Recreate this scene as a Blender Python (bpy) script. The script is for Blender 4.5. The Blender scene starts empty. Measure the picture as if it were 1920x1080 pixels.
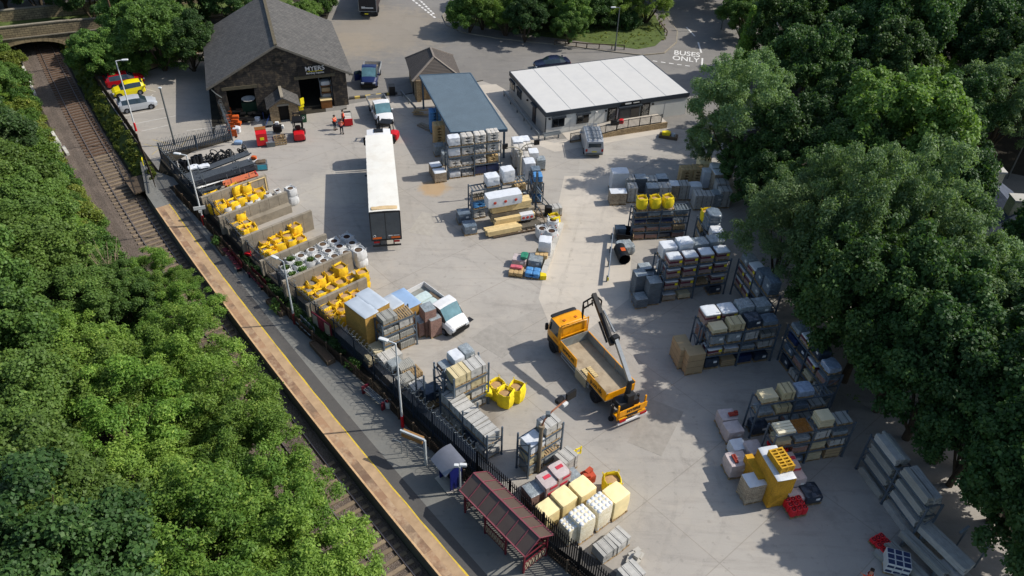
import bpy, bmesh, math, random
import numpy as np
from mathutils import Vector, Matrix, noise
random.seed(7); RD=math.radians; PI=math.pi
scn=bpy.context.scene; COL=scn.collection
# ---------------------------------------------------------------- survey: where a sight line of the drone meets height z
CF,CTH,CRO,CH=1492.4,RD(38.478),RD(2.07),40.738
_f=Vector((0,math.cos(CTH),-math.sin(CTH))); _r0=Vector((1,0,0)); _u0=_r0.cross(_f)
_r=_r0*math.cos(CRO)+_u0*math.sin(CRO); _u=_u0*math.cos(CRO)-_r0*math.sin(CRO)
def G(px,py,z=0.0):
    d=_f+_r*((px-960)/CF)-_u*((py-540)/CF)
    return Vector((0,0,CH))+d*((z-CH)/d.z)
# railway frame: t along the line (away from the camera), o to the right of the right-hand rail
RA=RD(-38.969); RDR=Vector((math.sin(RA),math.cos(RA),0)); RN=Vector((math.cos(RA),-math.sin(RA),0)); RP=Vector((-21.142,45,0))
def RW(t,o,z=0.0):
    p=RP+RDR*t+RN*(o+.711e-3*t*t); return Vector((p.x,p.y,z))
def TO(x,y):
    d=Vector((x,y,0))-RP; t=d.dot(RDR); return t,d.dot(RN)-.711e-3*t*t
def lerp_tab(tab,t):
    if t<=tab[0][0]: return tab[0][1]
    for (a,b),(c,d) in zip(tab,tab[1:]):
        if t<=c: return b+(d-b)*(t-a)/(c-a)
    return tab[-1][1]
# ---------------------------------------------------------------- materials
MATS={}
def _n(nt,t,**kw):
    n=nt.nodes.new(t)
    for k,v in kw.items(): setattr(n,k,v)
    return n
def srgb(h):
    if isinstance(h,str):
        c=[int(h[i:i+2],16)/255 for i in (0,2,4)]
        return tuple(((x+.055)/1.055)**2.4 if x>.04045 else x/12.92 for x in c)
    return h
def newmat(name):
    m=bpy.data.materials.new(name); m.use_nodes=True; nt=m.node_tree
    return m,nt,nt.nodes['Principled BSDF']
def mixc(nt,fac,a,b,mode='MIX'):
    n=_n(nt,'ShaderNodeMix',data_type='RGBA',blend_type=mode)
    for i,v in ((0,fac),(6,a),(7,b)):
        if hasattr(v,'is_output'): nt.links.new(v,n.inputs[i])
        else: n.inputs[i].default_value=v if i==0 else (*v[:3],1)
    return n.outputs[2]
def coords(nt,kind='Object'): return _n(nt,'ShaderNodeTexCoord').outputs[kind]
def noise_t(nt,vec,scale,detail=4,rough=.6):
    n=_n(nt,'ShaderNodeTexNoise'); n.inputs['Scale'].default_value=scale; n.inputs['Detail'].default_value=detail; n.inputs['Roughness'].default_value=rough
    if vec is not None: nt.links.new(vec,n.inputs['Vector'])
    return n.outputs['Fac']
def ramp(nt,fac,stops):
    n=_n(nt,'ShaderNodeValToRGB'); e=n.color_ramp.elements
    while len(e)<len(stops): e.new(.5)
    for i,(p,c) in enumerate(stops):
        e[i].position=p; e[i].color=(*c[:3],1) if not isinstance(c,(int,float)) else (c,c,c,1)
    nt.links.new(fac,n.inputs[0]); return n.outputs[0]
def bump(nt,b,h,strength,dist=.02):
    n=_n(nt,'ShaderNodeBump'); n.inputs['Strength'].default_value=strength; n.inputs['Distance'].default_value=dist
    nt.links.new(h,n.inputs['Height']); nt.links.new(n.outputs[0],b.inputs['Normal'])
def scl(c,k): return tuple(min(1,x*k) for x in c[:3])
def wallvec(nt):
    s=_n(nt,'ShaderNodeSeparateXYZ'); nt.links.new(coords(nt),s.inputs[0])
    a=_n(nt,'ShaderNodeMath',operation='ADD'); nt.links.new(s.outputs[0],a.inputs[0]); nt.links.new(s.outputs[1],a.inputs[1])
    c=_n(nt,'ShaderNodeCombineXYZ'); nt.links.new(a.outputs[0],c.inputs[0]); nt.links.new(s.outputs[2],c.inputs[1])
    return c.outputs[0]
def M(name,col,rough=.7,var=.18,scale=3.,metal=0.,bmp=0.,rnd=.12,spec=.35,dirt=None,world=False):
    if name in MATS: return MATS[name]
    col=srgb(col); m,nt,b=newmat(name)
    v=coords(nt) if not world else _n(nt,'ShaderNodeNewGeometry').outputs['Position']
    nz=noise_t(nt,v,scale,5)
    c=mixc(nt,ramp(nt,nz,[(.3,0),(.7,1)]),scl(col,1-var),scl(col,1+var))
    if dirt:
        dc,amt,ds=dirt
        c=mixc(nt,ramp(nt,noise_t(nt,v,ds,6,.7),[(.48,0),(.75,amt)]),c,srgb(dc))
    if rnd:
        oi=_n(nt,'ShaderNodeObjectInfo'); mr=_n(nt,'ShaderNodeMapRange'); mr.inputs[3].default_value=1-rnd; mr.inputs[4].default_value=1+rnd
        nt.links.new(oi.outputs['Random'],mr.inputs[0])
        c=mixc(nt,1.0,c,mr.outputs[0],'MULTIPLY')
    nt.links.new(c,b.inputs['Base Color'])
    b.inputs['Roughness'].default_value=rough; b.inputs['Metallic'].default_value=metal; b.inputs['Specular IOR Level'].default_value=spec
    if bmp: bump(nt,b,noise_t(nt,v,scale*4,4),bmp)
    MATS[name]=m; return m
def MB_brick(name,c1,c2,mortar,bw,bh,ms=.02,wall=True,bmp=.4,rough=.9,dirt=None,off=.5):
    if name in MATS: return MATS[name]
    m,nt,b=newmat(name); v=wallvec(nt) if wall else coords(nt)
    t=_n(nt,'ShaderNodeTexBrick'); nt.links.new(v,t.inputs['Vector'])
    for k,x in (('Color1',c1),('Color2',c2),('Mortar',mortar)): t.inputs[k].default_value=(*srgb(x),1)
    t.inputs['Scale'].default_value=1; t.inputs['Mortar Size'].default_value=ms; t.inputs['Brick Width'].default_value=bw; t.inputs['Row Height'].default_value=bh
    t.offset=off; t.inputs['Bias'].default_value=0
    o=coords(nt); c=mixc(nt,.6,t.outputs['Color'],ramp(nt,noise_t(nt,o,1.3,6,.7),[(.3,.45),(.7,1.3)]),'MULTIPLY')
    c=mixc(nt,ramp(nt,noise_t(nt,o,9,3),[(.4,0),(.8,.35)]),c,scl(srgb(c1),1.6))
    if dirt: c=mixc(nt,ramp(nt,noise_t(nt,o,dirt[2],5),[(.5,0),(.72,dirt[1])]),c,srgb(dirt[0]))
    nt.links.new(c,b.inputs['Base Color']); b.inputs['Roughness'].default_value=rough
    if bmp: bump(nt,b,t.outputs['Fac'],-bmp,.03)
    MATS[name]=m; return m
# ---------------------------------------------------------------- mesh builder
class MB:
    def __init__(s): s.v=[]; s.f=[]; s.m=[]
    def add(s,vs,fs,mi=0):
        n=len(s.v); s.v+= [tuple(v) for v in vs]; s.f+=[tuple(i+n for i in f) for f in fs]; s.m+=[mi]*len(fs); return s
    def box(s,c,d,rz=0,mi=0,tap=1.,tapy=None):
        x,y,z=d[0]/2,d[1]/2,d[2]/2; ty=tap if tapy is None else tapy; cs,sn=math.cos(rz),math.sin(rz); vs=[]
        for k,(kx,ky) in ((-1,(1,1)),(1,(tap,ty))):
            for a,b in ((-1,-1),(1,-1),(1,1),(-1,1)):
                px,py=a*x*kx,b*y*ky; vs.append((c[0]+px*cs-py*sn,c[1]+px*sn+py*cs,c[2]+k*z))
        return s.add(vs,[(3,2,1,0),(4,5,6,7),(0,1,5,4),(1,2,6,5),(2,3,7,6),(3,0,4,7)],mi)
    def beam(s,p,q,w,h=None,mi=0,up=(0,0,1)):
        p,q=Vector(p),Vector(q); h=h or w; d=(q-p).normalized(); u=Vector(up)
        if abs(d.dot(u))>.98: u=Vector((1,0,0))
        a=d.cross(u).normalized()*w/2; b=a.cross(d).normalized()*h/2
        vs=[p-a-b,p+a-b,p+a+b,p-a+b,q-a-b,q+a-b,q+a+b,q-a+b]
        return s.add(vs,[(3,2,1,0),(4,5,6,7),(0,1,5,4),(1,2,6,5),(2,3,7,6),(3,0,4,7)],mi)
    def cyl(s,p,q,r0,r1=None,n=10,mi=0,caps=True):
        p,q=Vector(p),Vector(q); r1=r0 if r1 is None else r1; d=(q-p).normalized(); u=Vector((0,0,1)) if abs(d.z)<.95 else Vector((1,0,0))
        a=d.cross(u).normalized(); b=a.cross(d); vs=[]
        for c,r in ((p,r0),(q,r1)):
            for i in range(n):
                t=2*PI*i/n; vs.append(c+a*math.cos(t)*r+b*math.sin(t)*r)
        fs=[(i,(i+1)%n,n+(i+1)%n,n+i) for i in range(n)]
        fs=[f[::-1] for f in fs]
        if caps: fs+=[tuple(range(n)),tuple(range(2*n-1,n-1,-1))]
        return s.add(vs,fs,mi)
    def tube(s,pts,r,n=6,mi=0):
        for p,q in zip(pts,pts[1:]): s.cyl(p,q,r,r,n,mi)
        return s
    def ring(s,c,axis,r,tr,n=16,k=5,mi=0):
        c=Vector(c); ax=Vector(axis).normalized(); u=Vector((0,0,1)) if abs(ax.z)<.9 else Vector((1,0,0)); a=ax.cross(u).normalized(); b=ax.cross(a); vs=[]
        for i in range(n):
            t=2*PI*i/n; e=a*math.cos(t)+b*math.sin(t)
            for j in range(k):
                w=2*PI*j/k; vs.append(c+e*(r+tr*math.cos(w))+ax*tr*math.sin(w))
        fs=[(i*k+j,((i+1)%n)*k+j,((i+1)%n)*k+(j+1)%k,i*k+(j+1)%k) for i in range(n) for j in range(k)]
        return s.add(vs,fs,mi)
    def prism(s,poly,z0,z1,mi=0,mt=None):
        n=len(poly); vs=[(p[0],p[1],z0) for p in poly]+[(p[0],p[1],z1) for p in poly]
        s.add(vs,[(i,(i+1)%n,n+(i+1)%n,n+i) for i in range(n)]+[tuple(range(n-1,-1,-1))],mi); k=len(s.v)-n
        s.f.append(tuple(range(k,k+n))); s.m.append(mi if mt is None else mt); return s
    def poly(s,pts,mi=0): return s.add(pts,[tuple(range(len(pts)))],mi)
    def lathe(s,c,prof,n=14,mi=0):
        vs=[]; k=len(prof)
        for i in range(n):
            t=2*PI*i/n
            for r,z in prof: vs.append((c[0]+r*math.cos(t),c[1]+r*math.sin(t),c[2]+z))
        return s.add(vs,[(i*k+j,((i+1)%n)*k+j,((i+1)%n)*k+j+1,i*k+j+1) for i in range(n) for j in range(k-1)],mi)
    def soft(s,c,d,seed=0,amp=.03,n=5,rnd=.35,rz=0,mi=0,bulge=0.,freq=2.2,flat=True):
        """box with rounded corners and an uneven skin (sacks, wrapped loads, bags)"""
        bm=bmesh.new(); bmesh.ops.create_cube(bm,size=2); bmesh.ops.subdivide_edges(bm,edges=bm.edges[:],cuts=n,use_grid_fill=True)
        so=Vector((seed*13.7,seed*5.1,seed*2.3)); cs,sn=math.cos(rz),math.sin(rz); base=len(s.v)
        for v in bm.verts:
            p=v.co; q=Vector((p.x,p.y,p.z)); L=max(abs(p.x),abs(p.y),abs(p.z)); sph=p.normalized()*1.25
            m2=sorted((abs(p.x),abs(p.y),abs(p.z)))[1]
            k=rnd*max(0,(m2-.55)/.45)**2
            q=p*(1-k)+sph*k
            b=1+bulge*(1-p.z*p.z); q=Vector((q.x*d[0]/2*b,q.y*d[1]/2*b,q.z*d[2]/2))
            o=noise.noise_vector(q*freq+so)*amp; q+=o
            if flat and q.z<-d[2]/2: q.z=-d[2]/2
            s.v.append((c[0]+q.x*cs-q.y*sn,c[1]+q.x*sn+q.y*cs,c[2]+q.z))
        for f in bm.faces: s.f.append(tuple(base+v.index for v in f.verts)); s.m.append(mi)
        bm.free(); return s
    def xf(s,loc=(0,0,0),rz=0):
        cs,sn=math.cos(rz),math.sin(rz); s.v=[(loc[0]+x*cs-y*sn,loc[1]+x*sn+y*cs,loc[2]+z) for x,y,z in s.v]; return s
    def mesh(s,name,mats,smooth=None):
        me=bpy.data.meshes.new(name); me.from_pydata(s.v,[],s.f)
        for m in (mats if isinstance(mats,(list,tuple)) else [mats]): me.materials.append(m)
        me.polygons.foreach_set('material_index',s.m)
        if smooth is not None:
            me.polygons.foreach_set('use_smooth',[True]*len(me.polygons))
            if smooth: me.set_sharp_from_angle(angle=RD(smooth))
        me.update(); return me
    def build(s,name,mats,parent=None,smooth=None,loc=None,rz=0,label=None,cat=None,group=None,kind=None):
        return obj(name,s.mesh(name,mats,smooth),parent,loc,rz,label,cat,group,kind)
def props(o,label=None,cat=None,group=None,kind=None):
    if label: o['label']=label
    if cat: o['category']=cat
    if group: o['group']=group
    if kind: o['kind']=kind
    return o
def obj(name,data,parent=None,loc=None,rz=0,label=None,cat=None,group=None,kind=None):
    o=bpy.data.objects.new(name,data); COL.objects.link(o)
    if parent is not None: o.parent=parent
    if loc is not None: o.location=loc
    if rz: o.rotation_euler=(0,0,rz)
    return props(o,label,cat,group,kind)
def thing(name,label,cat,loc=(0,0,0),rz=0,group=None): return obj(name,None,None,loc,rz,label,cat,group)
KIDS={}
def kids(o): return [c for c in COL.objects if c.parent==o] if o not in KIDS else KIDS[o]
def dup(src,loc,rz=0,label=None,group=None,scale=None,cat=None):
    """copy a thing, its parts and its sub-parts; meshes are shared"""
    if src not in KIDS:
        KIDS[src]=[c for c in COL.objects if c.parent==src]
        for c in KIDS[src]: KIDS[c]=[d for d in COL.objects if d.parent==c]
    r=src.copy(); COL.objects.link(r); r.location=loc; r.rotation_euler=(0,0,rz)
    if scale: r.scale=scale if not isinstance(scale,(int,float)) else (scale,)*3
    props(r,label,cat,group)
    for c in KIDS[src]:
        k=c.copy(); COL.objects.link(k); k.parent=r
        for d in KIDS.get(c,[]):
            e=d.copy(); COL.objects.link(e); e.parent=k
    return r
PROTO={}
def stamp(key,maker,loc,rz=0,label=None,group=None,scale=None):
    """first use builds the thing, later uses copy it"""
    if key not in PROTO:
        o=maker(); PROTO[key]=o; o.location=loc; o.rotation_euler=(0,0,rz)
        if scale: o.scale=scale if not isinstance(scale,(int,float)) else (scale,)*3
        return props(o,label,None,group)
    return dup(PROTO[key],loc,rz,label,group,scale)
def text(s,size,mat,parent,loc,rot,name='lettering',ext=.004,ax='CENTER',sx=1.,bold=0.,kind=None):
    cu=bpy.data.curves.new(name,'FONT'); cu.body=s; cu.size=size; cu.extrude=ext; cu.align_x=ax; cu.align_y='CENTER'; cu.offset=bold
    cu.materials.append(mat); q=bpy.data.objects.new(name,cu); me=bpy.data.meshes.new_from_object(q); bpy.data.objects.remove(q); o=bpy.data.objects.new(name,me); COL.objects.link(o); o.parent=parent; o.location=loc; o.rotation_euler=rot; o.scale=(sx,1,1)
    if kind: o['kind']=kind
    return o
def axes(front,right=None):
    """rotation whose local +Z faces `front` and local +Y is up-most"""
    z=Vector(front).normalized(); x=Vector((0,0,1)).cross(z)
    x=(Vector(right) if x.length<1e-3 else x).normalized(); y=z.cross(x)
    return Matrix((x,y,z)).transposed().to_euler()
# ================================================================ materials of the place
def _mul(nt,a,k):
    n=_n(nt,'ShaderNodeMath',operation='MULTIPLY'); nt.links.new(a,n.inputs[0]); n.inputs[1].default_value=k; return n.outputs[0]
SPILLS=[(*G(x,y)[:2],r,c,a) for x,y,r,c,a in ((720,55,8,'9A8A70',.3),(655,85,4,'9A8A70',.25),(812,352,1.3,'A8885A',.7),(1010,410,2.4,'8A7962',.4),(640,350,3,'B4AC9C',.4),(905,790,1.1,'6B5F4E',.5),(1150,770,2,'77706A',.4))]
def yard_mat(name,base,dust,dark,joints=True,crack=True):
    m,nt,b=newmat(name); P=_n(nt,'ShaderNodeNewGeometry').outputs['Position']
    big=noise_t(nt,P,.09,5,.65); med=noise_t(nt,P,.7,6,.7); fine=noise_t(nt,P,9,4,.7)
    base,dust,dark=srgb(base),srgb(dust),srgb(dark)
    c=mixc(nt,ramp(nt,big,[(.38,0),(.62,1)]),base,scl(base,1.14))
    c=mixc(nt,ramp(nt,med,[(.5,0),(.72,.5)]),c,dust)
    c=mixc(nt,ramp(nt,noise_t(nt,P,.32,6,.72),[(.54,0),(.7,.55)]),c,dark)
    st=_n(nt,'ShaderNodeMapping'); st.inputs['Rotation'].default_value=(0,0,RD(-38)); st.inputs['Scale'].default_value=(.25,1.8,1); nt.links.new(P,st.inputs[0])
    c=mixc(nt,ramp(nt,noise_t(nt,st.outputs[0],.8,5,.7),[(.52,0),(.72,.42)]),c,scl(dark,.85))
    vc=_n(nt,'ShaderNodeTexVoronoi',distance='CHEBYCHEV'); vc.inputs['Scale'].default_value=.11; mc=_n(nt,'ShaderNodeMapping'); mc.inputs['Rotation'].default_value=(0,0,RD(-40)); nt.links.new(P,mc.inputs[0]); nt.links.new(mc.outputs[0],vc.inputs['Vector']); sv=_n(nt,'ShaderNodeSeparateColor'); nt.links.new(vc.outputs['Color'],sv.inputs[0])
    c=mixc(nt,.6,c,ramp(nt,sv.outputs[0],[(0,.9),(.5,1.0),(1,1.08)]),'MULTIPLY')
    c=mixc(nt,ramp(nt,fine,[(.35,.0),(.7,.22)]),c,scl(dust,1.1))
    if crack:
        w=_n(nt,'ShaderNodeTexVoronoi',feature='DISTANCE_TO_EDGE'); w.inputs['Scale'].default_value=.16
        mv=_n(nt,'ShaderNodeVectorMath',operation='ADD'); nn=_n(nt,'ShaderNodeTexNoise'); nn.inputs['Scale'].default_value=.5; nn.inputs['Detail'].default_value=5
        nt.links.new(P,nn.inputs['Vector']); sc=_n(nt,'ShaderNodeVectorMath',operation='SCALE'); sc.inputs[3].default_value=3.5; nt.links.new(nn.outputs['Color'],sc.inputs[0])
        nt.links.new(P,mv.inputs[0]); nt.links.new(sc.outputs[0],mv.inputs[1]); nt.links.new(mv.outputs[0],w.inputs['Vector'])
        c=mixc(nt,ramp(nt,w.outputs['Distance'],[(0,.14),(.003,.07),(.006,0)]),c,scl(dark,.6))
    if joints:
        mp=_n(nt,'ShaderNodeMapping'); mp.inputs['Rotation'].default_value=(0,0,RD(-42)); nt.links.new(P,mp.inputs[0])
        t=_n(nt,'ShaderNodeTexBrick'); nt.links.new(mp.outputs[0],t.inputs['Vector']); t.offset=0
        t.inputs['Scale'].default_value=1; t.inputs['Brick Width'].default_value=9; t.inputs['Row Height'].default_value=5.6; t.inputs['Mortar Size'].default_value=.03
        t.inputs['Color1'].default_value=(1,1,1,1); t.inputs['Color2'].default_value=(.93,.93,.94,1); t.inputs['Mortar'].default_value=(.74,.72,.7,1)
        c=mixc(nt,.8,c,t.outputs['Color'],'MULTIPLY')
    sp=noise_t(nt,P,1.9,3,.5); c=mixc(nt,ramp(nt,sp,[(.64,0),(.72,.25)]),c,scl(dark,.55))
    for (sx,sy,sr,col,am) in SPILLS:
        dv=_n(nt,'ShaderNodeVectorMath',operation='DISTANCE'); nt.links.new(P,dv.inputs[0]); dv.inputs[1].default_value=(sx,sy,0)
        ml=_n(nt,'ShaderNodeMath',operation='MULTIPLY_ADD'); nt.links.new(med,ml.inputs[0]); ml.inputs[1].default_value=-sr*1.6; nt.links.new(dv.outputs['Value'],ml.inputs[2])
        c=mixc(nt,ramp(nt,_mul(nt,ml.outputs[0],1/sr),[(0,am),(.55,0)]),c,srgb(col))
    nt.links.new(c,b.inputs['Base Color']); b.inputs['Roughness'].default_value=.88
    bump(nt,b,fine,.25,.01); MATS[name]=m; return m
def gravel_mat(name,cols,scale):
    m,nt,b=newmat(name); P=_n(nt,'ShaderNodeNewGeometry').outputs['Position']
    v=_n(nt,'ShaderNodeTexVoronoi'); v.inputs['Scale'].default_value=scale; nt.links.new(P,v.inputs['Vector'])
    s=_n(nt,'ShaderNodeSeparateColor'); nt.links.new(v.outputs['Color'],s.inputs[0])
    c=ramp(nt,s.outputs[0],[(i/(len(cols)-1),srgb(x)) for i,x in enumerate(cols)])
    c=mixc(nt,.8,c,ramp(nt,noise_t(nt,P,.5,6,.7),[(.3,.6),(.7,1.25)]),'MULTIPLY')
    nt.links.new(c,b.inputs['Base Color']); b.inputs['Roughness'].default_value=.95; bump(nt,b,v.outputs['Distance'],.9,.05); MATS[name]=m; return m
def leaf_mat(name,dark,light,tip,trans=.25):
    m,nt,b=newmat(name); at=_n(nt,'ShaderNodeAttribute',attribute_name='tint'); oi=_n(nt,'ShaderNodeObjectInfo')
    sp=_n(nt,'ShaderNodeSeparateColor'); nt.links.new(at.outputs['Color'],sp.inputs[0])
    c=mixc(nt,sp.outputs[0],srgb(dark),srgb(light)); c=mixc(nt,ramp(nt,sp.outputs[1],[(.7,0),(1,.8)]),c,srgb(tip))
    mr=_n(nt,'ShaderNodeMapRange'); mr.inputs[3].default_value=.82; mr.inputs[4].default_value=1.25; nt.links.new(oi.outputs['Random'],mr.inputs[0])
    wn=_n(nt,'ShaderNodeTexWhiteNoise',noise_dimensions='1D'); nt.links.new(oi.outputs['Random'],wn.inputs['W']); c=mixc(nt,ramp(nt,wn.outputs['Value'],[(.35,0),(1,.42)]),c,scl(srgb(tip),.62))
    c=mixc(nt,1.,c,mr.outputs[0],'MULTIPLY')
    nt.links.new(c,b.inputs['Base Color']); b.inputs['Roughness'].default_value=.55; b.inputs['Specular IOR Level'].default_value=.3
    tr=_n(nt,'ShaderNodeBsdfTranslucent'); nt.links.new(mixc(nt,1.,c,(1.1,1.15,.55),'MULTIPLY'),tr.inputs[0]); mx=_n(nt,'ShaderNodeMixShader'); mx.inputs[0].default_value=trans
    nt.links.new(b.outputs[0],mx.inputs[1]); nt.links.new(tr.outputs[0],mx.inputs[2]); nt.links.new(mx.outputs[0],nt.nodes['Material Output'].inputs[0]); MATS[name]=m; return m
def stripes_mat(name,c1,c2,scale,axis='X',rough=.5,bmp=.5,metal=0.,sharp=(.42,.58),rnd=.06):
    m,nt,b=newmat(name); w=_n(nt,'ShaderNodeTexWave',wave_type='BANDS',bands_direction=axis); w.inputs['Scale'].default_value=scale; w.inputs['Distortion'].default_value=0
    o=coords(nt); nt.links.new(o,w.inputs['Vector'])
    c=mixc(nt,ramp(nt,w.outputs['Fac'],[(sharp[0],0),(sharp[1],1)]),srgb(c1),srgb(c2))
    c=mixc(nt,.7,c,ramp(nt,noise_t(nt,o,.8,6,.7),[(.3,.8),(.7,1.15)]),'MULTIPLY')
    nt.links.new(c,b.inputs['Base Color']); b.inputs['Roughness'].default_value=rough; b.inputs['Metallic'].default_value=metal
    if bmp: bump(nt,b,w.outputs['Fac'],bmp,.03)
    MATS[name]=m; return m
def film(name,col,col2,rnd=.1):
    m,nt,b=newmat(name); o=coords(nt); mp=_n(nt,'ShaderNodeMapping'); mp.inputs['Scale'].default_value=(1.2,1.2,5); nt.links.new(o,mp.inputs[0])
    c=mixc(nt,ramp(nt,noise_t(nt,mp.outputs[0],1.6,5,.7),[(.35,0),(.65,1)]),srgb(col2),srgb(col))
    v=_n(nt,'ShaderNodeTexVoronoi',feature='DISTANCE_TO_EDGE'); v.inputs['Scale'].default_value=5; mq=mixc(nt,.25,o,_n(nt,'ShaderNodeTexNoise').outputs['Color'])
    nt.links.new(mq,v.inputs['Vector']); c=mixc(nt,ramp(nt,v.outputs['Distance'],[(0,.6),(.06,0)]),c,scl(srgb(col),1.5))
    oi=_n(nt,'ShaderNodeObjectInfo'); mr=_n(nt,'ShaderNodeMapRange'); mr.inputs[3].default_value=1-rnd; mr.inputs[4].default_value=1+rnd; nt.links.new(oi.outputs['Random'],mr.inputs[0])
    nt.links.new(mixc(nt,1.,c,mr.outputs[0],'MULTIPLY'),b.inputs['Base Color']); b.inputs['Roughness'].default_value=.28; b.inputs['Specular IOR Level'].default_value=.6; bump(nt,b,v.outputs['Distance'],.5,.03); MATS[name]=m; return m
mYARD=yard_mat('yard_concrete','98938A','ABA294','7E7972')
mSLAB=yard_mat('pale_concrete','ACA497','BDB2A0','99928A',False)
mASPH=yard_mat('road_asphalt','726F6A','858076','605E5A',False)
mCARP=yard_mat('car_park_surface','8E8980','A19889','7B7770',False)
mPLAT=yard_mat('platform_asphalt','6E6E69','7D796F','5C5C59',False,False)
mPDARK=yard_mat('platform_dark_asphalt','4C4A47','5C5852','403E3C',False,False)
mFOOT=yard_mat('footway_asphalt','6E6A64','7F766B','5F5C58',False)
mBALL=gravel_mat('track_ballast',['443930','73665A','54483E','83766A','655A4E'],22)
mSOIL=M('woodland_soil','2E2A20',.95,.4,1.,rnd=0,world=True); mVERGE=M('verge_grass','4C5A29',.95,.35,2.,rnd=0,world=True,bmp=.6)
mCOPE=M('platform_coping','C3A27A',.85,.12,6,rnd=0,world=True,dirt=('8F6A45',.5,1.2))
def rust_slabs():
    m,nt,b=newmat('rusty_platform_slabs'); at=_n(nt,'ShaderNodeUVMap'); v=at.outputs[0]
    t=_n(nt,'ShaderNodeTexBrick'); nt.links.new(v,t.inputs['Vector']); t.offset=0
    t.inputs['Scale'].default_value=1; t.inputs['Brick Width'].default_value=1.9; t.inputs['Row Height'].default_value=3; t.inputs['Mortar Size'].default_value=.012
    for k,x in (('Color1','9E7D5F'),('Color2','7E614C'),('Mortar','AC9270')): t.inputs[k].default_value=(*srgb(x),1)
    P=_n(nt,'ShaderNodeNewGeometry').outputs['Position']
    c=mixc(nt,ramp(nt,noise_t(nt,P,.9,6,.7),[(.45,0),(.62,.85)]),t.outputs['Color'],srgb('B29A7C'))
    c=mixc(nt,ramp(nt,noise_t(nt,P,.4,6,.7),[(.5,0),(.62,.7)]),c,srgb('665242'))
    nt.links.new(c,b.inputs['Base Color']); b.inputs['Roughness'].default_value=.9; MATS['rust']=m; return m
mRUST=rust_slabs()
mTAN=M('tan_platform_paving','AB9070',.9,.14,1.5,rnd=0,world=True,dirt=('8C6E50',.7,.9))
mYLINE=M('yellow_line_paint','CFB03A',.8,.1,5,rnd=0,world=True,dirt=('948052',.85,2.2)); mWLINE=M('white_line_paint','D8D6D0',.8,.08,5,rnd=0,world=True,dirt=('8F8B84',.7,2.5))
mWORN=M('worn_white_paint','B9B5AC',.85,.1,5,rnd=0,world=True,dirt=('8F8B84',.9,1.5)); mWYEL=M('worn_yellow_paint','A6966A',.85,.1,5,rnd=0,world=True,dirt=('8F8B84',.9,1.2))
mSTONE=MB_brick('sooty_stone','2C2823','443C33','201D19',.55,.24,.025,bmp=.8,dirt=('8A775C',.5,1.6))
mSTONE2=MB_brick('bridge_stone','87795F','A0906F','5C5241',.6,.28,.03,bmp=.8,dirt=('3E3A32',.8,.7))
mSANDST=MB_brick('buff_stone','8F7A5A','A89270','6B5B44',.45,.2,.02,bmp=.6,dirt=('5E5240',.6,1.0))
mCREAM=MB_brick('cream_stone','C9BC9C','D8CBAA','A09478',.5,.14,.015,bmp=.5)
mLINTEL=M('stone_lintel','57503F',.9,.2,3,rnd=0)
mSLATE=MB_brick('stone_slates','4A4946','5A5753','312F2D',.32,.42,.018,wall=False,bmp=.5,dirt=('77736B',.25,2.5))
mTILE=stripes_mat('brown_roof_tiles','5A524A','322D29',2.2,'Y',.85,.8)
mRTILE=MB_brick('dark_slates','3E4654','4C5464','2A303A',.3,.25,.01,wall=False,bmp=.3)
mCLAD=stripes_mat('blue_grey_sheeting','505F68','5F6E77',9.5,'Y',.45,.35)
mROOFW=M('white_membrane','C2C0BA',.6,.03,.8,rnd=0,dirt=('B2B2B0',.4,.5)); mSEAM=M('grey_seam','8A8D90',.7,.1,3,rnd=0)
mANTH=M('anthracite_metal','33393F',.45,.08,2,rnd=0); mPANEL=M('pale_grey_panel','C8C8C2',.55,.03,.7,rnd=0); mPANELB=M('beige_panel','B9B2A6',.6,.03,.7,rnd=0)
mBLACK=M('black_plastic','141414',.5,.15,4); mDGLASS=M('dark_glass','0E1215',.08,.1,3,spec=.7,rnd=0); mGLASS=M('vehicle_glass','27353A',.06,.1,3,spec=.8,rnd=0)
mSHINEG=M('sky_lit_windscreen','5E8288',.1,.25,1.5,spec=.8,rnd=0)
mRACK=M('rack_steel','5B6772',.5,.15,3,metal=.35); mGALV=M('galvanised_steel','8C9498',.42,.12,4,metal=.55); mGALVD=M('weathered_galvanised','6C7478',.55,.2,4,metal=.4)
mFENCE=M('blue_grey_palisade','3A4450',.55,.15,2,metal=.2); mFENCEB=M('black_railing','1C1D1F',.55,.1,2); mWOODF=M('dark_picket','3B3127',.9,.25,3)
mTIMB=M('pale_timber','CDB684',.8,.14,2.5,bmp=.2); mPALW=M('pallet_wood','9C8460',.9,.22,3); mPALD=M('old_pallet_wood','5E5040',.9,.25,3); mBROWNW=M('brown_board','7A4E25',.7,.15,3)
mCONC=M('wall_concrete','8D8474',.92,.15,1.2,rnd=.05,bmp=.3,dirt=('5E574B',.8,.8)); mCONCL=M('pale_block','B3AFA5',.9,.07,2,bmp=.15); mBLOCK=M('grey_block','ABA9A2',.9,.15,2.6,bmp=.15); mKERBD=M('dark_kerbstone','94938B',.9,.12,2,bmp=.2)
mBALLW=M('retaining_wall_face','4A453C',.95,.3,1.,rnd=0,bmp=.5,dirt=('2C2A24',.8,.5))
mYBAG=M('yellow_bag_cloth','E6BC24',.9,.14,4,rnd=.1,bmp=.4); mYBAGP=M('bright_yellow_bag','E2CA22',.85,.14,4,rnd=.05,bmp=.4); mWBAG=M('white_bag_cloth','C6C7C5',.85,.1,4,rnd=.08,bmp=.4)
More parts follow.
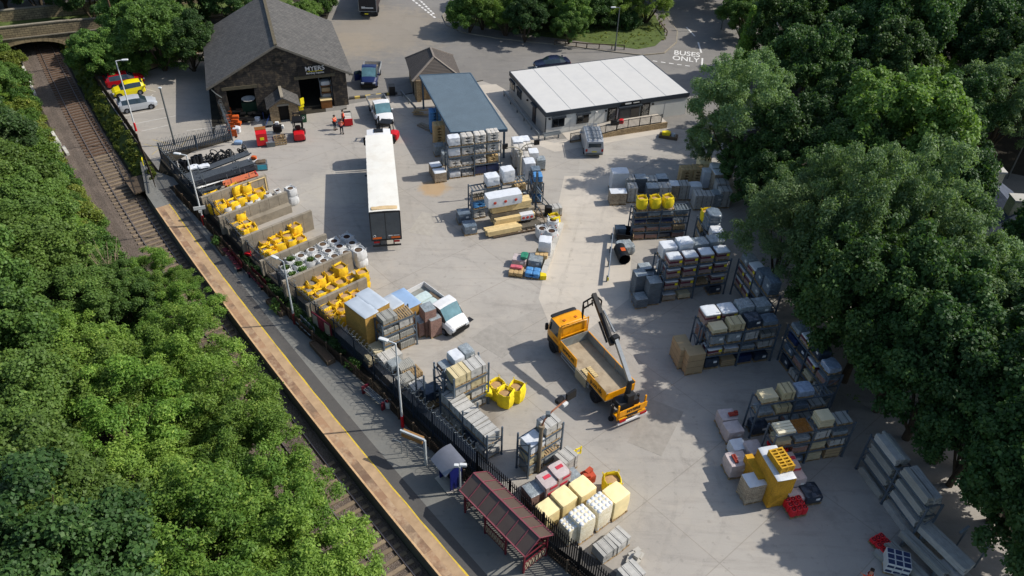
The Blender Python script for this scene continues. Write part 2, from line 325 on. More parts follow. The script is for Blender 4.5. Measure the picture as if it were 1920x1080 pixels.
mSAND=M('sand_fill','A98A63',.95,.12,5,rnd=.15,bmp=.4); mGRIT=M('grey_gravel_fill','857E74',.95,.2,9,rnd=.15,bmp=.6); mBARK=M('bark_fill','3F2A1D',.95,.3,9,bmp=.6); mSOILF=M('brown_soil_fill','5A4938',.95,.2,7,bmp=.5)
mFILM=M('white_film','CDD0D2',.28,.08,3,rnd=.06,spec=.6,bmp=.35); mFILMC=film('clear_film_grey','929A9C','6A7072'); mFILMB=film('blue_grey_film','6E7A84','48545E'); mFILMD=film('dark_film','36414F','1C242E')
mFILMP=M('pinkish_film','BBADA8',.3,.12,4,rnd=.08,spec=.6,bmp=.4); mFILMY=M('straw_yellow_hood','F0DCA4',.4,.08,2,rnd=.05,spec=.5,bmp=.25); mFILMS=M('sun_glare_film','A9B8CC',.2,.25,6,spec=.9,bmp=.8,metal=.3)  # last film: sun glare on the wrap put into its pale blue colour
mSACK=M('pale_sack','B9B4AA',.65,.12,4,rnd=.1,bmp=.3); mSACKB=M('blue_sack','4E86B8',.5,.2,5,bmp=.3); mSACKT=M('tan_sack','B89B6C',.7,.12,4,bmp=.3); mSACKN=M('navy_wrap','1E2E52',.35,.35,5,spec=.6,bmp=.5)
mMAROON=M('maroon_band','5E2233',.6,.15,6); mYTAG=M('yellow_tag','E0D018',.5,.05,5); mPINKT=M('red_print_tag','C23A4A',.6,.15,9); mNAVYL=M('navy_label','24304F',.5,.2,8); mWLAB=M('white_label','D5D5D0',.6,.05,5)
mBRICKP=MB_brick('banded_brick_pack','A08E85','8E7C76','5E524E',.24,.085,.012,bmp=.4); mBRICKR=MB_brick('pink_brick_pack','A07F72','937166','6B554C',.22,.08,.012,bmp=.4); mBRICKD=MB_brick('blue_block_pack','5F676C','707A80','363B40',.24,.1,.014,bmp=.4); mBRICKS=MB_brick('setts_pack','B0A48E','8F7F6C','6E6251',.3,.1,.014,bmp=.4)
mCARD=M('cardboard','A08A68',.85,.1,2); mINSUL=MB_brick('yellow_board_stack','B98F45','C29A50','8E6C30',3.5,.1,.012,bmp=.3); mINSULY=MB_brick('mustard_board_stack','C2921C','B2841A','7E5C12',3.5,.09,.012,bmp=.3); mSILV=M('blue_silver_wrap','ABB4BC',.3,.08,1.5,spec=.6); mBLUEP=M('pale_blue_sheet','8CA6C4',.4,.06,2)
mRED=M('red_paint','C01A22',.4,.08,2,rnd=0); mREDD=M('red_plastic','D0202A',.4,.08,3,rnd=.1); mREDS=M('shelter_maroon','68202B',.5,.1,2,rnd=0); mPINKR=M('pink_red_glazing_bar','7C424A',.5,.1,2,rnd=0)
mYEL=M('lorry_yellow','E59A0C',.35,.05,1,rnd=0,dirt=('8A5A14',.5,1.5)); mCARY=M('car_yellow','E3D312',.3,.03,1,rnd=0,spec=.6); mCARR=M('car_red','A00F1C',.25,.03,1,rnd=0,spec=.6); mCARS=M('car_silver','B9BDC0',.3,.03,1,metal=.2,rnd=0,spec=.6); mCARB=M('car_dark_blue','1B2138',.2,.05,1,rnd=0,spec=.7); mVANB=M('van_blue','17244E',.3,.05,1,rnd=0,spec=.6); mVANW=M('van_white','D6D6D4',.35,.03,1,rnd=0,spec=.5,dirt=('A9A59C',.4,1.2)); mVANS=M('van_silver','A9ADB0',.35,.03,1,metal=.3,rnd=0)
mTRUCKW=M('trailer_roof_white','D8D5CA',.55,.05,.7,rnd=0,dirt=('BBAE98',.5,.5)); mTRUCKG=M('trailer_door_grey','565C60',.5,.1,1.5,rnd=0,dirt=('3E4246',.5,1.2)); mTYRE=M('tyre_rubber','17171A',.85,.15,6,rnd=0); mRIM=M('wheel_rim','8D9094',.4,.1,5,metal=.6,rnd=0); mCHAS=M('chassis_black','1E1F21',.6,.2,4,rnd=0)
mALU=M('dropside_aluminium','A3A7A8',.45,.12,2,metal=.4,rnd=0); mDECK=M('worn_steel_deck','A3947C',.75,.15,1.2,rnd=0,dirt=('6B563E',.8,.9)); mDECKG=M('grey_side_inside','7E827E',.6,.15,2,rnd=0,dirt=('6B5A44',.7,1.3)); mORANGE=M('reflective_orange','E06A1A',.5,.05,5,rnd=0); mREDL=M('tail_lamp_red','9A1016',.3,.05,5,rnd=0); mLAMP=M('headlamp_glass','C8CDD0',.12,.05,4,spec=.8,rnd=0); mSTEEL=M('bright_steel','7C8184',.35,.1,3,metal=.6,rnd=0)
mLPOST=M('white_lamp_post','C9CBC9',.5,.05,2,rnd=0); mGPOST=M('grey_post','5C605F',.6,.1,2,rnd=0); mBROWNP=M('brown_pole','5A4634',.85,.15,2,rnd=0)
mHIVIS=M('hivis_orange','F0521C',.7,.05,6,rnd=0); mSKIN=M('skin','B98468',.6,.05,8,rnd=0); mTROU=M('navy_trousers','1E2533',.85,.1,6,rnd=0); mHAIR=M('dark_hair','2B2019',.8,.1,9,rnd=0); mREFL=M('silver_reflective_tape','B9BDBF',.4,.05,6,rnd=0)
mPVCB=M('black_pipe','1D1F23',.45,.15,3); mPVCG=M('grey_pipe','3C4248',.45,.12,3); mPVCO=M('terracotta_pipe','B5623F',.6,.1,3); mORNP=M('orange_plastic','C0561F',.6,.12,4); mCORR=M('coil_black','16181A',.5,.1,5)
mBARKT=M('tree_bark','4A4032',.95,.25,3,rnd=.15,bmp=.5); mBRANCH=M('bare_branch','8A7C66',.9,.2,3,rnd=.15)
mSYC=leaf_mat('sycamore_leaf','48632F','688A40','93AB50',.4); mSYCD=leaf_mat('dark_shaded_leaf','2C4522','466735','688242',.36); mLIME=leaf_mat('lime_leaf','51762F','7C9C40','AABD58',.42); mWIL=leaf_mat('grey_green_leaf','506C44','78935F','9CB07F',.38); mBUSH=leaf_mat('bush_leaf','2F4A20','577A30','8EA848',.3); mGRASS=leaf_mat('grass_blade','4A5E22','7C8A36','A8A352',.3)  # second leaf colour: shaded sides of the right wood put into its greens
mCOPING=M('coping_stone','8E8676',.9,.15,2,rnd=0,dirt=('5B5648',.6,1)); mRAIL=M('rusty_rail_side','4A3328',.8,.2,4,rnd=0); mRAILT=M('polished_rail_head','77716C',.42,.1,4,metal=.4,rnd=0); mSLEEP=M('weathered_sleeper','7D6E5A',.9,.18,3,rnd=.18,bmp=.4)
# ================================================================ the setting
FEN=[(-60,8.6),(-33,7.35),(-28.9,7.25),(-24.8,7.2),(-18,6.75),(-10,6.5),(-2.9,5.85),(5.4,5.0),(14,4.75),(28.5,3.9)]   # palisade line
PICK=[(-60,8.0),(-31,6.7),(-23,6.0),(-15.6,5.55),(-10.6,5.45),(-3.3,4.4),(6,3.95),(16,3.5),(24,2.95)]              # picket fence behind the platform
fen=lambda t:lerp_tab(FEN,t); pick=lambda t:lerp_tab(PICK,t)
def sstep(a,b,x):
    k=min(1,max(0,(x-a)/(b-a))); return k*k*(3-2*k)
def terrain():
    ts=[-500,-300,-160,-100]+[i*2.5-70 for i in range(0,62)]+[95,105,120,150,200,300,500,900]
    W=[-900,-500,-260,-150,-100,-80,-65,-54,-45,-38,-32,-27,-23,-19,-16,-13,-11,-9,-7.5,-6,-5,-4.2,-3.6,-2,0,.8]
    E=[.9,1.6,2.2,3,4,6,9,13,18,25,35,50,80,130,220,400,900]
    mb=MB(); rows=[]
    for t in ts:
        r=[]; tc=max(-60,min(75,t))
        for o in W:
            z=-1.75
            if o<-3.6:
                z=-1.75+1.3*sstep(-3.6,-9,o)+2.2*sstep(-9,-40,o)+.35*noise.noise(Vector((t*.13,o*.2,1)))*sstep(-4,-9,o)
            p=RP+RDR*t+RN*(o+.711e-3*min(t*t,8100)); r.append((p.x,p.y,z))
        if t<26.5:
            b=fen(t); es=[(b-.25,-1.75),(b+.02,-.03)]
        elif t<75: es=[(1.0,-1.6),(2.55,-.03)]
        else: es=[(1.0,-1.6),(4.,-.03)]
        for o,z in es:
            p=RP+RDR*t+RN*(o+.711e-3*min(t*t,8100)); r.append((p.x,p.y,z))
        for k in E[2:]:
            o=es[-1][0]+k; p=RP+RDR*t+RN*(o+.711e-3*min(t*t,8100)); r.append((p.x,p.y,-.03))
        rows.append(r)
    n=len(rows[0]); vs=[v for r in rows for v in r]
    mb.add(vs,[(i*n+j,i*n+j+1,(i+1)*n+j+1,(i+1)*n+j) for i in range(len(rows)-1) for j in range(n-1)])
    return mb.build('ground',mSOIL,smooth=0,kind='structure')
terrain()
def sheet(name,pts,z,mat,mb=None):
    b=mb or MB(); b.poly([(p[0],p[1],z) for p in pts]); return b.build(name,mat,kind='structure') if mb is None else b
def strip(name,pairs,mat,kind='structure',z=None):
    mb=MB(); vs=[]
    for a,b in pairs: vs+=[a,b]
    mb.add(vs,[(2*i,2*i+1,2*i+3,2*i+2) for i in range(len(pairs)-1)]); return mb.build(name,mat,kind=kind)
fl=lambda t,d=0,z=0:RW(t,fen(t)+d,z)
# yard slab, forecourt road, car park
yard=[fl(t,.1) for t in (-45,-33,-26.7,-22,-15.7,-10,-2.9,5.4,14,27)]+[G(*q) for q in ((400,262),(405,235),(650,205),(650,196),(760,178),(905,152),(940,165),(1045,262),(1240,238),(1330,250))]+[Vector(q) for q in ((27,70,0),(30,50,0),(30,20,0),(22,8,0))]
sheet('yard',yard,.008,mYARD)
sheet('road',[G(*q) for q in ((612,215),(600,120),(606,60),(625,0),(640,-120))]+[Vector(q) for q in ((-30,190,0),(30,230,0),(52,190,0),(44,140,0),(38,118,0),(34,101,0),(28,82,0),(3,70,0))]+[G(*q) for q in ((905,150),(760,176),(655,200))],-.004,mASPH)
sheet('car_park',[RW(26.6,2.9),RW(40,2.6),RW(53,2.5)]+[G(*q) for q in ((200,135),(275,135),(385,92),(400,262),(303,290))],.004,mCARP)
# paths and slabs by the office
sheet('pavement',[G(*q) for q in ((890,160),(930,158),(958,175),(1010,262),(1040,268),(1070,262),(1235,240),(1240,250),(1040,285),(985,262))],.012,mSLAB)
sheet('loading_pad',[G(*q) for q in ((1058,330),(1010,560),(1035,620),(1075,640),(1180,560),(1190,330))],.012,mSLAB)
# platform (a raised strip), its painted line and its edge slabs
PT=[-60,-50,-42,-36,-30,-26,-22,-18,-14,-10,-6,-2,2,6,10,14,18,21,24]
mb=MB(); vs=[]
for t in PT:
    vs+=[RW(t,.79,-1.75),RW(t,.79,-.6),RW(t,fen(t)-.24,-.6)]
mb.add(vs,[(3*i+j,3*i+j+1,3*i+4+j,3*i+3+j) for i in range(len(PT)-1) for j in (0,1)])
e=len(PT)-1; mb.add([RW(24,.79,-.6),RW(24,fen(24)-.24,-.6),RW(29.5,fen(28)-.3,-.04),RW(29.5,1.9,-.04),RW(29.5,1.9,-1.7),RW(24,.79,-1.75)],[(0,1,2,3),(0,3,4,5)])
mb.build('platform',mPLAT,kind='structure')
strip('platform_dark_strip',[(RW(t,2.1,-.592),RW(t,2.95,-.592)) for t in PT],mPDARK)
strip('platform_coping',[(RW(t,.78,-.588),RW(t,.9,-.588)) for t in PT[:-1]],mCOPE)
strip('platform_paving',[(RW(t,1.42,-.59),RW(t,2.02,-.59)) for t in PT[:-1]],mTAN)
strip('platform_line',[(RW(t,2.02+.02*math.sin(t*1.7),-.588),RW(t,2.11+.02*math.sin(t*2.3),-.588)) for t in [-60+i*1.5 for i in range(55)]],mYLINE)
o=strip('platform_edge_slabs',[(RW(t,.9,-.59),RW(t,1.42,-.59)) for t in PT[:-1]],mRUST)
uv=o.data.uv_layers.new(name='UVMap')
for l in o.data.loops:
    t,oo=TO(*o.data.vertices[l.vertex_index].co[:2]); uv.data[l.index].uv=(t,oo)
# track: ballast, sleepers, rails
TT=[-70+i*3 for i in range(50)]
mb=MB(); vs=[]
for t in TT: vs+=[RW(t,-4.4,-1.735),RW(t,-3.2,-1.72),RW(t,-2.6,-1.62),RW(t,.5,-1.62),RW(t,.76,-1.7)]
mb.add(vs,[(5*i+j,5*i+j+1,5*i+6+j,5*i+5+j) for i in range(len(TT)-1) for j in range(4)])
mb.build('track_bed',mBALL,kind='structure')
trk=thing('railway_track','single railway track with rusty rails on weathered sleepers beside the platform','railway track',RW(0,-.75,-1.62))
def rel(p): return Vector(p)-trk.location
sl=[]; k=0
for i in range(150):
    t=-32+i*.72; vis=(-7<t<73) or t<-14
    if not vis: continue
    mb=MB(); a=rel(RW(t,-2.05,-1.6)); b=rel(RW(t,.5,-1.6)); mb.beam(a,b,.26,.14); sl.append((t,mb))
near=sorted(sl,key=lambda q:q[0])
mSLB=M('rust_stained_sleeper','5A4636',.95,.2,3,rnd=.12)
for i,(t,mb) in enumerate(near[:100]): mb.build('sleeper',mSLB if 36<t else mSLEEP,trk)
rest=MB()
for t,mb in near[100:]: rest.add(mb.v,mb.f)
if rest.v: rest.build('sleepers',mSLB,trk,kind='stuff')
for off in (0,-1.53):
    m1=MB(); m2=MB()
    for t in range(-60,80,2):
        m1.beam(rel(RW(t,off,-1.555)),rel(RW(t+2.01,off,-1.555)),.11,.11); m2.beam(rel(RW(t,off,-1.492)),rel(RW(t+2.01,off,-1.492)),.07,.016)
    r=m1.build('rail',mRAIL,trk); m2.build('rail_head',mRAILT,r)
# white trackside edging on the far side
for i,(a,b) in enumerate((((28,90),(66,178)),((98,248),(113,272)),((119,276),(128,290)))):
    p,q=G(*a,-1.6),G(*b,-1.6); mb=MB(); n=max(2,int((q-p).length/1.1))
    for j in range(n): mb.beam(p.lerp(q,j/n),p.lerp(q,(j+.93)/n),.3,.3)
    mb.xf(-p); mb.build('cable_trough',M('white_trough','B9B6AC',.85,.12,2),loc=p,label=('long run of white concrete cable trough from the bridge pier beside the track','short white trough piece in the weeds left of the track','lower white trough piece near the concrete block left of the track')[i],cat='cable trough')
p=G(104,280,-1.2); MB().box((0,0,0),(.9,1.3,1.1)).build('cable_pit',mCONCL,loc=p,rz=RD(40),label='pale concrete block box half hidden in weeds left of the track',cat='concrete box')
# grassy strip between track and car park
strip('verge',[(RW(t,1.0,-1.58),RW(t,2.5,-.02)) for t in range(26,76,3)],mVERGE)
# retaining wall under the palisade
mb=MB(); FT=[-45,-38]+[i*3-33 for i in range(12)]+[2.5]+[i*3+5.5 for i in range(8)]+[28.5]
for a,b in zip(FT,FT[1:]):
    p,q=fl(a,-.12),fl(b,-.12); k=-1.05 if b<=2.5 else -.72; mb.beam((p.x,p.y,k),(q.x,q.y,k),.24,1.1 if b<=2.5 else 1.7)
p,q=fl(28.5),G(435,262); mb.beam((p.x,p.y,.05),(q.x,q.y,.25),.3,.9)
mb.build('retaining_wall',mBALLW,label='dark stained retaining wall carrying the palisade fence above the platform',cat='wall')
# ---- verge island beyond the road, with kerb and footway
isl=[(862,8),(845,14),(830,30),(838,48),(870,62),(930,72),(1000,80),(1080,88),(1150,98),(1205,104),(1245,100),(1268,80),(1270,60),(1258,42),(1240,20),(1225,-10)]
grs=[(878,-10),(856,14),(852,32),(872,46),(930,58),(1000,68),(1080,78),(1150,88),(1195,94),(1228,88),(1246,72),(1246,58),(1236,45),(1222,20),(1200,-10)]
ctr=[G(1180,-60),G(900,-60)]
mb=MB(); mb.prism([G(*q)[:2] for q in isl][::-1]+[c[:2] for c in ctr[::-1]],-.02,.11); mb.build('footway',mFOOT,kind='structure')
mb=MB(); ip=[G(*q) for q in isl]
for a,b in zip(ip,ip[1:]): mb.beam((a.x,a.y,.055),(b.x,b.y,.055),.16,.14)
mb.build('kerb',mCOPING,kind='structure')
sheet('grass_verge',[G(*q) for q in grs]+[G(1180,-60),G(900,-60)],.125,mVERGE)
# road markings
mb=MB()
def dash(a,b,w=.14,z=.004):
    a,b=G(*a),G(*b); mb.beam((a.x,a.y,z),(b.x,b.y,z),w,.004)
def dashes(a,b,n,duty=.6,w=.14):
    for i in range(n):
        f=lambda k:(a[0]+(b[0]-a[0])*k,a[1]+(b[1]-a[1])*k); dash(f(i/n),f((i+duty)/n),w)
dashes((774,0),(818,35),8,.62,.3); dashes((785,-2),(815,28),7,.62,.3)
for a,b in (((1287,51),(1303,68)),((1309,79),(1315,99)),((1317,109),(1316,125))): dash(a,b,.22)
dashes((1224,114),(1300,125),5,.55,.2)
mb.build('road_marking',mWLINE,kind='structure')
w=thing('road_lettering','white BUSES ONLY lettering painted on the bus lane beside the grass verge','road lettering',G(1290,108))
w.location.z=.002
c0=G(1290,108); v=(G(1306,100)-G(1268,96)); a=math.atan2(v.y,v.x); v=(G(1308,100)-G(1271,96)).length
for s,q in (('BUSES',(1288,101)),('ONLY',(1286,111))):
    g=G(*q)-c0; text(s,2.1,mWLINE,w,(g.x,g.y,.002),(0,0,a),'lettering',.002,sx=.62,bold=.02)
# tyre marks, repair patches and drain covers on the yard
mTY,_nt,_b=newmat('tyre_mark_stain'); _b.inputs['Base Color'].default_value=(.035,.033,.03,1); _b.inputs['Roughness'].default_value=.9
_P=_n(_nt,'ShaderNodeNewGeometry').outputs['Position']; _tr=_n(_nt,'ShaderNodeBsdfTransparent'); _mx=_n(_nt,'ShaderNodeMixShader'); _nt.links.new(ramp(_nt,noise_t(_nt,_P,.9,5,.7),[(.42,.0),(.85,.12)]),_mx.inputs[0]); _nt.links.new(_tr.outputs[0],_mx.inputs[1]); _nt.links.new(_b.outputs[0],_mx.inputs[2]); _nt.links.new(_mx.outputs[0],_nt.nodes['Material Output'].inputs[0])
def tyre(pts,w=.26,gap=1.85,z=.016):
    P_=[G(*q) for q in pts]; C_=[]
    for i in range(len(P_)-1):
        a,b,c,d=P_[max(0,i-1)],P_[i],P_[i+1],P_[min(len(P_)-1,i+2)]
        for k in range(8): t=k/8; C_.append(.5*((2*b)+(c-a)*t+(2*a-5*b+4*c-d)*t*t+(3*b-a-3*c+d)*t**3))
    C_.append(P_[-1]); mb=MB()
    for s in (-1,1):
        vs=[]
        for i,p in enumerate(C_):
            u=(C_[min(i+1,len(C_)-1)]-C_[max(i-1,0)]).normalized(); n=Vector((-u.y,u.x,0)); vs+=[(*(p+n*(s*gap/2-w/2))[:2],z),(*(p+n*(s*gap/2+w/2))[:2],z)]
        mb.add(vs,[(2*i,2*i+1,2*i+3,2*i+2)[::-1] for i in range(len(C_)-1)])
    mb.build('tyre_marks',mTY,kind='structure')
for j,q in enumerate([((640,300),(650,420),(760,520),(900,600),(1000,690)),((780,300),(800,430),(900,520),(990,560)),((1080,330),(1060,430),(1020,580),(960,700),(1000,830),(1150,900)),((1130,330),(1090,480),(1080,560),(1250,640)),((700,480),(860,470),(1050,560),(1180,720),(1240,900),(1200,1070)),((620,270),(690,420),(850,640)),((1050,880),(1180,840),(1350,850),(1480,900)),((1280,1070),(1330,960),(1300,840)),((680,120),(640,220),(660,330)),((900,100),(760,130),(700,230))]): tyre(q,z=.017+.002*j)
for i,(px,py,w_,h_,m_) in enumerate(((930,640,3.2,2.2,'938E85'),(1230,800,2.4,4.5,'938D83'),(800,420,2.2,3.5,'A09A8F'),(1120,950,3.0,2.0,'928D84'),(700,220,2.6,1.8,'918C83'),(1080,720,1.5,4,'958F86'))):
    p=G(px,py); MB().box((0,0,0),(w_,h_,.003)).build('repair_patch',M('concrete_patch_'+'abcdef'[i],m_,.92,.12,2,rnd=0,bmp=.2),loc=(p.x,p.y,.0135),rz=RD(-40+i*13),kind='structure')
for px,py in ((880,600),(690,330)):
    p=G(px,py); o=MB().box((0,0,0),(.5,.5,.01)).build('drain_cover',mCHAS if 'mCHAS' in globals() else mBLACK,loc=(p.x,p.y,.043),rz=RD(-40),kind='structure')
# car park bays
mb=MB()
for a,b in (((230,218),(308,203)),((243,234),(330,217)),((265,246),(315,235)),((268,192),(287,177)),((250,160),(292,172)),((350,245),(415,237))): dash(a,b,.1,.007)
mb.build('parking_line',mWORN,kind='structure')
mb=MB()
for a,b in (((285,290),(310,270)),((270,270),(330,285)),((338,275),(356,257)),((286,262),(345,276))): dash(a,b,.1,.007)
mb.build('hatching_line',mWYEL,kind='structure')
# yellow and black barrier kerb by the forecourt
p,q=G(655,186),G(745,176); n=9; kb=thing('barrier_kerb','yellow and black striped concrete barrier kerb beyond the white tipper','barrier kerb',p)
for i in range(n):
    MB().beam((q-p)*(i/n)+Vector((0,0,.12)),(q-p)*((i+.97)/n)+Vector((0,0,.12)),.3,.26).build('block',(mYELK:=M('faded_yellow_kerb','B8A052',.85,.15,4,rnd=0)) if i%2 else M('faded_black_kerb','4C4A46',.85,.15,4,rnd=0),kb)
# ---- bridge over the railway with banks
BP=Vector((-63,98.8,0)); BY=RD(25); BD=Vector((math.cos(BY),math.sin(BY),0)); BN=Vector((-math.sin(BY),math.cos(BY),0)); BO=BP-BN*1.0
br=thing('stone_bridge','old stone arch bridge with parapet crossing the railway','bridge',BO,BY)
ptop=lambda a:2.4-.035*max(0,a-4)
mb=MB(); N=18; sx,sr,cr=3.9,-1.05,.28
arc=[(-sx*math.cos(PI*i/N),sr+(cr-sr)*math.sin(PI*i/N)) for i in range(N+1)]
for (x0,z0),(x1,z1) in zip(arc,arc[1:]):
    mb.add([(x0,0,z0),(x1,0,z1),(x1,0,.95),(x0,0,.95),(x0,5.5,z0),(x1,5.5,z1)],[(0,1,2,3),(1,0,4,5)])
for x0,x1 in ((-34,-sx),(sx,34)):
    mb.add([(x0,0,-2),(x1,0,-2),(x1,0,.95),(x0,0,.95)],[(0,1,2,3)])
for s in (-sx,sx): mb.add([(s,0,-2),(s,5.5,-2),(s,5.5,sr),(s,0,sr)],[(0,1,2,3)] if s<0 else [(3,2,1,0)])
mb.build('spandrel_wall',mSTONE2,br)
mb=MB()
for i in range(N):
    (x0,z0),(x1,z1)=arc[i],arc[i+1]; d=Vector((x1-x0,0,z1-z0)); n=Vector((-d.z,0,d.x)).normalized()*.42
    if n.z<0: n=-n
    k=.02; a,b=Vector((x0,-.05,z0))+d*k,Vector((x1,-.05,z1))-d*k
    mb.add([a,b,b+n,a+n,a+Vector((0,.3,0)),b+Vector((0,.3,0)),b+n+Vector((0,.04,0)),a+n+Vector((0,.04,0))],[(0,1,2,3),(4,5,1,0),(7,6,2,3)][:2]+[(3,2,6,7),(1,5,6,2),(0,3,7,4)])
mb.build('arch_ring',M('arch_voussoir','A3916F',.9,.25,2,rnd=0,dirt=('4A4234',.6,1.2)),br)
mb=MB()
for a in range(-34,34): mb.box((a+.5,.14,(.97+ptop(a+.5))/2),(1.0,.3,ptop(a+.5)-.97))
mb.build('parapet',mSTONE2,br)
mb=MB(); mb.box((0,-.06,.96),(68,.14,.13)); mb.build('string_course',mCOPING,br)
mb=MB()
for a in range(-34,34): mb.box((a+.5,.14,ptop(a+.5)+.06),(.99,.42,.13),mi=0)
mb.build('coping',mCOPING,br)
mb=MB(); mb.box((0,6.2,1.7),(70,.45,1.7)); mb.build('rear_wall',mSTONE2,br)
mb=MB(); mb.box((0,6.2,2.61),(70,.55,.12)); mb.build('rear_coping',mCOPING,br)
def bl(a,b,z): p=BO+BD*a+BN*b; return (p.x,p.y,z)
mb=MB(); mb.poly([bl(-40,.28,1.35),bl(-2,.28,1.4),bl(34,.28,.6),bl(34,6,.8),bl(-2,6,1.5),bl(-40,6,1.5)]); mb.build('bank',mVERGE,kind='structure')
mb=MB(); mb.poly([bl(-60,6.4,1.0),bl(60,6.4,.8),bl(60,40,.6),bl(-60,40,.6)]); mb.build('upper_road',mPDARK,kind='structure')
# low wall and earth bank behind the parked cars
mb=MB(); ps=[G(180,143),G(268,133),G(330,112),G(392,92)]
for a,b in zip(ps,ps[1:]):
    mb.beam((a.x,a.y,.35),(b.x,b.y,.35),.35,.75)
mb.build('boundary_wall',mSANDST,label='low buff stone wall behind the parked cars at the foot of the trees',cat='wall')
mb=MB(); vs=[]
for a,b in zip(ps,[bl(a,-.3,.8) for a in (12,19,26,33)]): vs+=[(a.x,a.y,.1),((a.x+b[0])/2,(a.y+b[1])/2,.5),b]
mb.add(vs,[(3*i+j,3*i+3+j,3*i+4+j,3*i+1+j) for i in range(3) for j in (0,1)]); mb.build('wooded_bank',mSOIL,kind='structure')
# ================================================================ buildings
def gable_roof(parent,mat,W,L,he,hr,ov=.35,th=.18,x0=0,y0=0,name='roof',ridge=None,verge=None):
    mb=MB(); sl=(hr-he)/(W/2)
    for s in (-1,1):
        xe=W/2+s*(W/2+ov); ze=he-ov*sl
        a=[(x0+W/2,y0-ov,hr),(x0+xe,y0-ov,ze),(x0+xe,y0+L+ov,ze),(x0+W/2,y0+L+ov,hr)]
        b=[(p[0],p[1],p[2]-th) for p in a]
        f=[(0,1,2,3),(7,6,5,4),(0,4,5,1),(1,5,6,2),(2,6,7,3)]
        if s>0: f=[q[::-1] for q in f]
        mb.add(a+b,f)
    r=mb.build(name,mat,parent)
    if ridge: MB().beam((x0+W/2,y0-ov-.02,hr+.05),(x0+W/2,y0+L+ov+.02,hr+.05),.32,.14).build('ridge',ridge,r)
    return r
# ---- stone goods shed
WY=RD(19.434); wh=thing('stone_warehouse','big soot-blackened stone goods shed with slate roof and two dark doorways','warehouse',(-33.038,78.981,0),WY)
W,L,HE,HR=14.94,16.0,3.95,7.8
def front(x0,x1,holes,zt):   # front wall as strips round the openings; zt(x) gives its top
    mb=MB(); xs=sorted({x0,x1,W/2,*[h[0] for h in holes],*[h[1] for h in holes]})
    for a,b in zip(xs,xs[1:]):
        h=[q for q in holes if q[0]<=a and b<=q[1]]; zb=h[0][2] if h else 0
        vs=[(a,0,zb),(b,0,zb),(b,0,zt(b)),(a,0,zt(a))]+[(a,.5,zb),(b,.5,zb),(b,.5,zt(b)),(a,.5,zt(a))]
        mb.add(vs,[(0,1,2,3),(7,6,5,4),(4,5,1,0)]+([] if h else []))
    for q in holes:
        for x,s in ((q[0],1),(q[1],-1)):
            f=[(0,1,2,3)]; mb.add([(x,0,0),(x,.5,0),(x,.5,q[2]),(x,0,q[2])],f if s>0 else [f[0][::-1]])
    return mb
zt=lambda x:HE-.12+(HR-HE)*(1-abs(x-W/2)/(W/2))
front(.45,W-.45,[(1.6,4.5,3.2),(9.3,12.9,3.6)],zt).build('front_wall',mSTONE,wh)
mb=MB()
mb.box((.7,L/2+.25,HE/2-.06),(.5,L-.5,HE-.12)); mb.box((W-.7,L/2+.25,HE/2-.06),(.5,L-.5,HE-.12)); mb.box((W/2,L-.25,HE/2-.06),(W-1.9,.5,HE-.12))
mb.build('wall',mSTONE,wh)
r=gable_roof(wh,mSLATE,W,L,HE,HR,.3,.2,ridge=mLINTEL)
mb=MB()
for s in (-1,1):
    mb.beam((W/2,-.32,HR-.12),(W/2+s*(W/2+.3),-.32,HE-.3),.06,.22)
mb.build('bargeboard',M('grey_verge','6B665C',.9,.2,3,rnd=0),r)
for x0,x1,z in ((1.2,4.9,3.2),(8.9,13.3,3.6)): MB().box(((x0+x1)/2,-.02,z+.2),(x1-x0,.12,.36)).build('lintel',mLINTEL,wh)
sg=MB().box((11.1,-.1,4.55),(3.5,.08,1.05)).build('shop_sign',mBLACK,wh)
text('MYERS',.72,mWLINE,sg,(11.2,-.15,4.76),(PI/2,0,0),'lettering',.004,bold=.004)
MB().box((11.2,-.143,4.46),(1.6,.012,.05)).build('underline',mYTAG,sg)
text('Building Supplies',.29,mWLINE,sg,(11.2,-.15,4.27),(PI/2,0,0),'lettering',.004,bold=.003)
MB().box((W/2,.6,0.02),(W-2,.4,.02)).build('threshold',mLINTEL,wh)
MB().tube([(.15,-.25,HE-.3),(.5,-.1,HE-.9),(1.05,-.1,2.5)],.06).build('downpipe',mGPOST,wh)
mb=MB(); mb.box((W-.12+.05,L/2,HE-.28),(.14,L+.5,.12)); mb.box((-.1,L/2,HE-.28),(.14,L+.5,.12)); mb.build('gutter',mBLACK,wh)
mb=MB()
for i in range(9):
    t=2*PI*i/9; mb.box((W/2+.5*math.cos(t),-.012,5.9+.5*math.sin(t)),(.26,.05,.2))
mb.build('blind_oculus',M('dark_roundel','2B2822',.9,.2,3,rnd=0),wh)
# interior goods seen in the doorway
def in_wh(x,y,z=0): return wh.matrix_basis@Vector((x,y,z))
bpy.context.view_layer.update()
def box_thing(name,label,cat,size,mat,loc,rz,extra=()):
    o=MB().box((0,0,size[2]/2),size).build(name,mat,loc=loc,rz=rz,label=label,cat=cat)
    for nm,c,s,m in extra: MB().box(c,s).build(nm,m,o)
    return o
def wsh(x,y,z=0):
    c,s=math.cos(WY),math.sin(WY); return Vector((wh.location.x+x*c-y*s,wh.location.y+x*s+y*c,z))
fr=thing('shelving','tall dark shelving with boxes inside the right warehouse doorway','shelving',wsh(12.2,1.0),WY)
mb=MB(); 
for x in (-.6,.6): 
    for y in (-.4,.4): mb.box((x,y,1.5),(.08,.08,3.0))
mb.build('frame',mRACK,fr)
for z in (.7,1.5,2.3): MB().box((0,0,z),(1.3,.9,.05)).build('shelf',mBROWNW,fr)
for z,m in ((1.02,mCONCL),(1.8,mCARD),(2.55,mWBAG)): MB().soft((0,0,z),(1.0,.7,.5),int(z*9),.03).build('goods',m,fr)
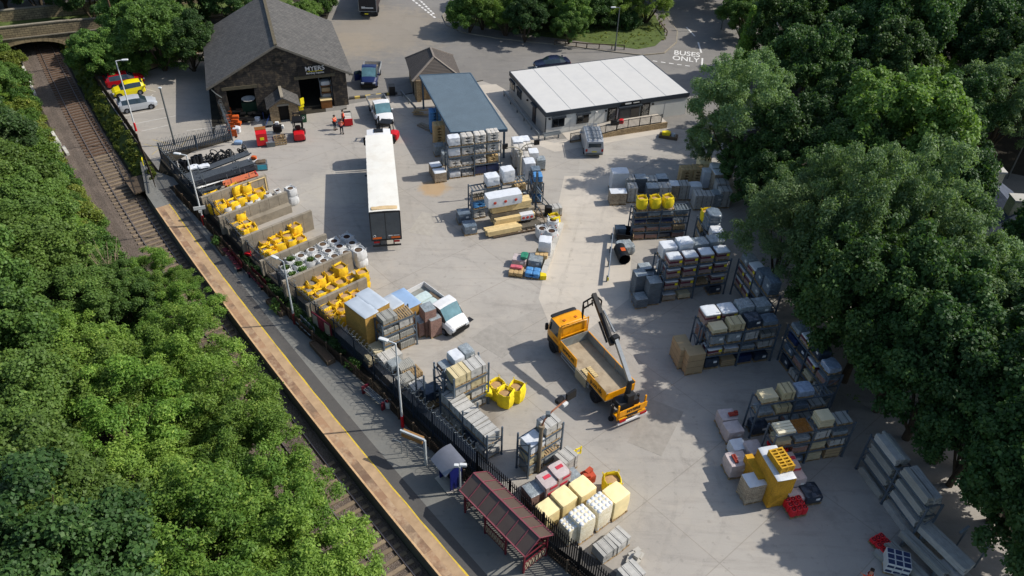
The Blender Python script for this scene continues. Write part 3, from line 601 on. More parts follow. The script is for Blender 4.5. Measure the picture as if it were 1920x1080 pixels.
box_thing('counter','brown timber counter just inside the right warehouse doorway','counter',(1.2,.7,.95),mBROWNW,wsh(12.0,.1),WY,[('top',(0,0,.97),(1.3,.8,.05),mTIMB)])
# ---- small gabled hut on the front of it
h=thing('stone_hut','small stone hut with pitched slate roof in front of the warehouse','hut',wsh(5.7,-2.5),WY)
def hut_wall():
    mb=MB(); w=3.0; zt=lambda x:2.05+.95*(1-abs(x-w/2)/(w/2))
    xs=[0,.95,1.5,2.0,w]
    for a,b in zip(xs,xs[1:]):
        zb=1.95 if .94<a+.01 and b<2.01 else 0
        mb.add([(a,0,zb),(b,0,zb),(b,0,zt(b)),(a,0,zt(a)),(a,.3,zb),(b,.3,zb)],[(0,1,2,3),(1,0,4,5)])
    mb.box((.15,1.25,1.02),(.3,2.49,2.05)); mb.box((w-.15,1.25,1.02),(.3,2.49,2.05)); return mb
hut_wall().build('wall',mSANDST,h)
r=gable_roof(h,mSLATE,3.0,2.4,2.05,3.0,.28,.14,name='roof',ridge=mCOPING)
MB().box((1.48,.6,1.0),(1.0,.1,1.95)).build('door',M('dark_door','1A1612',.7,.2,3,rnd=0),h); MB().box((1.48,-.03,2.03),(1.3,.12,.18)).build('lintel',mCOPING,h)
# ---- modular office
OY=RD(21.541); of=thing('modular_office','long grey modular office with flat white roof and dark fascia','office building',(2.963,78.066,0),OY)
OL,OD,OH=17.46,11.28,2.62
MB().box((OL/2,OD/2,(OH-.45)/2),(OL-.1,OD-.1,OH-.45)).build('wall',mPANEL,of)
MB().box((-0.005+.04,OD/2,(OH-.45)/2),(.08,OD-.14,OH-.5)).build('side_wall',mPANELB,of)
mb=MB()
for x,y,sx,sy in ((OL/2,0,OL+.1,.1),(OL/2,OD,OL+.1,.1),(0,OD/2,.1,OD-.1),(OL,OD/2,.1,OD-.1)): mb.box((x,y,OH-.2),(sx,sy,.5))
mb.build('fascia',mANTH,of)
r=MB().box((OL/2,OD/2,OH-.04),(OL-.1,OD-.1,.12)).build('roof',mROOFW,of)
mb=MB()
for i in range(1,6): mb.box((i*2.91,OD/2,OH+.026),(.05,OD-.12,.012))
mb.build('roof_seam',mSEAM,r)
mb=MB()
for i in range(1,6): mb.box((i*2.91,-.0+.045,.98),(.012,.02,1.9))
mb.build('panel_joint',mSEAM,of)
MB().box((.03,.03,1.0),(.1,.1,2.1)).build('corner_trim',mANTH,of)
def win(parent,x,z,w,hh,face='F',shut=True):
    if face=='F': c=lambda d:(x,.05-d,z); s=lambda dw,dh,t:(w+dw,t,hh+dh)
    else: c=lambda d:(0-d,x,z); s=lambda dw,dh,t:(t,w+dw,hh+dh)
    f=MB().box(c(.03),s(.12,.12,.08)).build('window',mANTH,parent); MB().box(c(.075),s(-.04,-.04,.02)).build('pane',mDGLASS,f)
    mm=MB().box(c(.09),(.06,.03,hh) if face=='F' else (.03,.06,hh)).build('mullion',mANTH,f)
    if shut: MB().box((x,-.1,z+hh/2+.16) if face=='F' else (-.14,x,z+hh/2+.16),(w+.3,.24,.22) if face=='F' else (.24,w+.3,.22)).build('shutter_box',mANTH,f)
win(of,1.5,1.35,1.35,.95); win(of,4.4,1.35,1.35,.95)
win(of,7.9,1.35,1.2,.8,'S'); win(of,10.1,1.35,1.1,.8,'S')
d=MB().box((-.02,3.2,1.0),(.1,.95,2.0)).build('door',mANTH,of); MB().box((-.08,3.2,1.0),(.02,.7,1.7)).build('pane',M('brown_door_panel','4A3F3A',.5,.1,2,rnd=0),d); MB().box((-.14,3.2,2.12),(.26,1.3,.2)).build('shutter_box',mANTH,d)
for x in (7.95,12.05):
    g=MB().box((x,.02,1.25),(1.15,.08,1.75)).build('notice_board',mBLACK,of)
    mb=MB()
    for i in range(11): mb.box((x-.32+.05*(i%3),-.03,.5+.14*i),(.12,.02,.03)); mb.box((x+.12,-.03,.5+.14*i),(.5+.1*(i%2),.02,.022))
    mb.build('white_rows',mWORN,g)
d=MB().box((10.05,.0,1.25),(2.6,.1,1.95)).build('entrance_door',mANTH,of); MB().box((9.45,-.06,1.2),(1.15,.02,1.75)).build('pane',M('greyish_glass','3B4144',.1,.15,3,rnd=0),d); MB().box((10.75,-.06,1.2),(1.05,.02,1.75)).build('pane',mDGLASS,d); MB().box((10.05,-.14,2.08),(2.9,.3,.16)).build('canopy',mANTH,d)
sg=MB().box((10.1,-.08,2.45),(2.4,.05,.26)).build('fascia_sign',mBLACK,of)
MB().box((9.75,-.11,2.45),(.75,.02,.15)).build('white_panel',mWLAB,sg); MB().box((10.75,-.11,2.45),(.75,.02,.08)).build('white_panel',mWLAB,sg)
for x in (.4,5.95,7.1,12.9): MB().soft((x,-.1,1.95),(.22,.2,.16),3,.01,2).build('wall_lamp',mBLACK if x!=5.95 else mWLINE,of)
MB().soft((-.1,5.2,1.8),(.2,.22,.16),3,.01,2).build('wall_lamp',mBLACK,of)
# ramp, wall and railing in front of the office
def ofw(x,y,z=0):
    c,s=math.cos(OY),math.sin(OY); return Vector((of.location.x+x*c-y*s,of.location.y+x*s+y*c,z))
rz=lambda x:.02+.62*sstep(2,9,x)
mb=MB(); xs=[2+i*.9 for i in range(14)]
for a,b in zip(xs,xs[1:]):
    mb.add([(a,-2.2,rz(a)),(b,-2.2,rz(b)),(b,-.05,rz(b)),(a,-.05,rz(a)),(a,-2.2,0),(b,-2.2,0)],[(0,1,2,3),(4,5,1,0)])
mb.build('ramp',mSLAB,loc=ofw(0,0),rz=OY,kind='structure')
mb=MB()
for a,b in zip(xs,xs[1:]): mb.add([(a,-2.4,0),(b,-2.4,0),(b,-2.4,rz(b)+.05),(a,-2.4,rz(a)+.05),(b,-2.203,rz(b)+.05),(a,-2.203,rz(a)+.05)],[(0,1,2,3),(3,2,4,5)])
mb.build('ramp_wall',mSANDST,loc=ofw(0,0),rz=OY,label='low buff stone wall holding the ramp in front of the office',cat='wall')
rl=thing('ramp_railing','black metal bar railing along the office ramp','railing',ofw(2,-2.3),OY)
mb=MB(); X=10.9
for z in (.15,1.05):
    for i in range(12): mb.beam((i*X/12,0,z+rz(2+i*X/12)),((i+1)*X/12,0,z+rz(2+(i+1)*X/12)),.05,.05)
mb.build('rail',mFENCEB,rl)
mb=MB()
for i in range(75): x=i*X/75; mb.box((x,0,.6+rz(2+x)),(.035,.035,.9))
mb.build('bars',mFENCEB,rl)
for i in range(9): x=i*X/8; MB().box((x,0,.55+rz(2+x)),(.07,.07,1.15)).build('post',mFENCEB,rl)
# galvanised crash barrier round the office corner
cb=thing('crash_barrier','long galvanised crash barrier along the left side of the office','crash barrier',ofw(-1.0,10.5),OY)
mb=MB(); mb.beam((0,0,.62),(0,-11.2,.62),.08,.3); mb.build('beam',mGALV,cb)
for i in range(6): MB().box((.08,-2.2*i,.32),(.12,.12,.66)).build('post',mGALVD,cb)
cb=thing('crash_barrier','short galvanised crash barrier across the near corner of the office','crash barrier',ofw(-.6,-1.1),OY)
mb=MB(); mb.beam((0,0,.62),(2.0,.1,.62),.08,.3); mb.beam((0,.3,.62),(2.0,.35,.62),.08,.3); mb.build('beam',mGALV,cb)
for x in (.2,1.8): MB().box((x,.17,.32),(.12,.14,.64)).build('post',mGALVD,cb)
# ---- blue steel canopy
cn=thing('steel_canopy','open steel canopy with blue grey profiled roof behind the sack rack','canopy',G(846,245,3.45)*1,RD(17))
nl,nr,fl_,fr_=G(846,248,3.4),G(951,242,3.4),G(787,141,3.9),G(873,137,3.9)
cn.location=(nl.x,nl.y,0); u=(nr-nl); cn.rotation_euler=(0,0,math.atan2(u.y,u.x)); cw=math.hypot(u.x,u.y)
vv=fl_-nl; ca,sa=math.cos(-cn.rotation_euler.z),math.sin(-cn.rotation_euler.z); sk=(vv.x*ca-vv.y*sa,vv.x*sa+vv.y*ca)
def cq(a,b,z): return (a+sk[0]*b/sk[1],b,z)
D_=sk[1]; zr=lambda b:3.4+.5*b/D_
mb=MB(); P4=[cq(0,0,3.4),cq(cw,0,3.4),cq(cw,D_,3.9),cq(0,D_,3.9)]
mb.add(P4+[(p[0],p[1],p[2]-.1) for p in P4],[(0,1,2,3),(7,6,5,4),(0,4,5,1),(1,5,6,2),(2,6,7,3),(3,7,4,0)])
cr_=mb.build('roof',mCLAD,cn)
mb=MB()
for a,b in ((P4[0],P4[1]),(P4[1],P4[2]),(P4[2],P4[3]),(P4[3],P4[0])): mb.beam((a[0],a[1],a[2]-.12),(b[0],b[1],b[2]-.12),.12,.3)
mb.build('eaves_beam',M('canopy_blue_grey','465A68',.5,.1,2,rnd=0),cn)
for b in (.3,D_/2,D_-.3):
    for a in (.2,cw-.2): p=cq(a,b,0); MB().box((p[0],p[1],zr(b)/2-.1),(.2,.2,zr(b)-.2)).build('post',M('canopy_blue_grey','465A68'),cn)
# ---- hipped stone kiosk
ks=thing('stone_lodge','small buff stone lodge with hipped brown tiled roof behind the canopy','lodge',G(776,190),RD(14))
kw,kl,ke,kr=5.6,6.6,2.5,4.3
mb=MB(); mb.box((kw/2,kl/2,ke/2),(kw-.5,kl-.5,ke)); mb.build('wall',mSANDST,ks)
MB().box((.6,.02,1.3),(.5,.7,2.6)).build('buttress',mSANDST,ks)
mb=MB(); A=[(-.1,-.1,ke),(kw+.1,-.1,ke),(kw+.1,kl+.1,ke),(-.1,kl+.1,ke)]; rd=[(kw/2,2.2,kr),(kw/2,kl-1.6,kr)]
mb.add(A+rd,[(0,1,4),(1,2,5,4),(2,3,5),(3,0,4,5),(3,2,1,0)]); r=mb.build('roof',mTILE,ks)
mb=MB()
for a,b in ((A[0],rd[0]),(A[1],rd[0]),(A[2],rd[1]),(A[3],rd[1]),(rd[0],rd[1])): mb.beam(a,b,.2,.12)
mb.build('ridge_tile',M('pale_hip_tile','7D746A',.9,.15,3,rnd=0),r)
MB().box((.25-.03,2.0,1.0),(.08,.8,1.9)).build('door',mBLACK,ks)
mb=MB(); mb.box((-1.0,.4,.55),(.7,.9,1.1)); mb.build('bin_store',mBLACK,loc=G(752,178),rz=RD(14),label='black slatted bin store beside the stone lodge',cat='bin store')
gr=thing('guard_rail','short grey guard rail running from the stone lodge to the canopy','guard rail',G(752,180),RD(-62))
MB().beam((0,0,.6),(4.6,0,.6),.08,.3).build('beam',mGALVD,gr)
for x in (.2,2.3,4.4): MB().box((x,.09,.3),(.1,.1,.62)).build('post',mGALVD,gr)
# ---- house at the far right: roof and chimney stacks
hs=thing('stone_house','slate roofed house with two cream stone chimneys beyond the trees','house',(39.5,44,0),RD(-62))
MB().box((0,0,2.3),(22,8,4.6)).build('wall',mCREAM,hs)
mb=MB(); mb.add([(-11.2,-4.3,4.5),(11.2,-4.3,4.5),(11.2,0,7.2),(-11.2,0,7.2),(-11.2,4.3,4.5),(11.2,4.3,4.5)],[(0,1,2,3),(3,2,5,4),(0,3,4),(1,5,2)])
r=mb.build('roof',mRTILE,hs)
bpy.context.view_layer.update()
# place by the chimneys' measured spots
c1,c2=G(1862,330,6.6),G(1908,384,6.6)
d=(c2-c1); hs.rotation_euler=(0,0,math.atan2(d.y,d.x)); m_=(c1+c2)/2; dd=d.normalized(); hs.location=(m_.x+dd.x*6+dd.y*0,m_.y+dd.y*6,-1.0)
for x in (-6-d.length/2,-6+d.length/2):
    c=MB().box((x,0,7.0),(1.05,1.3,2.4)).build('chimney',mCREAM,r); MB().box((x,0,8.25),(1.2,1.45,.16)).build('chimney_cap',mCONCL,c)
sheet('side_road',[(45,76,0),(60,70,0),(75,40,0),(52,30,0),(46,44,0)],.006,mASPH)
wl=MB(); wl.beam((47,72,.6),(55,40,.6),.4,1.3); wl.build('garden_wall',mCREAM,label='pale garden wall by the house chimneys at the right edge',cat='wall')
# ================================================================ fences
def palisade(pts,label,h=2.1,mat=mFENCE,wire=True,gap=.165,bay=2.75,outset=0,group=None):
    o=thing('palisade_fence',label,'fence',pts[0],0,group); p0=Vector(pts[0]); L=0; segs=[]
    for a,b in zip(pts,pts[1:]):
        a,b=Vector(a)-p0,Vector(b)-p0; n=max(1,round((b-a).length/bay)); d=(b-a)/n; segs+=[(a+d*i,a+d*(i+1)) for i in range(n)]
    for a,b in segs:
        d=(b-a); u=d.normalized(); k=max(2,int(d.length/gap)); mb=MB(); nrm=Vector((-u.y,u.x,0))
        for i in range(k):
            q=a+d*((i+.5)/k); w=.047
            vs=[q-u*w,q-nrm*.02,q+u*w]; t=[v+Vector((0,0,h-.12)) for v in vs]; tip=q+Vector((0,0,h+.04))
            mb.add([v+Vector((0,0,.08)) for v in vs]+t+[tip],[(0,1,4,3),(1,2,5,4),(2,0,3,5),(3,4,6),(4,5,6),(5,3,6)])
        for z in (.35,h-.5): mb.beam(a+Vector((0,0,z))+nrm*.03,b+Vector((0,0,z))+nrm*.03,.04,.06)
        mb.build('fence_panel',mat,o)
        MB().box((a.x,a.y,h/2-.1),(.09,.09,h+.1),math.atan2(u.y,u.x)).build('post',mat,o)
    if wire:
        mb=MB(); pts_=[]
        for a,b in segs:
            d=b-a; u=d.normalized(); nrm=Vector((-u.y,u.x,0)); n=int(d.length/.085)
            for i in range(n):
                t=i*2*PI*.085/.42; q=a+d*(i/n)+Vector((0,0,h+.16))+nrm*(.22*math.cos(t))+Vector((0,0,.22*math.sin(t))); pts_.append(q)
        mb.tube(pts_,.012,3); mb.build('razor_wire',mGALVD,o)
    return o
tp=lambda ts,z=.02,d=-.1:[fl(t,d,z) for t in ts]
palisade(tp((28.5,23,18,13,8,2.5)),'blue grey palisade fence with coiled razor wire behind the yellow bag bays',1.7)
palisade(tp((2.5,-3,-8,-13,-17.5,-22),-.5,-.28),'dark palisade fence with razor wire behind the kerb racks and block stacks',2.6)
palisade(tp((-22,-25,-28,-31,-34,-38,-42),-.4,-.28),'black palisade fence beside the maroon shelter and straw coloured bale hoods',2.5,mFENCEB,False)
a,b=fl(28.5,-.1,.45),G(436,262,.6); palisade([a,(a+b)/2,b],'blue grey palisade fence between the car park and the black pipe store',1.5)
a,b=G(436,262,.3),G(413,208,.1); palisade([a,b],'short galvanised palisade panel with razor wire beside the orange barriers',1.8,mGALVD)
# picket fence at the back of the platform
pk=thing('picket_fence','low dark wooden picket fence along the back of the platform','fence',RW(22,pick(22),-.6)); p0=pk.location.copy()
for i in range(32):
    t0=22-i*1.75; t1=t0-1.75
    if -25.2<t1<-22.9 or True:
        a,b=RW(t0,pick(t0),-.6)-p0,RW(t1,pick(t1),-.6)-p0; mb=MB(); n=12
        for k in range(n):
            q=a.lerp(b,(k+.5)/n); mb.box((q.x,q.y,.52),(.05,.05,1.02))
        for z in (.25,.85): mb.beam(a+Vector((0,0,z)),b+Vector((0,0,z)),.05,.09)
        mb.build('picket_panel',mWOODF,pk); MB().box((a.x,a.y,.56),(.12,.12,1.14)).build('post',mPALD,pk)
# dark fence by the platform ramp
for (a,b,lab) in (((178,148),(262,272),'dark bar fence between the parked cars and the railway verge'),((262,272),(292,352),'dark timber fence with warning notice at the top of the platform ramp')):
    z0=-.02; a,b=G(*a,z0),G(*b,z0); o=thing('trackside_fence',lab,'fence',a); n=max(3,int((b-a).length/1.8)); d=(b-a)/n
    for i in range(n):
        mb=MB()
        for k in range(12): q=d*(i+(k+.5)/12); mb.box((q.x,q.y,.62),(.05,.05,1.2))
        for z in (.2,1.1): mb.beam(d*i+Vector((0,0,z)),d*(i+1)+Vector((0,0,z)),.06,.08)
        mb.build('fence_panel',mWOODF,o); MB().box((d.x*i,d.y*i,.65),(.12,.12,1.3)).build('post',mWOODF,o)
o=thing('warning_sign','yellow warning notice above white notice on the ramp fence','sign',G(274,325,-.1)); MB().box((0,0,1.3),(.06,.5,.75),RD(20)).build('yellow_plate',mYTAG,o); MB().box((.02,0,.75),(.05,.5,.45),RD(20)).build('white_plate',mWLAB,o); MB().box((.06,0,.7),(.06,.06,1.5)).build('post',mGPOST,o)
dk=MB().box((0,0,0),(2.0,3.2,.12)); dk.build('timber_deck',mPALD,loc=G(262,345,-.9),rz=RD(38),label='dark timber crossing deck at the top end of the platform',cat='deck')
# ================================================================ store bays
US=Vector((math.cos(RD(43)),math.sin(RD(43)),0)); 
def bay_wall(px,lab,L,h=1.9,ext=None):
    e=G(px[0],px[1],h); a=e-US*L; o=thing('bay_wall',lab,'bay wall',(a.x,a.y,0),RD(43),'concrete bay walls along the fence')
    mb=MB(); n=int(L/1.0)+1
    for i in range(n): x0=L*i/n; mb.box((x0+L/n/2,0,h/2),(L/n-.02,.26,h))
    mb.build('wall_panels',mCONC,o); return o
b1=bay_wall((498,327),'concrete bay wall between the orange pipes and topmost yellow bags',6.4,1.8)
mb=MB(); mb.beam((4.0,-.16,1.65),(6.2,-.16,1.65),.05,.09); mb.beam((4.0,-.16,.5),(4.0,-.16,1.65),.05,.09); mb.beam((6.2,-.16,.2),(6.2,-.16,1.65),.05,.09); mb.build('timber_frame',mTIMB,b1)
b2=bay_wall((537,359),'concrete bay wall with stepped foot beside the tall white bag',6.6,1.85)
MB().box((3.4,-.45,.4),(6.2,.6,.8)).build('stepped_foot',mCONC,b2)
bay_wall((583,394),'concrete bay wall above the third bay of yellow bags',6.7,1.95)
bay_wall((611,438),'concrete bay wall between yellow bags and white soil bags',6.2,1.5)
bay_wall((658,471),'concrete bay wall below the white soil bags',6.3,1.9)
bay_wall((686,520),'lowest concrete bay wall beside the tall board stacks',5.4,1.5)
# ---- bulk bags
def bulk_bag(cloth,fill,seed,flap=True,size=.92,h=.88,cat='bulk bag'):
    def mk():
        mb=MB(); s=size/2; n=8; prof=[(0,.9),(.08,.99),(.3,1.07),(.55,1.1),(.78,1.04),(.92,.97),(1.0,.93)]
        rnd=random.Random(seed); K=28; ring=[]
        for z,k in prof:
            for i in range(K):
                t=2*PI*i/K+PI/4; c,sn=math.cos(t),math.sin(t); q=1/max(abs(c),abs(sn)); q=q*.42+.58*1.09
                w=1+rnd.uniform(-.02,.02)+(.09*noise.noise(Vector((c*3,sn*3,z*4+seed))))
                zz=z*h+(rnd.uniform(-.03,.06) if z>.9 else 0)+(.09*max(0,abs(c*sn)*2-.75) if z>.9 else 0)
                ring.append((c*q*s*k*w,sn*q*s*k*w,zz))
        R_=len(prof); mb.add(ring,[(r*K+i,r*K+(i+1)%K,(r+1)*K+(i+1)%K,(r+1)*K+i) for r in range(R_-1) for i in range(K)]+[tuple(range(K-1,-1,-1))])
        inn=[(x*.95,y*.95,z-.0) for x,y,z in ring[-K:]]; low=[(x*.93,y*.93,h*.7) for x,y,z in ring[-K:]]; b=len(mb.v)
        mb.add(ring[-K:]+inn+low,[(i,K+i,K+(i+1)%K,(i+1)%K)[::-1] for i in range(K)]+[(K+i,K+(i+1)%K,2*K+(i+1)%K,2*K+i) for i in range(K)])
        if flap:
            for q in range(rnd.choice((1,2,2))):
                t=rnd.choice((0,1,2,3))*PI/2; w=rnd.uniform(.26,.38); lx=rnd.uniform(.1,.2); c,sn=math.cos(t),math.sin(t)
                P=lambda x,y,z:(x*c-y*sn,x*sn+y*c,z)
                mb.add([P(s*.98,-w,h*.97),P(s*.98,w,h*.97),P(s*.98-lx*.6,w*.9,h*1.09),P(s*.98-lx*.6,-w*.9,h*1.13),P(s*.98-lx,w*.8,h*.98),P(s*.98-lx,-w*.8,h*1.0)],[(0,1,2,3),(3,2,4,5)])
        o=mb.build('bulk_bag',cloth,smooth=50); o['category']=cat
        if not flap: mb_n=MB().lathe((0,0,h*.86),[(size*.31,.07),(size*.36,.1),(size*.47,.03)],20); mb_n.build('collar',cloth,o,smooth=60)
        f=MB(); ctr=(0,0,h*.86 if not flap else h*.83); pr=[(0,.04),(.2,.03),(.36,.0),(.47,-.05)]
        f.lathe(ctr,[(r*size/.92,z+.01*rnd.uniform(-1,1)) for r,z in pr[::-1]],14); f.build('fill',fill,o,smooth=60)
        lp=MB()
        for sx,sy in ((-1,-1),(1,-1),(1,1),(-1,1)):
            b=Vector((sx*s*.86,sy*s*.86,h*.97)); a=rnd.uniform(.1,.2); lp.tube([b+Vector((-sx*.02,sy*.03,-.1)),b+Vector((sx*.05,sy*.05,a)),b+Vector((sx*.09,sy*.0,a*.6)),b+Vector((sx*.02,-sy*.1,-.1))],.018,4)
        lp.build('lifting_loops',cloth,o); return o
    return mk
FY=[bulk_bag(mYBAG,mSAND,1),bulk_bag(mYBAG,mGRIT,2),bulk_bag(mYBAG,mSAND,5),bulk_bag(mYBAG,mSAND,9)]
FW=[bulk_bag(mWBAG,mSOILF,3,False),bulk_bag(mWBAG,mSOILF,4,False),bulk_bag(mWBAG,mBARK,6,False)]
def bag(kind,px,py,z,lab,grp,rz=None,sc=1.):
    """px,py: centre of the bag's mouth in the photograph, z: its height"""
    p=G(px,py,z-.1); base=max(0,z-.95*sc); rng=random.Random(int(px*7+py))
    i=rng.randrange(4 if kind=='y' else 3)
    if kind=='y': k,m=('y',i),FY[i]
    elif kind=='w': k,m=('w',i),FW[i]
    r=rz if rz is not None else RD(43+rng.uniform(-14,14)+rng.choice((0,90,180,270)))
    o=stamp(k,m,(p.x,p.y,base),r,lab,grp,sc*rng.uniform(.95,1.04)); bags.append((p.x,p.y,z)); return o
bags=[]
def Z4(o,pts): return [(o[0]+x/4,o[1]+y/4,z) for x,y,z in pts]
def fillbay(kind,pts,desc,grp,under=True):
    """pts in the order rear row first; labels count along the rows"""
    ranks={}
    for i,(x,y,z) in enumerate(pts):
        lab=desc[i] if isinstance(desc,list) else desc
        bag(kind,x,y,z,lab,grp)
        if under and z>1.45:
            p=G(x,y,z-.1); rng=random.Random(i); k=('y',rng.randrange(4)) if kind=='y' else ('w',0)
            stamp(k,FY[k[1]] if kind=='y' else FW[0],(p.x,p.y,0),RD(43),'lower bag under '+lab.replace('upper ','').replace('yellow ',''),grp,.98)
Cz=(240,220); Dz=(360,420)
w1='yellow sand bag, %s, topmost bay beside orange pipes'
fillbay('y',Z4(Cz,[(800,515,1.75),(875,498,1.8),(655,570,1.05),(735,565,1.2),(595,590,1.0),(985,548,1.0),(925,580,.95),(845,600,1.0),(785,632,.9),(690,638,1.1),(615,622,1.0),(650,672,.8)]),
 [w1%q for q in ('rear row second from right','far right of rear row','second from left of rear row','third from left of rear row','far left corner','front right end','second from right in front','in the centre','front centre by the white bags','large one at front left','behind the front left one','smallest at the front left')],'yellow sand bags in the topmost bay')
w2='yellow bulk bag, %s, second bay under the stepped wall'
fillbay('y',Z4(Cz,[(755,735,1.0),(832,712,1.55),(785,772,.95),(882,790,.95),(830,815,.8),(925,830,.75),(880,855,.6)]),
 [w2%q for q in ('rear left','upper one at the rear','left of the middle','right of the middle','low one in front','emptied one at front right','flattened one in the front')],'yellow bags in the second bay')
w3='yellow sand bag, %s, bay above the white bags'
fillbay('y',Z4(Dz,[(505,92,1.0),(590,80,1.1),(685,38,1.3),(770,12,1.55),(455,125,.95),(548,128,1.05),(628,112,1.1),(715,82,1.2),(812,108,.85),(590,150,1.0),(655,140,1.05),(735,110,1.15),(555,188,.95),(595,215,.75)]),
 [w3%q for q in ('rear row far left','rear row second','rear row third','rear row far right','left end by the fence','second row left','second row centre','second row right','slumped at open end','front row left','front row centre','front row right','front left corner','lowest at the front left')],'yellow bags in the third bay')
w5='yellow gravel bag, %s, bay below the white bags'
fillbay('y',Z4(Dz,[(1110,318,1.6),(1030,362,1.3),(955,395,1.2),(900,438,1.1),(812,450,.95),(1190,395,1.3),(1115,430,1.2),(1045,470,1.1),(965,508,1.0),(875,490,.9),(1275,358,1.7),(930,550,.7)]),
 [w5%q for q in ('rear row right','rear row third','rear row second','rear row left','left end by the palings','front row right','front row third','front row second','front row left','squeezed in the middle','past the wall end','lowest by the fence')],'yellow gravel bags in the fifth bay')
w6='yellow bulk bag, %s, lowest bay beside the tall board stacks'
fillbay('y',Z4(Dz,[(1150,532,1.3),(1075,575,1.1),(1000,618,1.0),(1125,632,1.0),(1040,660,.9),(1225,520,1.2),(1150,580,1.1),(1060,700,.8),(1120,705,.7)]),
 [w6%q for q in ('rear row right','rear row centre','left end','front row right','front row left','against the far board stack','middle right','lowest near the fence','in the shade of the boards')],'yellow bags in the lowest bay')
w4='white bulk bag of brown soil, %s, bay of white bags'
fillbay('w',Z4(Dz,[(1160,95,1.1),(1065,125,1.1),(980,150,1.05),(895,188,1.0),(815,232,1.0),(1200,135,1.1),(1105,163,1.05),(1020,198,1.0),(945,240,.95),(1155,212,1.0),(1068,238,.95),(985,275,.9)]),
 [w4%q for q in ('rear row far right','rear row fourth','rear row third','rear row second','rear row left','middle row far right','middle row third','middle row second','middle row left','front row right','front row centre','front row left')],'white soil bags in the fourth bay')
bag('w',(360+1247/4),(420+190/4),1.75,'large white bulk bag of soil stacked on another outside the end of the bay wall','white soil bags in the fourth bay',sc=1.15)
p=G(360+1255/4,420+190/4,1.65); stamp(('w',0),FW[0],(p.x,p.y,0),RD(43),'white bulk bag under the large soil bag outside the bay wall end','white soil bags in the fourth bay',1.05)
bag('w',544,352,1.75,'tall white bulk bag of dark grit at the end of the stepped bay wall','white bags by the stepped wall'); p=G(545,353,1.65); stamp(('w',2),FW[2],(p.x,p.y,0),RD(43),'lower white bulk bag at the end of the stepped bay wall','white bags by the stepped wall')
for i,(x,y) in enumerate([(745,680),(815,662),(905,638),(965,613),(1045,582),(1120,552)]): bag('w',240+x/4,220+y/4,.55,'slumped white bulk bag of dark grit, number %s along the foot of the stepped wall'%('one two three four five six'.split()[i]),'slumped white bags along the stepped wall',sc=.62 if i%2 else .7)
# weeds growing in white bags (crowns are made with the trees)
WEEDBAG=Z4(Dz,[(738,268,.95),(800,302,.9),(890,270,.95),(705,335,.8),(828,345,.85),(752,382,.75)])
for i,(x,y,z) in enumerate(WEEDBAG): bag('w',x,y,z,'white bulk bag overgrown with green weeds, %s, near the fence'%('rear left,middle,rear right,far left,front right,front left'.split(',')[i]),'weed grown white bags',sc=.9)
# loose bags
Ez=(600,560)
for (x,y,z,lab) in [(1330,655,1.0,'bright yellow bulk bag with printed side, rear of the group of three'),(1395,700,1.15,'bright yellow bulk bag standing in front of the group of three'),(1475,668,1.05,'bright yellow bulk bag on the right of the group of three')]:
    p=G(600+x/4,560+y/4,z); stamp(('yp',0),bulk_bag(mYBAGP,mSAND,14,True,.98,1.15),(p.x,p.y,0),RD(30+x%40),lab,'bright yellow bags beside the block rack',1.08)
p=G(1148,902,1.0); stamp(('yp',0),None,(p.x,p.y,0),RD(10),'yellow bulk bag half full of sand behind the straw coloured hoods','loose yellow bulk bags')
p=G(1040,405,1.0); stamp(('yp',0),None,(p.x,p.y,0),RD(25),'yellow bulk bag at the end of the concrete kerb beside the printed tubs','loose yellow bulk bags',.9)
p=G(917,720,1.6); MB().soft((0,0,.9),(.5,.8,.5),3,.12,5,.5).build('yellow_sack',mYBAGP,loc=(p.x,p.y,0),label='crumpled yellow bag leaning on the end of the block rack',cat='bag')
# white printed bags of bark at the concrete kerb
for i,(x,y,z,lab) in enumerate([(1250,705,1.0,'rear printed white bag of bark by the concrete kerb'),(1122,805,1.0,'left printed white bag of bark by the concrete kerb'),(1235,835,1.0,'front printed white bag of bark by the concrete kerb')]):
    p=G(840+x/6.35,300+y/6.35,z); o=stamp(('pb',0),bulk_bag(mWBAG,mBARK,21,False,1.0,1.0),(p.x,p.y,0),RD(20*i),lab,'printed white bags of bark')
    if i==0:
        mb=MB(); mb.box((0,-.535,.4),(.7,.02,.25)); mb.box((0,-.535,.68),(.6,.02,.08)); mb.build('printed_panel',mORNP,o); KIDS.pop(o,None)
# low concrete kerb units beside them
o=thing('concrete_kerb_barrier','long pale concrete kerb barrier running beside the sacks and bark bags','kerb barrier',G(1018,520)); a,b=Vector((0,0,0)),G(1052,425)-G(1018,520); n=7
for i in range(n): MB().beam(a.lerp(b,i/n)+Vector((0,0,.25)),a.lerp(b,(i+.97)/n)+Vector((0,0,.25)),.45,.5).build('block',mCONCL,o)
MB().soft((.0,-.15,.2),(.5,.5,.55),2,.05).build('end_marker',mYBAGP,o)
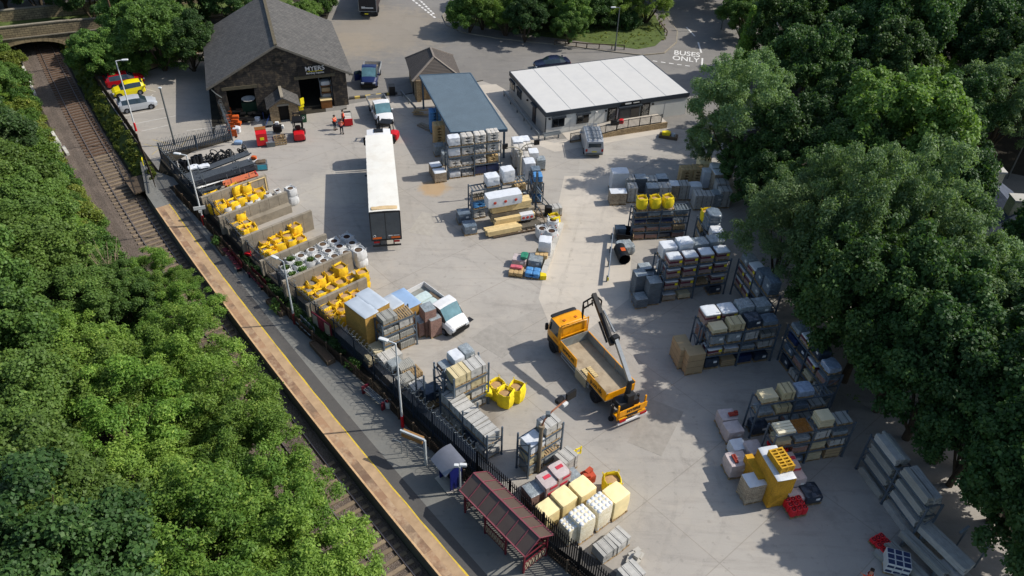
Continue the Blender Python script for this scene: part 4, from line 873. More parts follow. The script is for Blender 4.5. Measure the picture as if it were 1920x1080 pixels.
# ================================================================ loads on pallets
def pallet_mb(w=1.2,d=1.0,z=0):
    mb=MB()
    for i in range(7): mb.box((-w/2+.05+i*(w-.1)/6,0,z+.13),(.1,d,.02))
    for y in (-d/2+.05,0,d/2-.05):
        mb.box((0,y,z+.012),(w,.1,.02))
        for x in (-w/2+.06,0,w/2-.06): mb.box((x,y,z+.07),(.12,.1,.1))
    return mb
def load(style,w,d,h):
    def mk():
        P=.14; hh=h-P; z=P+hh/2
        def fin(mb,mat,smooth=None,cat='pallet load',name='pallet_load'):
            o=mb.build(name,mat,smooth=smooth); o['category']=cat
            pallet_mb(w,d).build('pallet',mPALW if style!='empty' else mPALD,o); return o
        sd=sum(map(ord,style))%97
        if style=='sacks' or style=='bluesacks' or style=='tansacks':
            mb=MB(); n=max(2,round(hh/.16)); k=hh/n
            for i in range(n):
                nx,ny=(3,2) if i%2 else (2,2); top=i==n-1
                for a in range(nx):
                    for b in range(ny):
                        if 0<a<nx-1 and not top: continue
                        mb.soft((-w/2+(a+.5)*w/nx,-d/2+(b+.5)*d/ny,P+(i+.5)*k),(w/nx*.98,d/ny*.98,k*1.12),i*7+a*3+b+sd,.018,3,.5,flat=False)
            return fin(mb,{'sacks':mSACK,'bluesacks':mSACKB,'tansacks':mSACKT}[style],60,'pallet of sacks','sack_pallet')
        if style in('wrapsacks','film','filmgrey','filmblue','filmdark','filmpink','silver','navy'):
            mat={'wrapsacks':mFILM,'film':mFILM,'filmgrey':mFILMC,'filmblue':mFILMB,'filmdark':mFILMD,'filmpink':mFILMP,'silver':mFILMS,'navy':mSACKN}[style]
            mb=MB(); mb.soft((0,0,z),(w*.98,d*.98,hh),sd,.04,8,.16,bulge=.015,freq=4)
            o=fin(mb,mat,50,'wrapped pallet','wrapped_pallet')
            if hh>.5 and style!='navy': MB().box((w*.2,-d*.515,P+hh*.62),(.26,.02,.18)).build('paper_label',mWLAB,o)
            return o
        if style=='hood' or style=='hoody':
            mb=MB(); mb.soft((0,0,z),(w,d,hh),sd,.03,7,.2,bulge=.0,freq=2.6)
            return fin(mb,mFILM if style=='hood' else mFILMY,50,'hooded pallet','hooded_pallet')
        if style=='pack':     # banded brick pack with white cover, maroon band and yellow tag
            mb=MB(); mb.box((0,0,z-.03),(w,d,hh-.06)); o=mb.build('brick_pack',mBRICKP); o['category']='brick pack'
            pallet_mb(w,d).build('pallet',mPALW,o)
            MB().soft((0,0,h-.045),(w*1.02,d*1.02,.11),sd,.012,5,.2).build('cover',mFILM,o,smooth=50)
            zb=h-.33 if hh>.6 else h-.22
            mb=MB(); mb.box((0,0,zb),(w+.012,d+.012,.16)); mb.build('printed_band',mMAROON,o)
            MB().box((w/2-.14,-d/2-.012,zb+.01),(.24,.02,.22)).build('tag',mYTAG,o); return o
        if style in('brick','bluebrick','setts','tan'):
            mb=MB(); mb.box((0,0,z),(w,d,hh)); o=fin(mb,{'brick':mBRICKR,'bluebrick':mBRICKD,'setts':mBRICKS,'tan':mCARD}[style],None,'brick pack' if style!='tan' else 'carton stack','brick_pack' if style!='tan' else 'carton_stack')
            if style!='tan':
                m2=MB(); m2.soft((0,0,h-.01),(w*1.0,d*1.0,.05),sd,.012,4,.1).build('film_cover',mFILMC if style!='setts' else mFILM,o,smooth=50)
            else:
                mb=MB()
                for i in (1,2): mb.box((0,0,P+hh*i/3),(w+.01,d+.01,.025))
                mb.build('carton_joint',mPALD,o)
            return o
        if style in('block','kerb','cream'):
            mat={'block':mBLOCK,'kerb':mKERBD,'cream':M('cream_stone_pack','BFB088',.85,.1,2,bmp=.15)}[style]
            mb=MB(); n=max(2,round(hh/.22)); m=3
            for i in range(n):
                for a in range(m): mb.box((-w/2+(a+.5)*w/m,.012*((i*3+a)%3-1),P+(i+.5)*hh/n),(w/m-.02,d-.02*((i+a)%2),hh/n-.016))
            o=fin(mb,mat,None,'block pack','block_pack')
            mb=MB()
            for x in (-w*.25,w*.25): mb.box((x,0,z+.002),(.025,d+.012,hh+.01))
            mb.build('strap',mBLACK,o); return o
        if style=='kerbrow':  # rounded kerb stones standing in a row
            mb=MB(); n=9
            for i in range(n):
                x=-w/2+(i+.5)*w/n; mb.prism([(-d/2,0),(d/2,0),(d/2,hh*.75),(d/2-.15,hh),(-d/2+.15,hh),(-d/2,hh*.75)],0,1)
                k=12; vs=mb.v[-k:]; mb.v[-k:]=[(x+(v[2]-.5)*(w/n-.02),v[0],P+v[1]) for v in vs]
            return fin(mb,mKERBD,None,'kerb pack','kerb_pack')
        if style=='tubs':     # bottles or tubs under clear film
            mb=MB(); k=4
            for a in range(4):
                for b in range(4):
                    mb.lathe((-w/2+(a+.5)*w/4,-d/2+(b+.5)*d/4,P),[(w/8.2,0),(w/8.2,hh-.1),(w/10,hh-.03),(w/16,hh-.005),(0,hh)],10)
            o=fin(mb,mFILM,50,'pallet of tubs','tub_pallet'); MB().soft((0,0,P+hh*.49),(w*1.03,d*1.03,hh*.985),sd,.02,5,.3).build('film_wrap',film('pale_cream_film','E2DAC4','CDBF9A'),o,smooth=50); return o
        if style=='redbox' or style=='redtub':
            mb=MB()
            for a in range(3):
                for b in range(3): mb.soft((-w/2+(a+.5)*w/3,-d/2+(b+.5)*d/3,z),(w/3.1,d/3.1,hh),a*3+b,.01,2,.5)
            o=fin(mb,mREDD,50,'pallet of tubs','tub_pallet'); m2=MB()
            for a in range(3):
                for b in range(3): m2.ring((-w/2+(a+.5)*w/3,-d/2+(b+.5)*d/3,h+.01),(0,0,1),.1,.025,10,4)
            m2.build('lid',mBLACK,o); return o
        if style=='whitebox':
            mb=MB()
            for a in range(3):
                for b in range(3):
                    for c in range(2): mb.box((-w/2+(a+.5)*w/3,-d/2+(b+.5)*d/3,P+(c+.5)*hh/2),(w/3-.02,d/3-.02,hh/2-.015))
            o=fin(mb,mWLAB,None,'pallet of cartons','carton_pallet'); m2=MB()
            for a in range(3):
                for b in range(3): m2.box((-w/2+(a+.5)*w/3,-d/2+(b+.5)*d/3,h+.002),(w/3-.08,d/3-.08,.012))
                for c in range(2): m2.box((-w/2+(a+.5)*w/3,-d/2,P+(c+.45)*hh/2),(w/3-.08,.014,hh/2*.45))
            m2.build('printed_panel',mNAVYL,o); return o
        if style=='empty':
            mb=MB(); n=max(1,round(h/.14))
            for i in range(1,n): 
                q=pallet_mb(w,d,i*.14); mb.add(q.v,q.f)
            if not mb.v: q=pallet_mb(w,d,0); mb.add(q.v,q.f); o=mb.build('empty_pallets',mPALW); o['category']='pallet'; return o
            o=mb.build('empty_pallets',mPALW); o['category']='pallet'; pallet_mb(w,d).build('pallet',mPALD,o); return o
        if style=='slabs':
            mb=MB(); n=max(2,round(hh/.06))
            for i in range(n): mb.box(((i*37%5-2)*.012,(i*53%5-2)*.012,P+(i+.5)*hh/n),(w*.94-(i*29%4)*.03,d*.94,hh/n-.006),(i*17%5-2)*.01)
            return fin(mb,M('cream_slab','C3B795',.85,.1,2,rnd=.1,bmp=.15),None,'slab stack','slab_stack')
        if style=='printpack':
            mb=MB(); mb.box((0,0,z),(w,d,hh)); o=fin(mb,mBRICKR,None,'brick pack','brick_pack')
            MB().soft((0,0,z+.02),(w*1.02,d*1.02,hh*1.0),sd,.012,5,.1).build('film_wrap',mFILMP,o,smooth=50)
            for zz in (.3,.62,.9): MB().box((-.1+.2*((zz*10)%2),-d/2-.028,P+hh*zz),(.55,.02,.2)).build('printed_label',mPINKT,o); MB().box((w/2+.028,.1,P+hh*zz),(.02,.5,.2)).build('printed_label',mPINKT,o)
            MB().box((.1,.15,h+.03),(.5,.25,.02)).build('printed_label',mPINKT,o); return o
    return mk
N_LAB=set()
def pal(style,loc,rz,lab,grp=None,w=1.1,d=1.0,h=1.0):
    w,d,h=round(w,2),round(d,2),round(h,2); rng=random.Random(int(loc[0]*91+loc[1]*37+loc[2]*11))
    assert lab not in N_LAB,lab; N_LAB.add(lab)
    return stamp((style,w,d,h),load(style,w,d,h),(loc[0],loc[1],loc[2]),rz+RD(rng.uniform(-2.5,2.5)),lab,grp,(rng.uniform(.97,1.02),rng.uniform(.97,1.02),rng.uniform(.96,1.03)))
def ground(style,px,py,ztop,rz,lab,grp=None,w=1.1,d=1.0,zb=0):
    p=G(px,py,ztop); return pal(style,(p.x,p.y,zb+.012),RD(rz),lab,grp,w,d,ztop-zb)
# ---------------------------------------------------------------- racks
def rack(x,y,yaw,bays,bw,levels,label,depth=1.0,post=None,mat=mRACK,group='pallet racks of the yard',slats=True):
    o=thing('pallet_rack',label,'pallet rack',(x,y,0),RD(yaw),group); H=(post or levels[-1]+.12)
    for i in range(bays+1):
        X=i*bw; mb=MB()
        for yy in (0,depth): mb.box((X,yy,H/2+.01),(.1,.09,H)); mb.box((X,yy,.012),(.18,.16,.02))
        n=max(2,round(H/1.0)); s=1
        for k in range(n):
            z0,z1=.15+k*(H-.3)/n,.15+(k+1)*(H-.3)/n; a,b=(0,depth) if k%2 else (depth,0); mb.beam((X,a,z0),(X,b,z1),.045,.04)
        mb.build('end_frame',mat,o)
    for z in levels:
        if z<.2: continue
        for i in range(bays):
            mb=MB()
            for yy in (-.0,depth): mb.beam((i*bw+.05,yy,z-.06),((i+1)*bw-.05,yy,z-.06),.05,.12)
            mb.build('beam_pair',mat,o)
            if slats:
                mb=MB(); n=9
                for k in range(n): mb.box((i*bw+.15+k*(bw-.3)/(n-1),depth/2,z-.035),(.1,depth-.07,.03))
                mb.build('slatted_shelf',mGALVD,o)
    o['_b']=(bays,bw,depth); return o
def at(r,x,y,z):
    a=r.rotation_euler.z; return Vector((r.location.x+x*math.cos(a)-y*math.sin(a),r.location.y+x*math.sin(a)+y*math.cos(a),z))
SL={4:['leftmost','second','third','rightmost'],3:['left','middle','right'],2:['left','right'],1:['alone'],5:['leftmost','second','third','fourth','rightmost'],6:['leftmost','second','third','fourth','fifth','rightmost']}
DESC=dict(pack='maroon banded brick pack',sacks='pale sack pallet',wrapsacks='white wrapped pallet',film='white film pallet',filmgrey='grey wrapped pallet',filmblue='blue grey pallet',filmdark='dark wrapped pallet',filmpink='pinkish wrapped pallet',silver='shiny film bale',navy='navy wrapped load',hood='white hooded pallet',hoody='straw hooded pallet',brick='pink brick pack',bluebrick='blue grey brick pack',setts='mottled setts pack',tan='tan carton stack',block='grey block pack',kerb='dark kerb pack',cream='cream stone pack',kerbrow='row of dark kerbs',tubs='tub pallet',redtub='red tub pallet',whitebox='white carton pallet',empty='empty pallet',slabs='cream slab stack',printpack='red labelled brick pack',bluesacks='blue sack pallet',tansacks='tan sack pallet')
def shelf(r,z,items,where,rname,w=1.08,d=.95,y=None,grp=None,hs=None,x0=None,x1=None):
    b,bw,dep=r['_b']; b=int(b); L=b*bw; x0=.1 if x0 is None else x0; x1=L-.1 if x1 is None else x1; n=len(items); names=SL.get(n,['']*n)
    for i,it in enumerate(items):
        if not it: continue
        st,h=it[0],it[1]; ww=min(it[2] if len(it)>2 else w,(x1-x0)/n-.06); p=at(r,x0+(i+.5)*(x1-x0)/n,dep/2 if y is None else y,max(z,.012))
        pos=names[i]
        h=min(h*1.12,1.0) if where!='top' else h*1.04
        pal(st,p,r.rotation_euler.z,f"{DESC[st]}, {pos} on {where} of {rname}",grp or f"pallets on {rname}",ww,d,h)
def strip_extra(r):
    if '_b' in r: del r['_b']
RACKS=[]
# right-hand rows (photo: right of the crane lorry)
n3='rack beside the blue block stacks'; R3=rack(12.0,50.05,15,2,2.8,[.1,1.2,2.35,3.5],'four level double pallet rack beside blue block stacks, front row'); RACKS.append(R3)
shelf(R3,3.5,[('pack',.75),('pack',.75),('pack',.8),('pack',.8)],'top',n3); shelf(R3,2.35,[('pack',.8),('pack',.8),('pack',.8),('pack',.8)],'third shelf',n3)
shelf(R3,1.2,[('pack',.75),('pack',.75),('empty',.28),('pack',.7)],'second shelf',n3); shelf(R3,.02,[('setts',.6),('slabs',.45),None,('filmdark',.7)],'floor',n3)
n3b='rear rack behind blue block stacks'; q=at(R3,0,1.25,0); R3b=rack(q.x,q.y,15,2,2.8,[.1,1.75,3.3],'pallet rack standing back to back, rear row with white hooded pallets on top'); RACKS.append(R3b)
shelf(R3b,3.3,[('hood',1.15),('film',1.35),('filmgrey',1.1),('filmgrey',1.15)],'top',n3b,1.25,1.1); shelf(R3b,1.75,[('film',1.0),('pack',1.0),None,('filmblue',1.0)],'middle shelf',n3b)
ns1='first rack against the trees'; S1=rack(18.0,51.5,-76,2,2.5,[.1,1.2,2.35,3.5],'pallet rack against the trees right of the blue block stacks'); RACKS.append(S1)
shelf(S1,3.5,[('filmgrey',.75),('pack',.75),('filmblue',1.1),('filmblue',1.25)],'top',ns1); shelf(S1,2.35,[('pack',.75),('pack',.75),('filmgrey',.8),None],'third shelf',ns1); shelf(S1,1.2,[('pack',.75),('pack',.75),('filmdark',.7),('brick',.8)],'second shelf',ns1)
n4='rack beside the tan cartons'; R4=rack(14.1,42.3,14.3,2,2.75,[.1,1.4,2.35,3.45],'four level pallet rack beside the tan carton stacks, front row'); RACKS.append(R4)
shelf(R4,3.45,[('slabs',.4),('cream',.7),('filmdark',.85),('filmblue',.5)],'top',n4,1.15); shelf(R4,2.35,[('filmgrey',.75),('filmgrey',.8),('block',.75),('kerb',.4)],'third shelf',n4); shelf(R4,1.4,[('pack',.5),('setts',.4),('filmgrey',.45),('block',.6)],'second shelf',n4); shelf(R4,.02,[('filmdark',.9),('tan',.6),('navy',.7),('filmdark',.6)],'floor',n4)
n4b='rear rack behind tan cartons'; q=at(R4,-.1,1.25,0); R4b=rack(q.x,q.y,14.3,2,2.75,[.1,1.75,3.3],'pallet rack behind the tan carton rack, rear row'); RACKS.append(R4b)
shelf(R4b,3.3,[('pack',.95),('pack',.95),('filmgrey',1.25),('filmgrey',1.1)],'top',n4b,1.2,1.1); shelf(R4b,1.75,[('brick',.9),None,('filmblue',.9),None],'middle shelf',n4b)
ns2='second rack against the trees'; S2=rack(20.05,43.8,-75,2,2.75,[.1,1.3,2.35,3.4],'pallet rack against the trees right of the tan cartons'); RACKS.append(S2)
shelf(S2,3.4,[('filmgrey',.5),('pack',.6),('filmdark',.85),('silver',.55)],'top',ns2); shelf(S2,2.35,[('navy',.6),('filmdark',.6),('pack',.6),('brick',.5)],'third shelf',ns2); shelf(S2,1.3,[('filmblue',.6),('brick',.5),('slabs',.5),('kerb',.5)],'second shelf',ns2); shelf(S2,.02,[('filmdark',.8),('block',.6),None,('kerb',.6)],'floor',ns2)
n6='rack with the shiny bale'; R6=rack(16.3,36.0,14,2,2.65,[.1,1.9,3.15],'three level pallet rack carrying a shiny bale on top'); RACKS.append(R6)
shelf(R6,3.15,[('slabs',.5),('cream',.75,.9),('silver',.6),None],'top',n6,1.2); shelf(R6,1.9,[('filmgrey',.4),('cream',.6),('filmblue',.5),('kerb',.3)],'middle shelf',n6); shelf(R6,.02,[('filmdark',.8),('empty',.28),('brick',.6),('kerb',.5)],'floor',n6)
n7='rack with rusty bars'; R7=rack(16.75,33.35,14,2,2.75,[.1,1.15,2.1,3.2],'four level pallet rack with cream tubes and rusty bars on top'); RACKS.append(R7)
shelf(R7,3.2,[None,None,('slabs',.75),('kerb',.22)],'top',n7); shelf(R7,2.1,[('slabs',.4),('filmgrey',.4),('block',.7),('filmgrey',.45)],'third shelf',n7); shelf(R7,1.15,[('redtub',.45),('brick',.5),('slabs',.6),('block',.6)],'second shelf',n7); shelf(R7,.02,[None,('filmblue',.6),('slabs',.7),('tan',.9)],'floor',n7)
p=at(R7,.75,.5,3.2); mb=MB()
for i in range(4): mb.box((-.0,-.36+.24*i,.1),(1.2,.2,.18)); 
mb.build('cream_lengths',M('cream_length','D6CDB0',.7,.08,2),loc=p,rz=RD(14),label='wrapped cream timber lengths on top of the rusty bar rack',cat='timber lengths')
p=at(R7,2.0,.5,3.2); mb=MB()
for i in range(12): mb.beam((-.5+.09*i,-.55,.04),(-.5+.09*i,.55,.04),.04,.05)
mb.build('rusty_bars',M('rusty_bar','9A6420',.8,.25,6),loc=p,rz=RD(14),label='row of rusty orange bars beside cream lengths on the rack top',cat='bars')
ns3='kerbstone rack under trees'; S3=rack(22.75,33.7,-75,2,2.8,[.1,1.2,2.2,3.2],'pallet rack of kerbstones under the trees at the lower right'); RACKS.append(S3)
def longload(name,loc,rz,n,L,w,h,mat,lab,cat,seed=0,grp=None):
    mb=MB(); rg=random.Random(seed); k=max(1,int(math.sqrt(n*w/h)+.5)); rows=(n+k-1)//k
    for i in range(n):
        a,b=i%k,i//k; mb.box((rg.uniform(-.06,.06),-w/2+(a+.5)*w/k,(b+.5)*h/rows),(L*rg.uniform(.94,1.0),w/k-.015,h/rows-.012),rg.uniform(-.01,.01))
    return mb.build(name,mat,loc=loc,rz=rz,label=lab,cat=cat,group=grp)
lv=['floor','second shelf','third shelf','top']; kk=0
for zi,z in enumerate([.02,1.2,2.2,3.2]):
    for i in range(2):
        for j in range(2):
            if (zi,i,j) in ((0,1,1),): continue
            kk+=1; p=at(S3,.12+i*2.8+1.25,.25+.5*j,z); longload('kerbstones',p,S3.rotation_euler.z,6+kk%4,2.2+.1*(kk%4),.5,.5+.06*(kk%3),mKERBD if kk%3 else mBLOCK,f"long grey kerbstones, {'rear' if j else 'front'} of the {'near' if i else 'far'} bay, {lv[zi]} of the kerbstone rack",'kerbstones',kk,'kerbstones on the tree side rack')
for i,(px,py,z,n,L,w,h,lab) in enumerate([(1775,1020,1.6,8,3.4,.9,.5,'topmost stack of long grey kerbstones by the two raised posts'),(1735,1030,1.1,9,3.2,.7,.45,'middle stack of long grey kerbstones by the two raised posts'),(1705,1050,.7,9,3.0,.7,.45,'lower stack of long grey kerbstones by the carton pallet'),(1680,1065,.3,8,2.8,.6,.3,'lowest long grey kerbstones behind the white cartons'),(1810,1078,.9,6,2.6,1.0,.4,'pale kerbstones cut by the bottom edge at the lower right')]):
    p=G(px,py,z); longload('kerbstones',(p.x,p.y,max(.02,z-h)),RD(-62),n,L,w,h,mBLOCK if i in(0,4) else mKERBD,lab,'kerbstones',40+i,'loose kerbstone stacks')
    if z-h>.1:
        mb=MB()
        for s in (-1,1): mb.box((s*L*.35,0,(z-h)/2),(.12,w*.95,z-h-.03))
        mb.build('support_trestle',mGALVD,loc=(p.x,p.y,.01),rz=RD(-62),label='galvanised trestle under the '+lab.replace('stack of ','')[:60].rsplit(' ',2)[0],cat='trestle')
for i,(px,py) in enumerate(((1800,1000),(1838,1035))):
    a=G(px,py,1.9); MB().beam((0,0,0),(.5,.25,.35),.14,.14).cyl((.5,.25,.35),(.5,.25,-1.9),.05).build('raised_post',mGALVD,loc=a,label=('upper' if i==0 else 'lower')+' galvanised rack post sticking up beside the kerbstone stacks',cat='post')
# upper right rack with three yellow bags
n1='rack holding three yellow bags'; R1=rack(10.4,58.7,9,2,2.55,[.1,.85,1.65,2.35,3.0],'five level pallet rack holding three yellow bags on top'); RACKS.append(R1)
for i,x in enumerate((.75,1.95,3.1)):
    p=at(R1,x,.5,3.15); stamp(('yp',0),None,p,RD(9+i*7),('left','middle','right')[i]+' yellow printed bag on top of the five level rack','yellow bags on the five level rack',.86)
    pal('empty',at(R1,x,.5,3.0),RD(9),('left','middle','right')[i]+' pallet under a yellow bag on the five level rack','pallets under the yellow bags',1.05,.95,.14)
shelf(R1,2.35,[('filmdark',.45),('filmgrey',.4),('filmgrey',.4),('filmblue',.45)],'fourth shelf',n1); shelf(R1,1.65,[('navy',.4),('filmdark',.35),('navy',.4),None],'third shelf',n1); shelf(R1,.85,[('brick',.4),('brick',.4),('brick',.35),('tan',.4)],'second shelf',n1); shelf(R1,.02,[('brick',.5),('brick',.45),('filmdark',.5),('brick',.5)],'floor',n1)
ns0='rack with yellow cases'; S0=rack(15.9,58.4,-83,2,2.0,[.1,1.1,2.1,3.0],'short pallet rack with yellow cases beside a stack of blue bales'); RACKS.append(S0)
shelf(S0,2.1,[('tansacks',.6)],'third shelf',ns0,x1=1.2); shelf(S0,1.1,[('setts',.6),('tan',.7),None],'second shelf',ns0)
p=at(S0,.6,.5,3.0); stamp(('yp',0),None,p,RD(12),'yellow bag at the end of the short rack beside blue bales','yellow bags on the short rack',.85)
p=at(S0,1.9,.55,3.05); o=thing('bale_stack','stack of four puffy blue grey plastic bales on the short rack','bale stack',p,S0.rotation_euler.z)
for i in range(4): MB().soft((.05*(i%2),0,.24+i*.42),(1.35,1.15,.46),i+3,.06,6,.55,flat=False).build('bale',mFILMB,o,smooth=60)
p=at(S0,3.3,.55,3.0); pal('film',p,S0.rotation_euler.z,'white plastic wrapped load at the near end of the short rack','loads on the short rack',1.1,.95,.9)
# two rows of packs behind the five level rack  (zoom of 1130..1390, factor 5.685)
def g5(x,y,z): return (1130+x/5.685,270+y/5.685,z)
rows=[('hood',185,285,2.1,1.7,1.2,'white hooded load, far left of the rear row'),('block',290,352,1.6,.9,1.0,'pale block pack beside the white hooded load'),('bluebrick',405,345,1.6,1.1,1.0,'speckled grey pack, third of the rear row'),('block',525,362,1.6,1.0,1.0,'plain grey pack, fourth of the rear row'),('bluebrick',632,345,1.6,1.1,1.0,'speckled grey pack, last of the rear row'),
('setts',125,505,1.3,.85,1.0,'mottled pack, left of the two at the near left corner'),('setts',210,498,1.3,.8,1.0,'mottled pack, right of the two at the near left corner'),
('block',320,435,1.7,.9,1.1,'grey pack, first of the middle row'),('bluebrick',535,440,1.7,1.15,1.1,'grey pack, second of the middle row'),('block',662,437,1.7,1.15,1.1,'grey pack, third of the middle row'),('setts',765,420,1.7,.85,1.1,'cream topped pack, fourth of the middle row'),('block',868,412,1.7,.95,1.1,'green flecked pack, fifth of the middle row'),('film',990,425,1.6,1.2,1.0,'white wrapped pack, last of the middle row'),
('block',1030,520,1.6,.95,1.2,'grey pack, left of the three behind the blue bales'),('block',1130,520,1.6,.95,1.1,'grey pack, middle of the three behind the blue bales'),('filmgrey',1220,510,1.6,.95,1.0,'open topped grey pack behind the blue bales'),
('tansacks',893,255,1.7,1.2,1.1,'tall tan sack pallet, left of the pair under the tree'),('tansacks',1020,245,1.75,1.2,1.1,'tall tan sack pallet, right of the pair under the tree'),('hoody',1090,125,1.4,1.2,1.1,'rear straw hooded pallet under the big tree'),('hoody',1095,185,1.3,1.2,1.1,'front straw hooded pallet under the big tree'),
('film',1215,215,2.3,1.1,1.0,'white topped cartons, rear of the right end column'),('setts',1250,290,2.3,1.2,1.1,'mottled setts pack with holes in the right end column'),('block',1275,400,2.0,1.2,1.0,'pale block pack in the right end column'),('block',1310,475,1.9,1.1,1.0,'grey brown pack at the near end of the right column'),('film',1110,280,1.9,.7,1.0,'narrow white wrapped load beside the tan sacks')]
for st,x,y,z,w,d,lab in rows:
    a=g5(x,y,z); ground(st,a[0],a[1],z,6,lab,'packs stored behind the five level rack',w,d)
# pallets standing on the yard, right side
def g6(x,y): return 1160+x/6,420+y/6
for st,x,y,z,w,d,lab in [('bluebrick',245,552,2.2,1.0,1.0,'tall blue grey block stack, front left of the five'),('bluebrick',298,465,1.9,1.0,.9,'blue grey block stack, rear left of the five'),('bluebrick',358,535,1.6,.95,.9,'blue grey block stack, middle of the five'),('bluebrick',402,620,2.3,1.05,1.0,'tallest blue grey block stack next to the rack'),('bluebrick',245,808,.95,1.0,1.0,'low blue grey block stack, nearest of the five')]:
    a=g6(x,y); ground(st,*a,z,12,lab,'blue block stacks left of the rack',w,d)
def g7(x,y): return 1260+x/5.647,550+y/5.647
for x,y,z,lab in [(103,480,1.9,'tan carton stack, farthest of the three'),(140,553,1.9,'tan carton stack, middle of the three'),(245,600,2.0,'widest tan carton stack, nearest of the three')]:
    a=g7(x,y); ground('tan',*a,z,14,lab,'tan carton stacks beside the rack',1.0 if x<200 else 1.35,.95)
def g8(x,y): return 1330+x/4.32,720+y/4.32
for st,x,y,z,w,d,lab in [('filmpink',150,240,1.2,1.15,1.05,'pinkish wrapped pallet with red tiles lying on it, farthest of the group'),('filmpink',195,345,1.1,1.15,1.05,'pinkish wrapped pallet with two red scraps on top'),('film',237,485,1.0,1.0,1.0,'white wrapped pallet between the pinkish ones'),('filmpink',365,510,1.3,1.0,1.2,'pinkish wrapped load behind the mustard boards'),('filmpink',228,605,1.25,1.3,1.2,'grey pink wrapped pallet with a red bar on top'),('setts',365,775,1.7,1.2,1.1,'tall mottled brick pack in front of the mustard boards'),('printpack',660,620,1.5,.8,1.3,'pink wrapped pack, rear one right of the mustard boards'),('filmpink',715,725,1.3,.9,1.0,'pink film pack, front one right of the mustard boards'),('filmpink',700,890,.6,1.0,.9,'low pale pink pallet behind the red tubs'),('filmdark',825,855,.8,1.1,1.2,'dark wrapped pallet behind the red tubs')]:
    a=g8(x,y); ground(st,*a,z,14,lab,'pallets around the mustard boards',w,d)
for (x,y,z,s,lab) in [(190,250,1.2,(.62,.3,.1),'red ridge tiles lying on the farthest pinkish pallet'),(205,612,1.25,(.22,.65,.1),'red bar lying on the grey pink wrapped pallet')]:
    a=G(*g8(x,y),z); mb=MB(); mb.box((0,0,.07),s); mb.box((s[0]*.4,.1,.1),(s[0]*.4,s[1]*.6,.12)); mb.build('red_tiles',M('red_tile','8E3326',.85,.15,5),loc=(a.x,a.y,z+.03),rz=RD(14),label=lab,cat='tiles')
# mustard board stacks
def boards(px,py,zt,rz,w,d,z0,mat,lab,top=None,n=None):
    p=G(px,py,zt); o=MB().box((0,0,(zt-z0)/2+z0),(w,d,zt-z0)).build('board_stack',mat,loc=(p.x,p.y,0),rz=RD(rz),label=lab,cat='board stack',group='stacks of insulation boards')
    if top: MB().soft((0,0,zt+.01),(w*1.01,d*1.01,.05),2,.008,4,.1).build('wrapped_top',top,o,smooth=50)
    if z0<.2:
        mb=MB()
        for s in (-1,1): mb.box((0,s*d*.3,.08),(w*.95,.2,.14))
        mb.build('bearers',mPALW,o)
    return o
b=boards(*g8(548,640),2.9,14+90,2.6,1.25,1.5,mINSULY,'upper mustard board stack with white wrapped top under the yellow pallet frames',mFILM)
p=Vector(b.location); MB().box((0,0,.82),(2.3,1.2,1.34)).box((0,.35,.08),(2.2,.2,.14)).box((0,-.35,.08),(2.2,.2,.14)).build('board_stack',mINSULY,loc=(p.x,p.y,.012),rz=RD(104),label='lower mustard board stack carrying the white topped stack',cat='board stack',group='stacks of insulation boards')
a=G(*g8(375,660),1.9); MB().box((0,0,.95),(1.9,.5,1.8)).build('board_stack',mINSULY,loc=(a.x,a.y,.012),rz=RD(104),label='narrow mustard board stack on the left of the white topped one',cat='board stack',group='stacks of insulation boards')
a=G(*g8(572,640),2.96); mb=MB()
for k in range(4):
    z=.07+k*.13
    for i in range(7): mb.box((0,-.7+i*.23,z+.05),(.95,.1,.025))
    for s in (-.42,0,.42): mb.box((s,0,z),(.1,1.5,.08))
mb.build('yellow_pallets',M('yellow_pallet_wood','C99A22',.8,.2,4,dirt=('5A3E14',.6,3)),loc=a,rz=RD(18),label='pile of yellow slatted pallets on top of the mustard board stack',cat='pallets')
ground('redtub',*g8(705,965),.75,14,'pallet of red tubs with black lids in front of the pink packs','pallets of red tubs',1.15,1.1)
ground('redtub',1440+865/4,810+830/4,.4,-60,'low pallet of red tubs beside the kerbstone rack','pallets of red tubs',1.2,1.0)
ground('whitebox',1440+985/4,810+945/4,1.0,-60+45,'pallet of white printed cartons below the kerbstone rack','pallets of cartons',1.3,1.15)
# ---- upper centre: sack rack, timber rack
nB='sack rack by the blue canopy'; B1=rack(-6.7,68.05,19,2,2.7,[.1,1.25,2.4,3.5],'four level pallet rack full of pale sacks in front of the blue canopy'); RACKS.append(B1)
shelf(B1,3.5,[('wrapsacks',.95),('sacks',.95),('sacks',.95),('sacks',1.0)],'top',nB,1.15); shelf(B1,2.4,[('wrapsacks',.85),('sacks',.75),('sacks',.4),('sacks',.8)],'third shelf',nB,1.15); shelf(B1,1.25,[('sacks',.75),('sacks',.35),('sacks',.5),('tansacks',.65)],'second shelf',nB,1.15); shelf(B1,.02,[('wrapsacks',.65),('sacks',.4),('navy',.85,1.3),('navy',.85,1.3)],'floor',nB,1.15)
nB2='timber rack'; B2=rack(-3.9,61.0,22.3,1,2.8,[.1,1.1,2.1,3.15],'pallet rack with empty shelves behind the stacked timber'); RACKS.append(B2)
shelf(B2,3.15,[None,('wrapsacks',.95)],'top',nB2,1.2,1.05); shelf(B2,1.1,[('bluesacks',.75),None],'second shelf',nB2,1.2); shelf(B2,.02,[('sacks',.8),None],'floor',nB2,1.2); shelf(B2,2.1,[('empty',.14),('filmgrey',.8)],'third shelf',nB2,1.2)
nB4='rack behind the timber'; q=at(B2,2.9,.15,0); B4=rack(q.x,q.y,22.3,1,2.6,[.1,1.1,2.1,3.15],'pallet rack with a pink labelled load behind the white timber pack'); RACKS.append(B4)
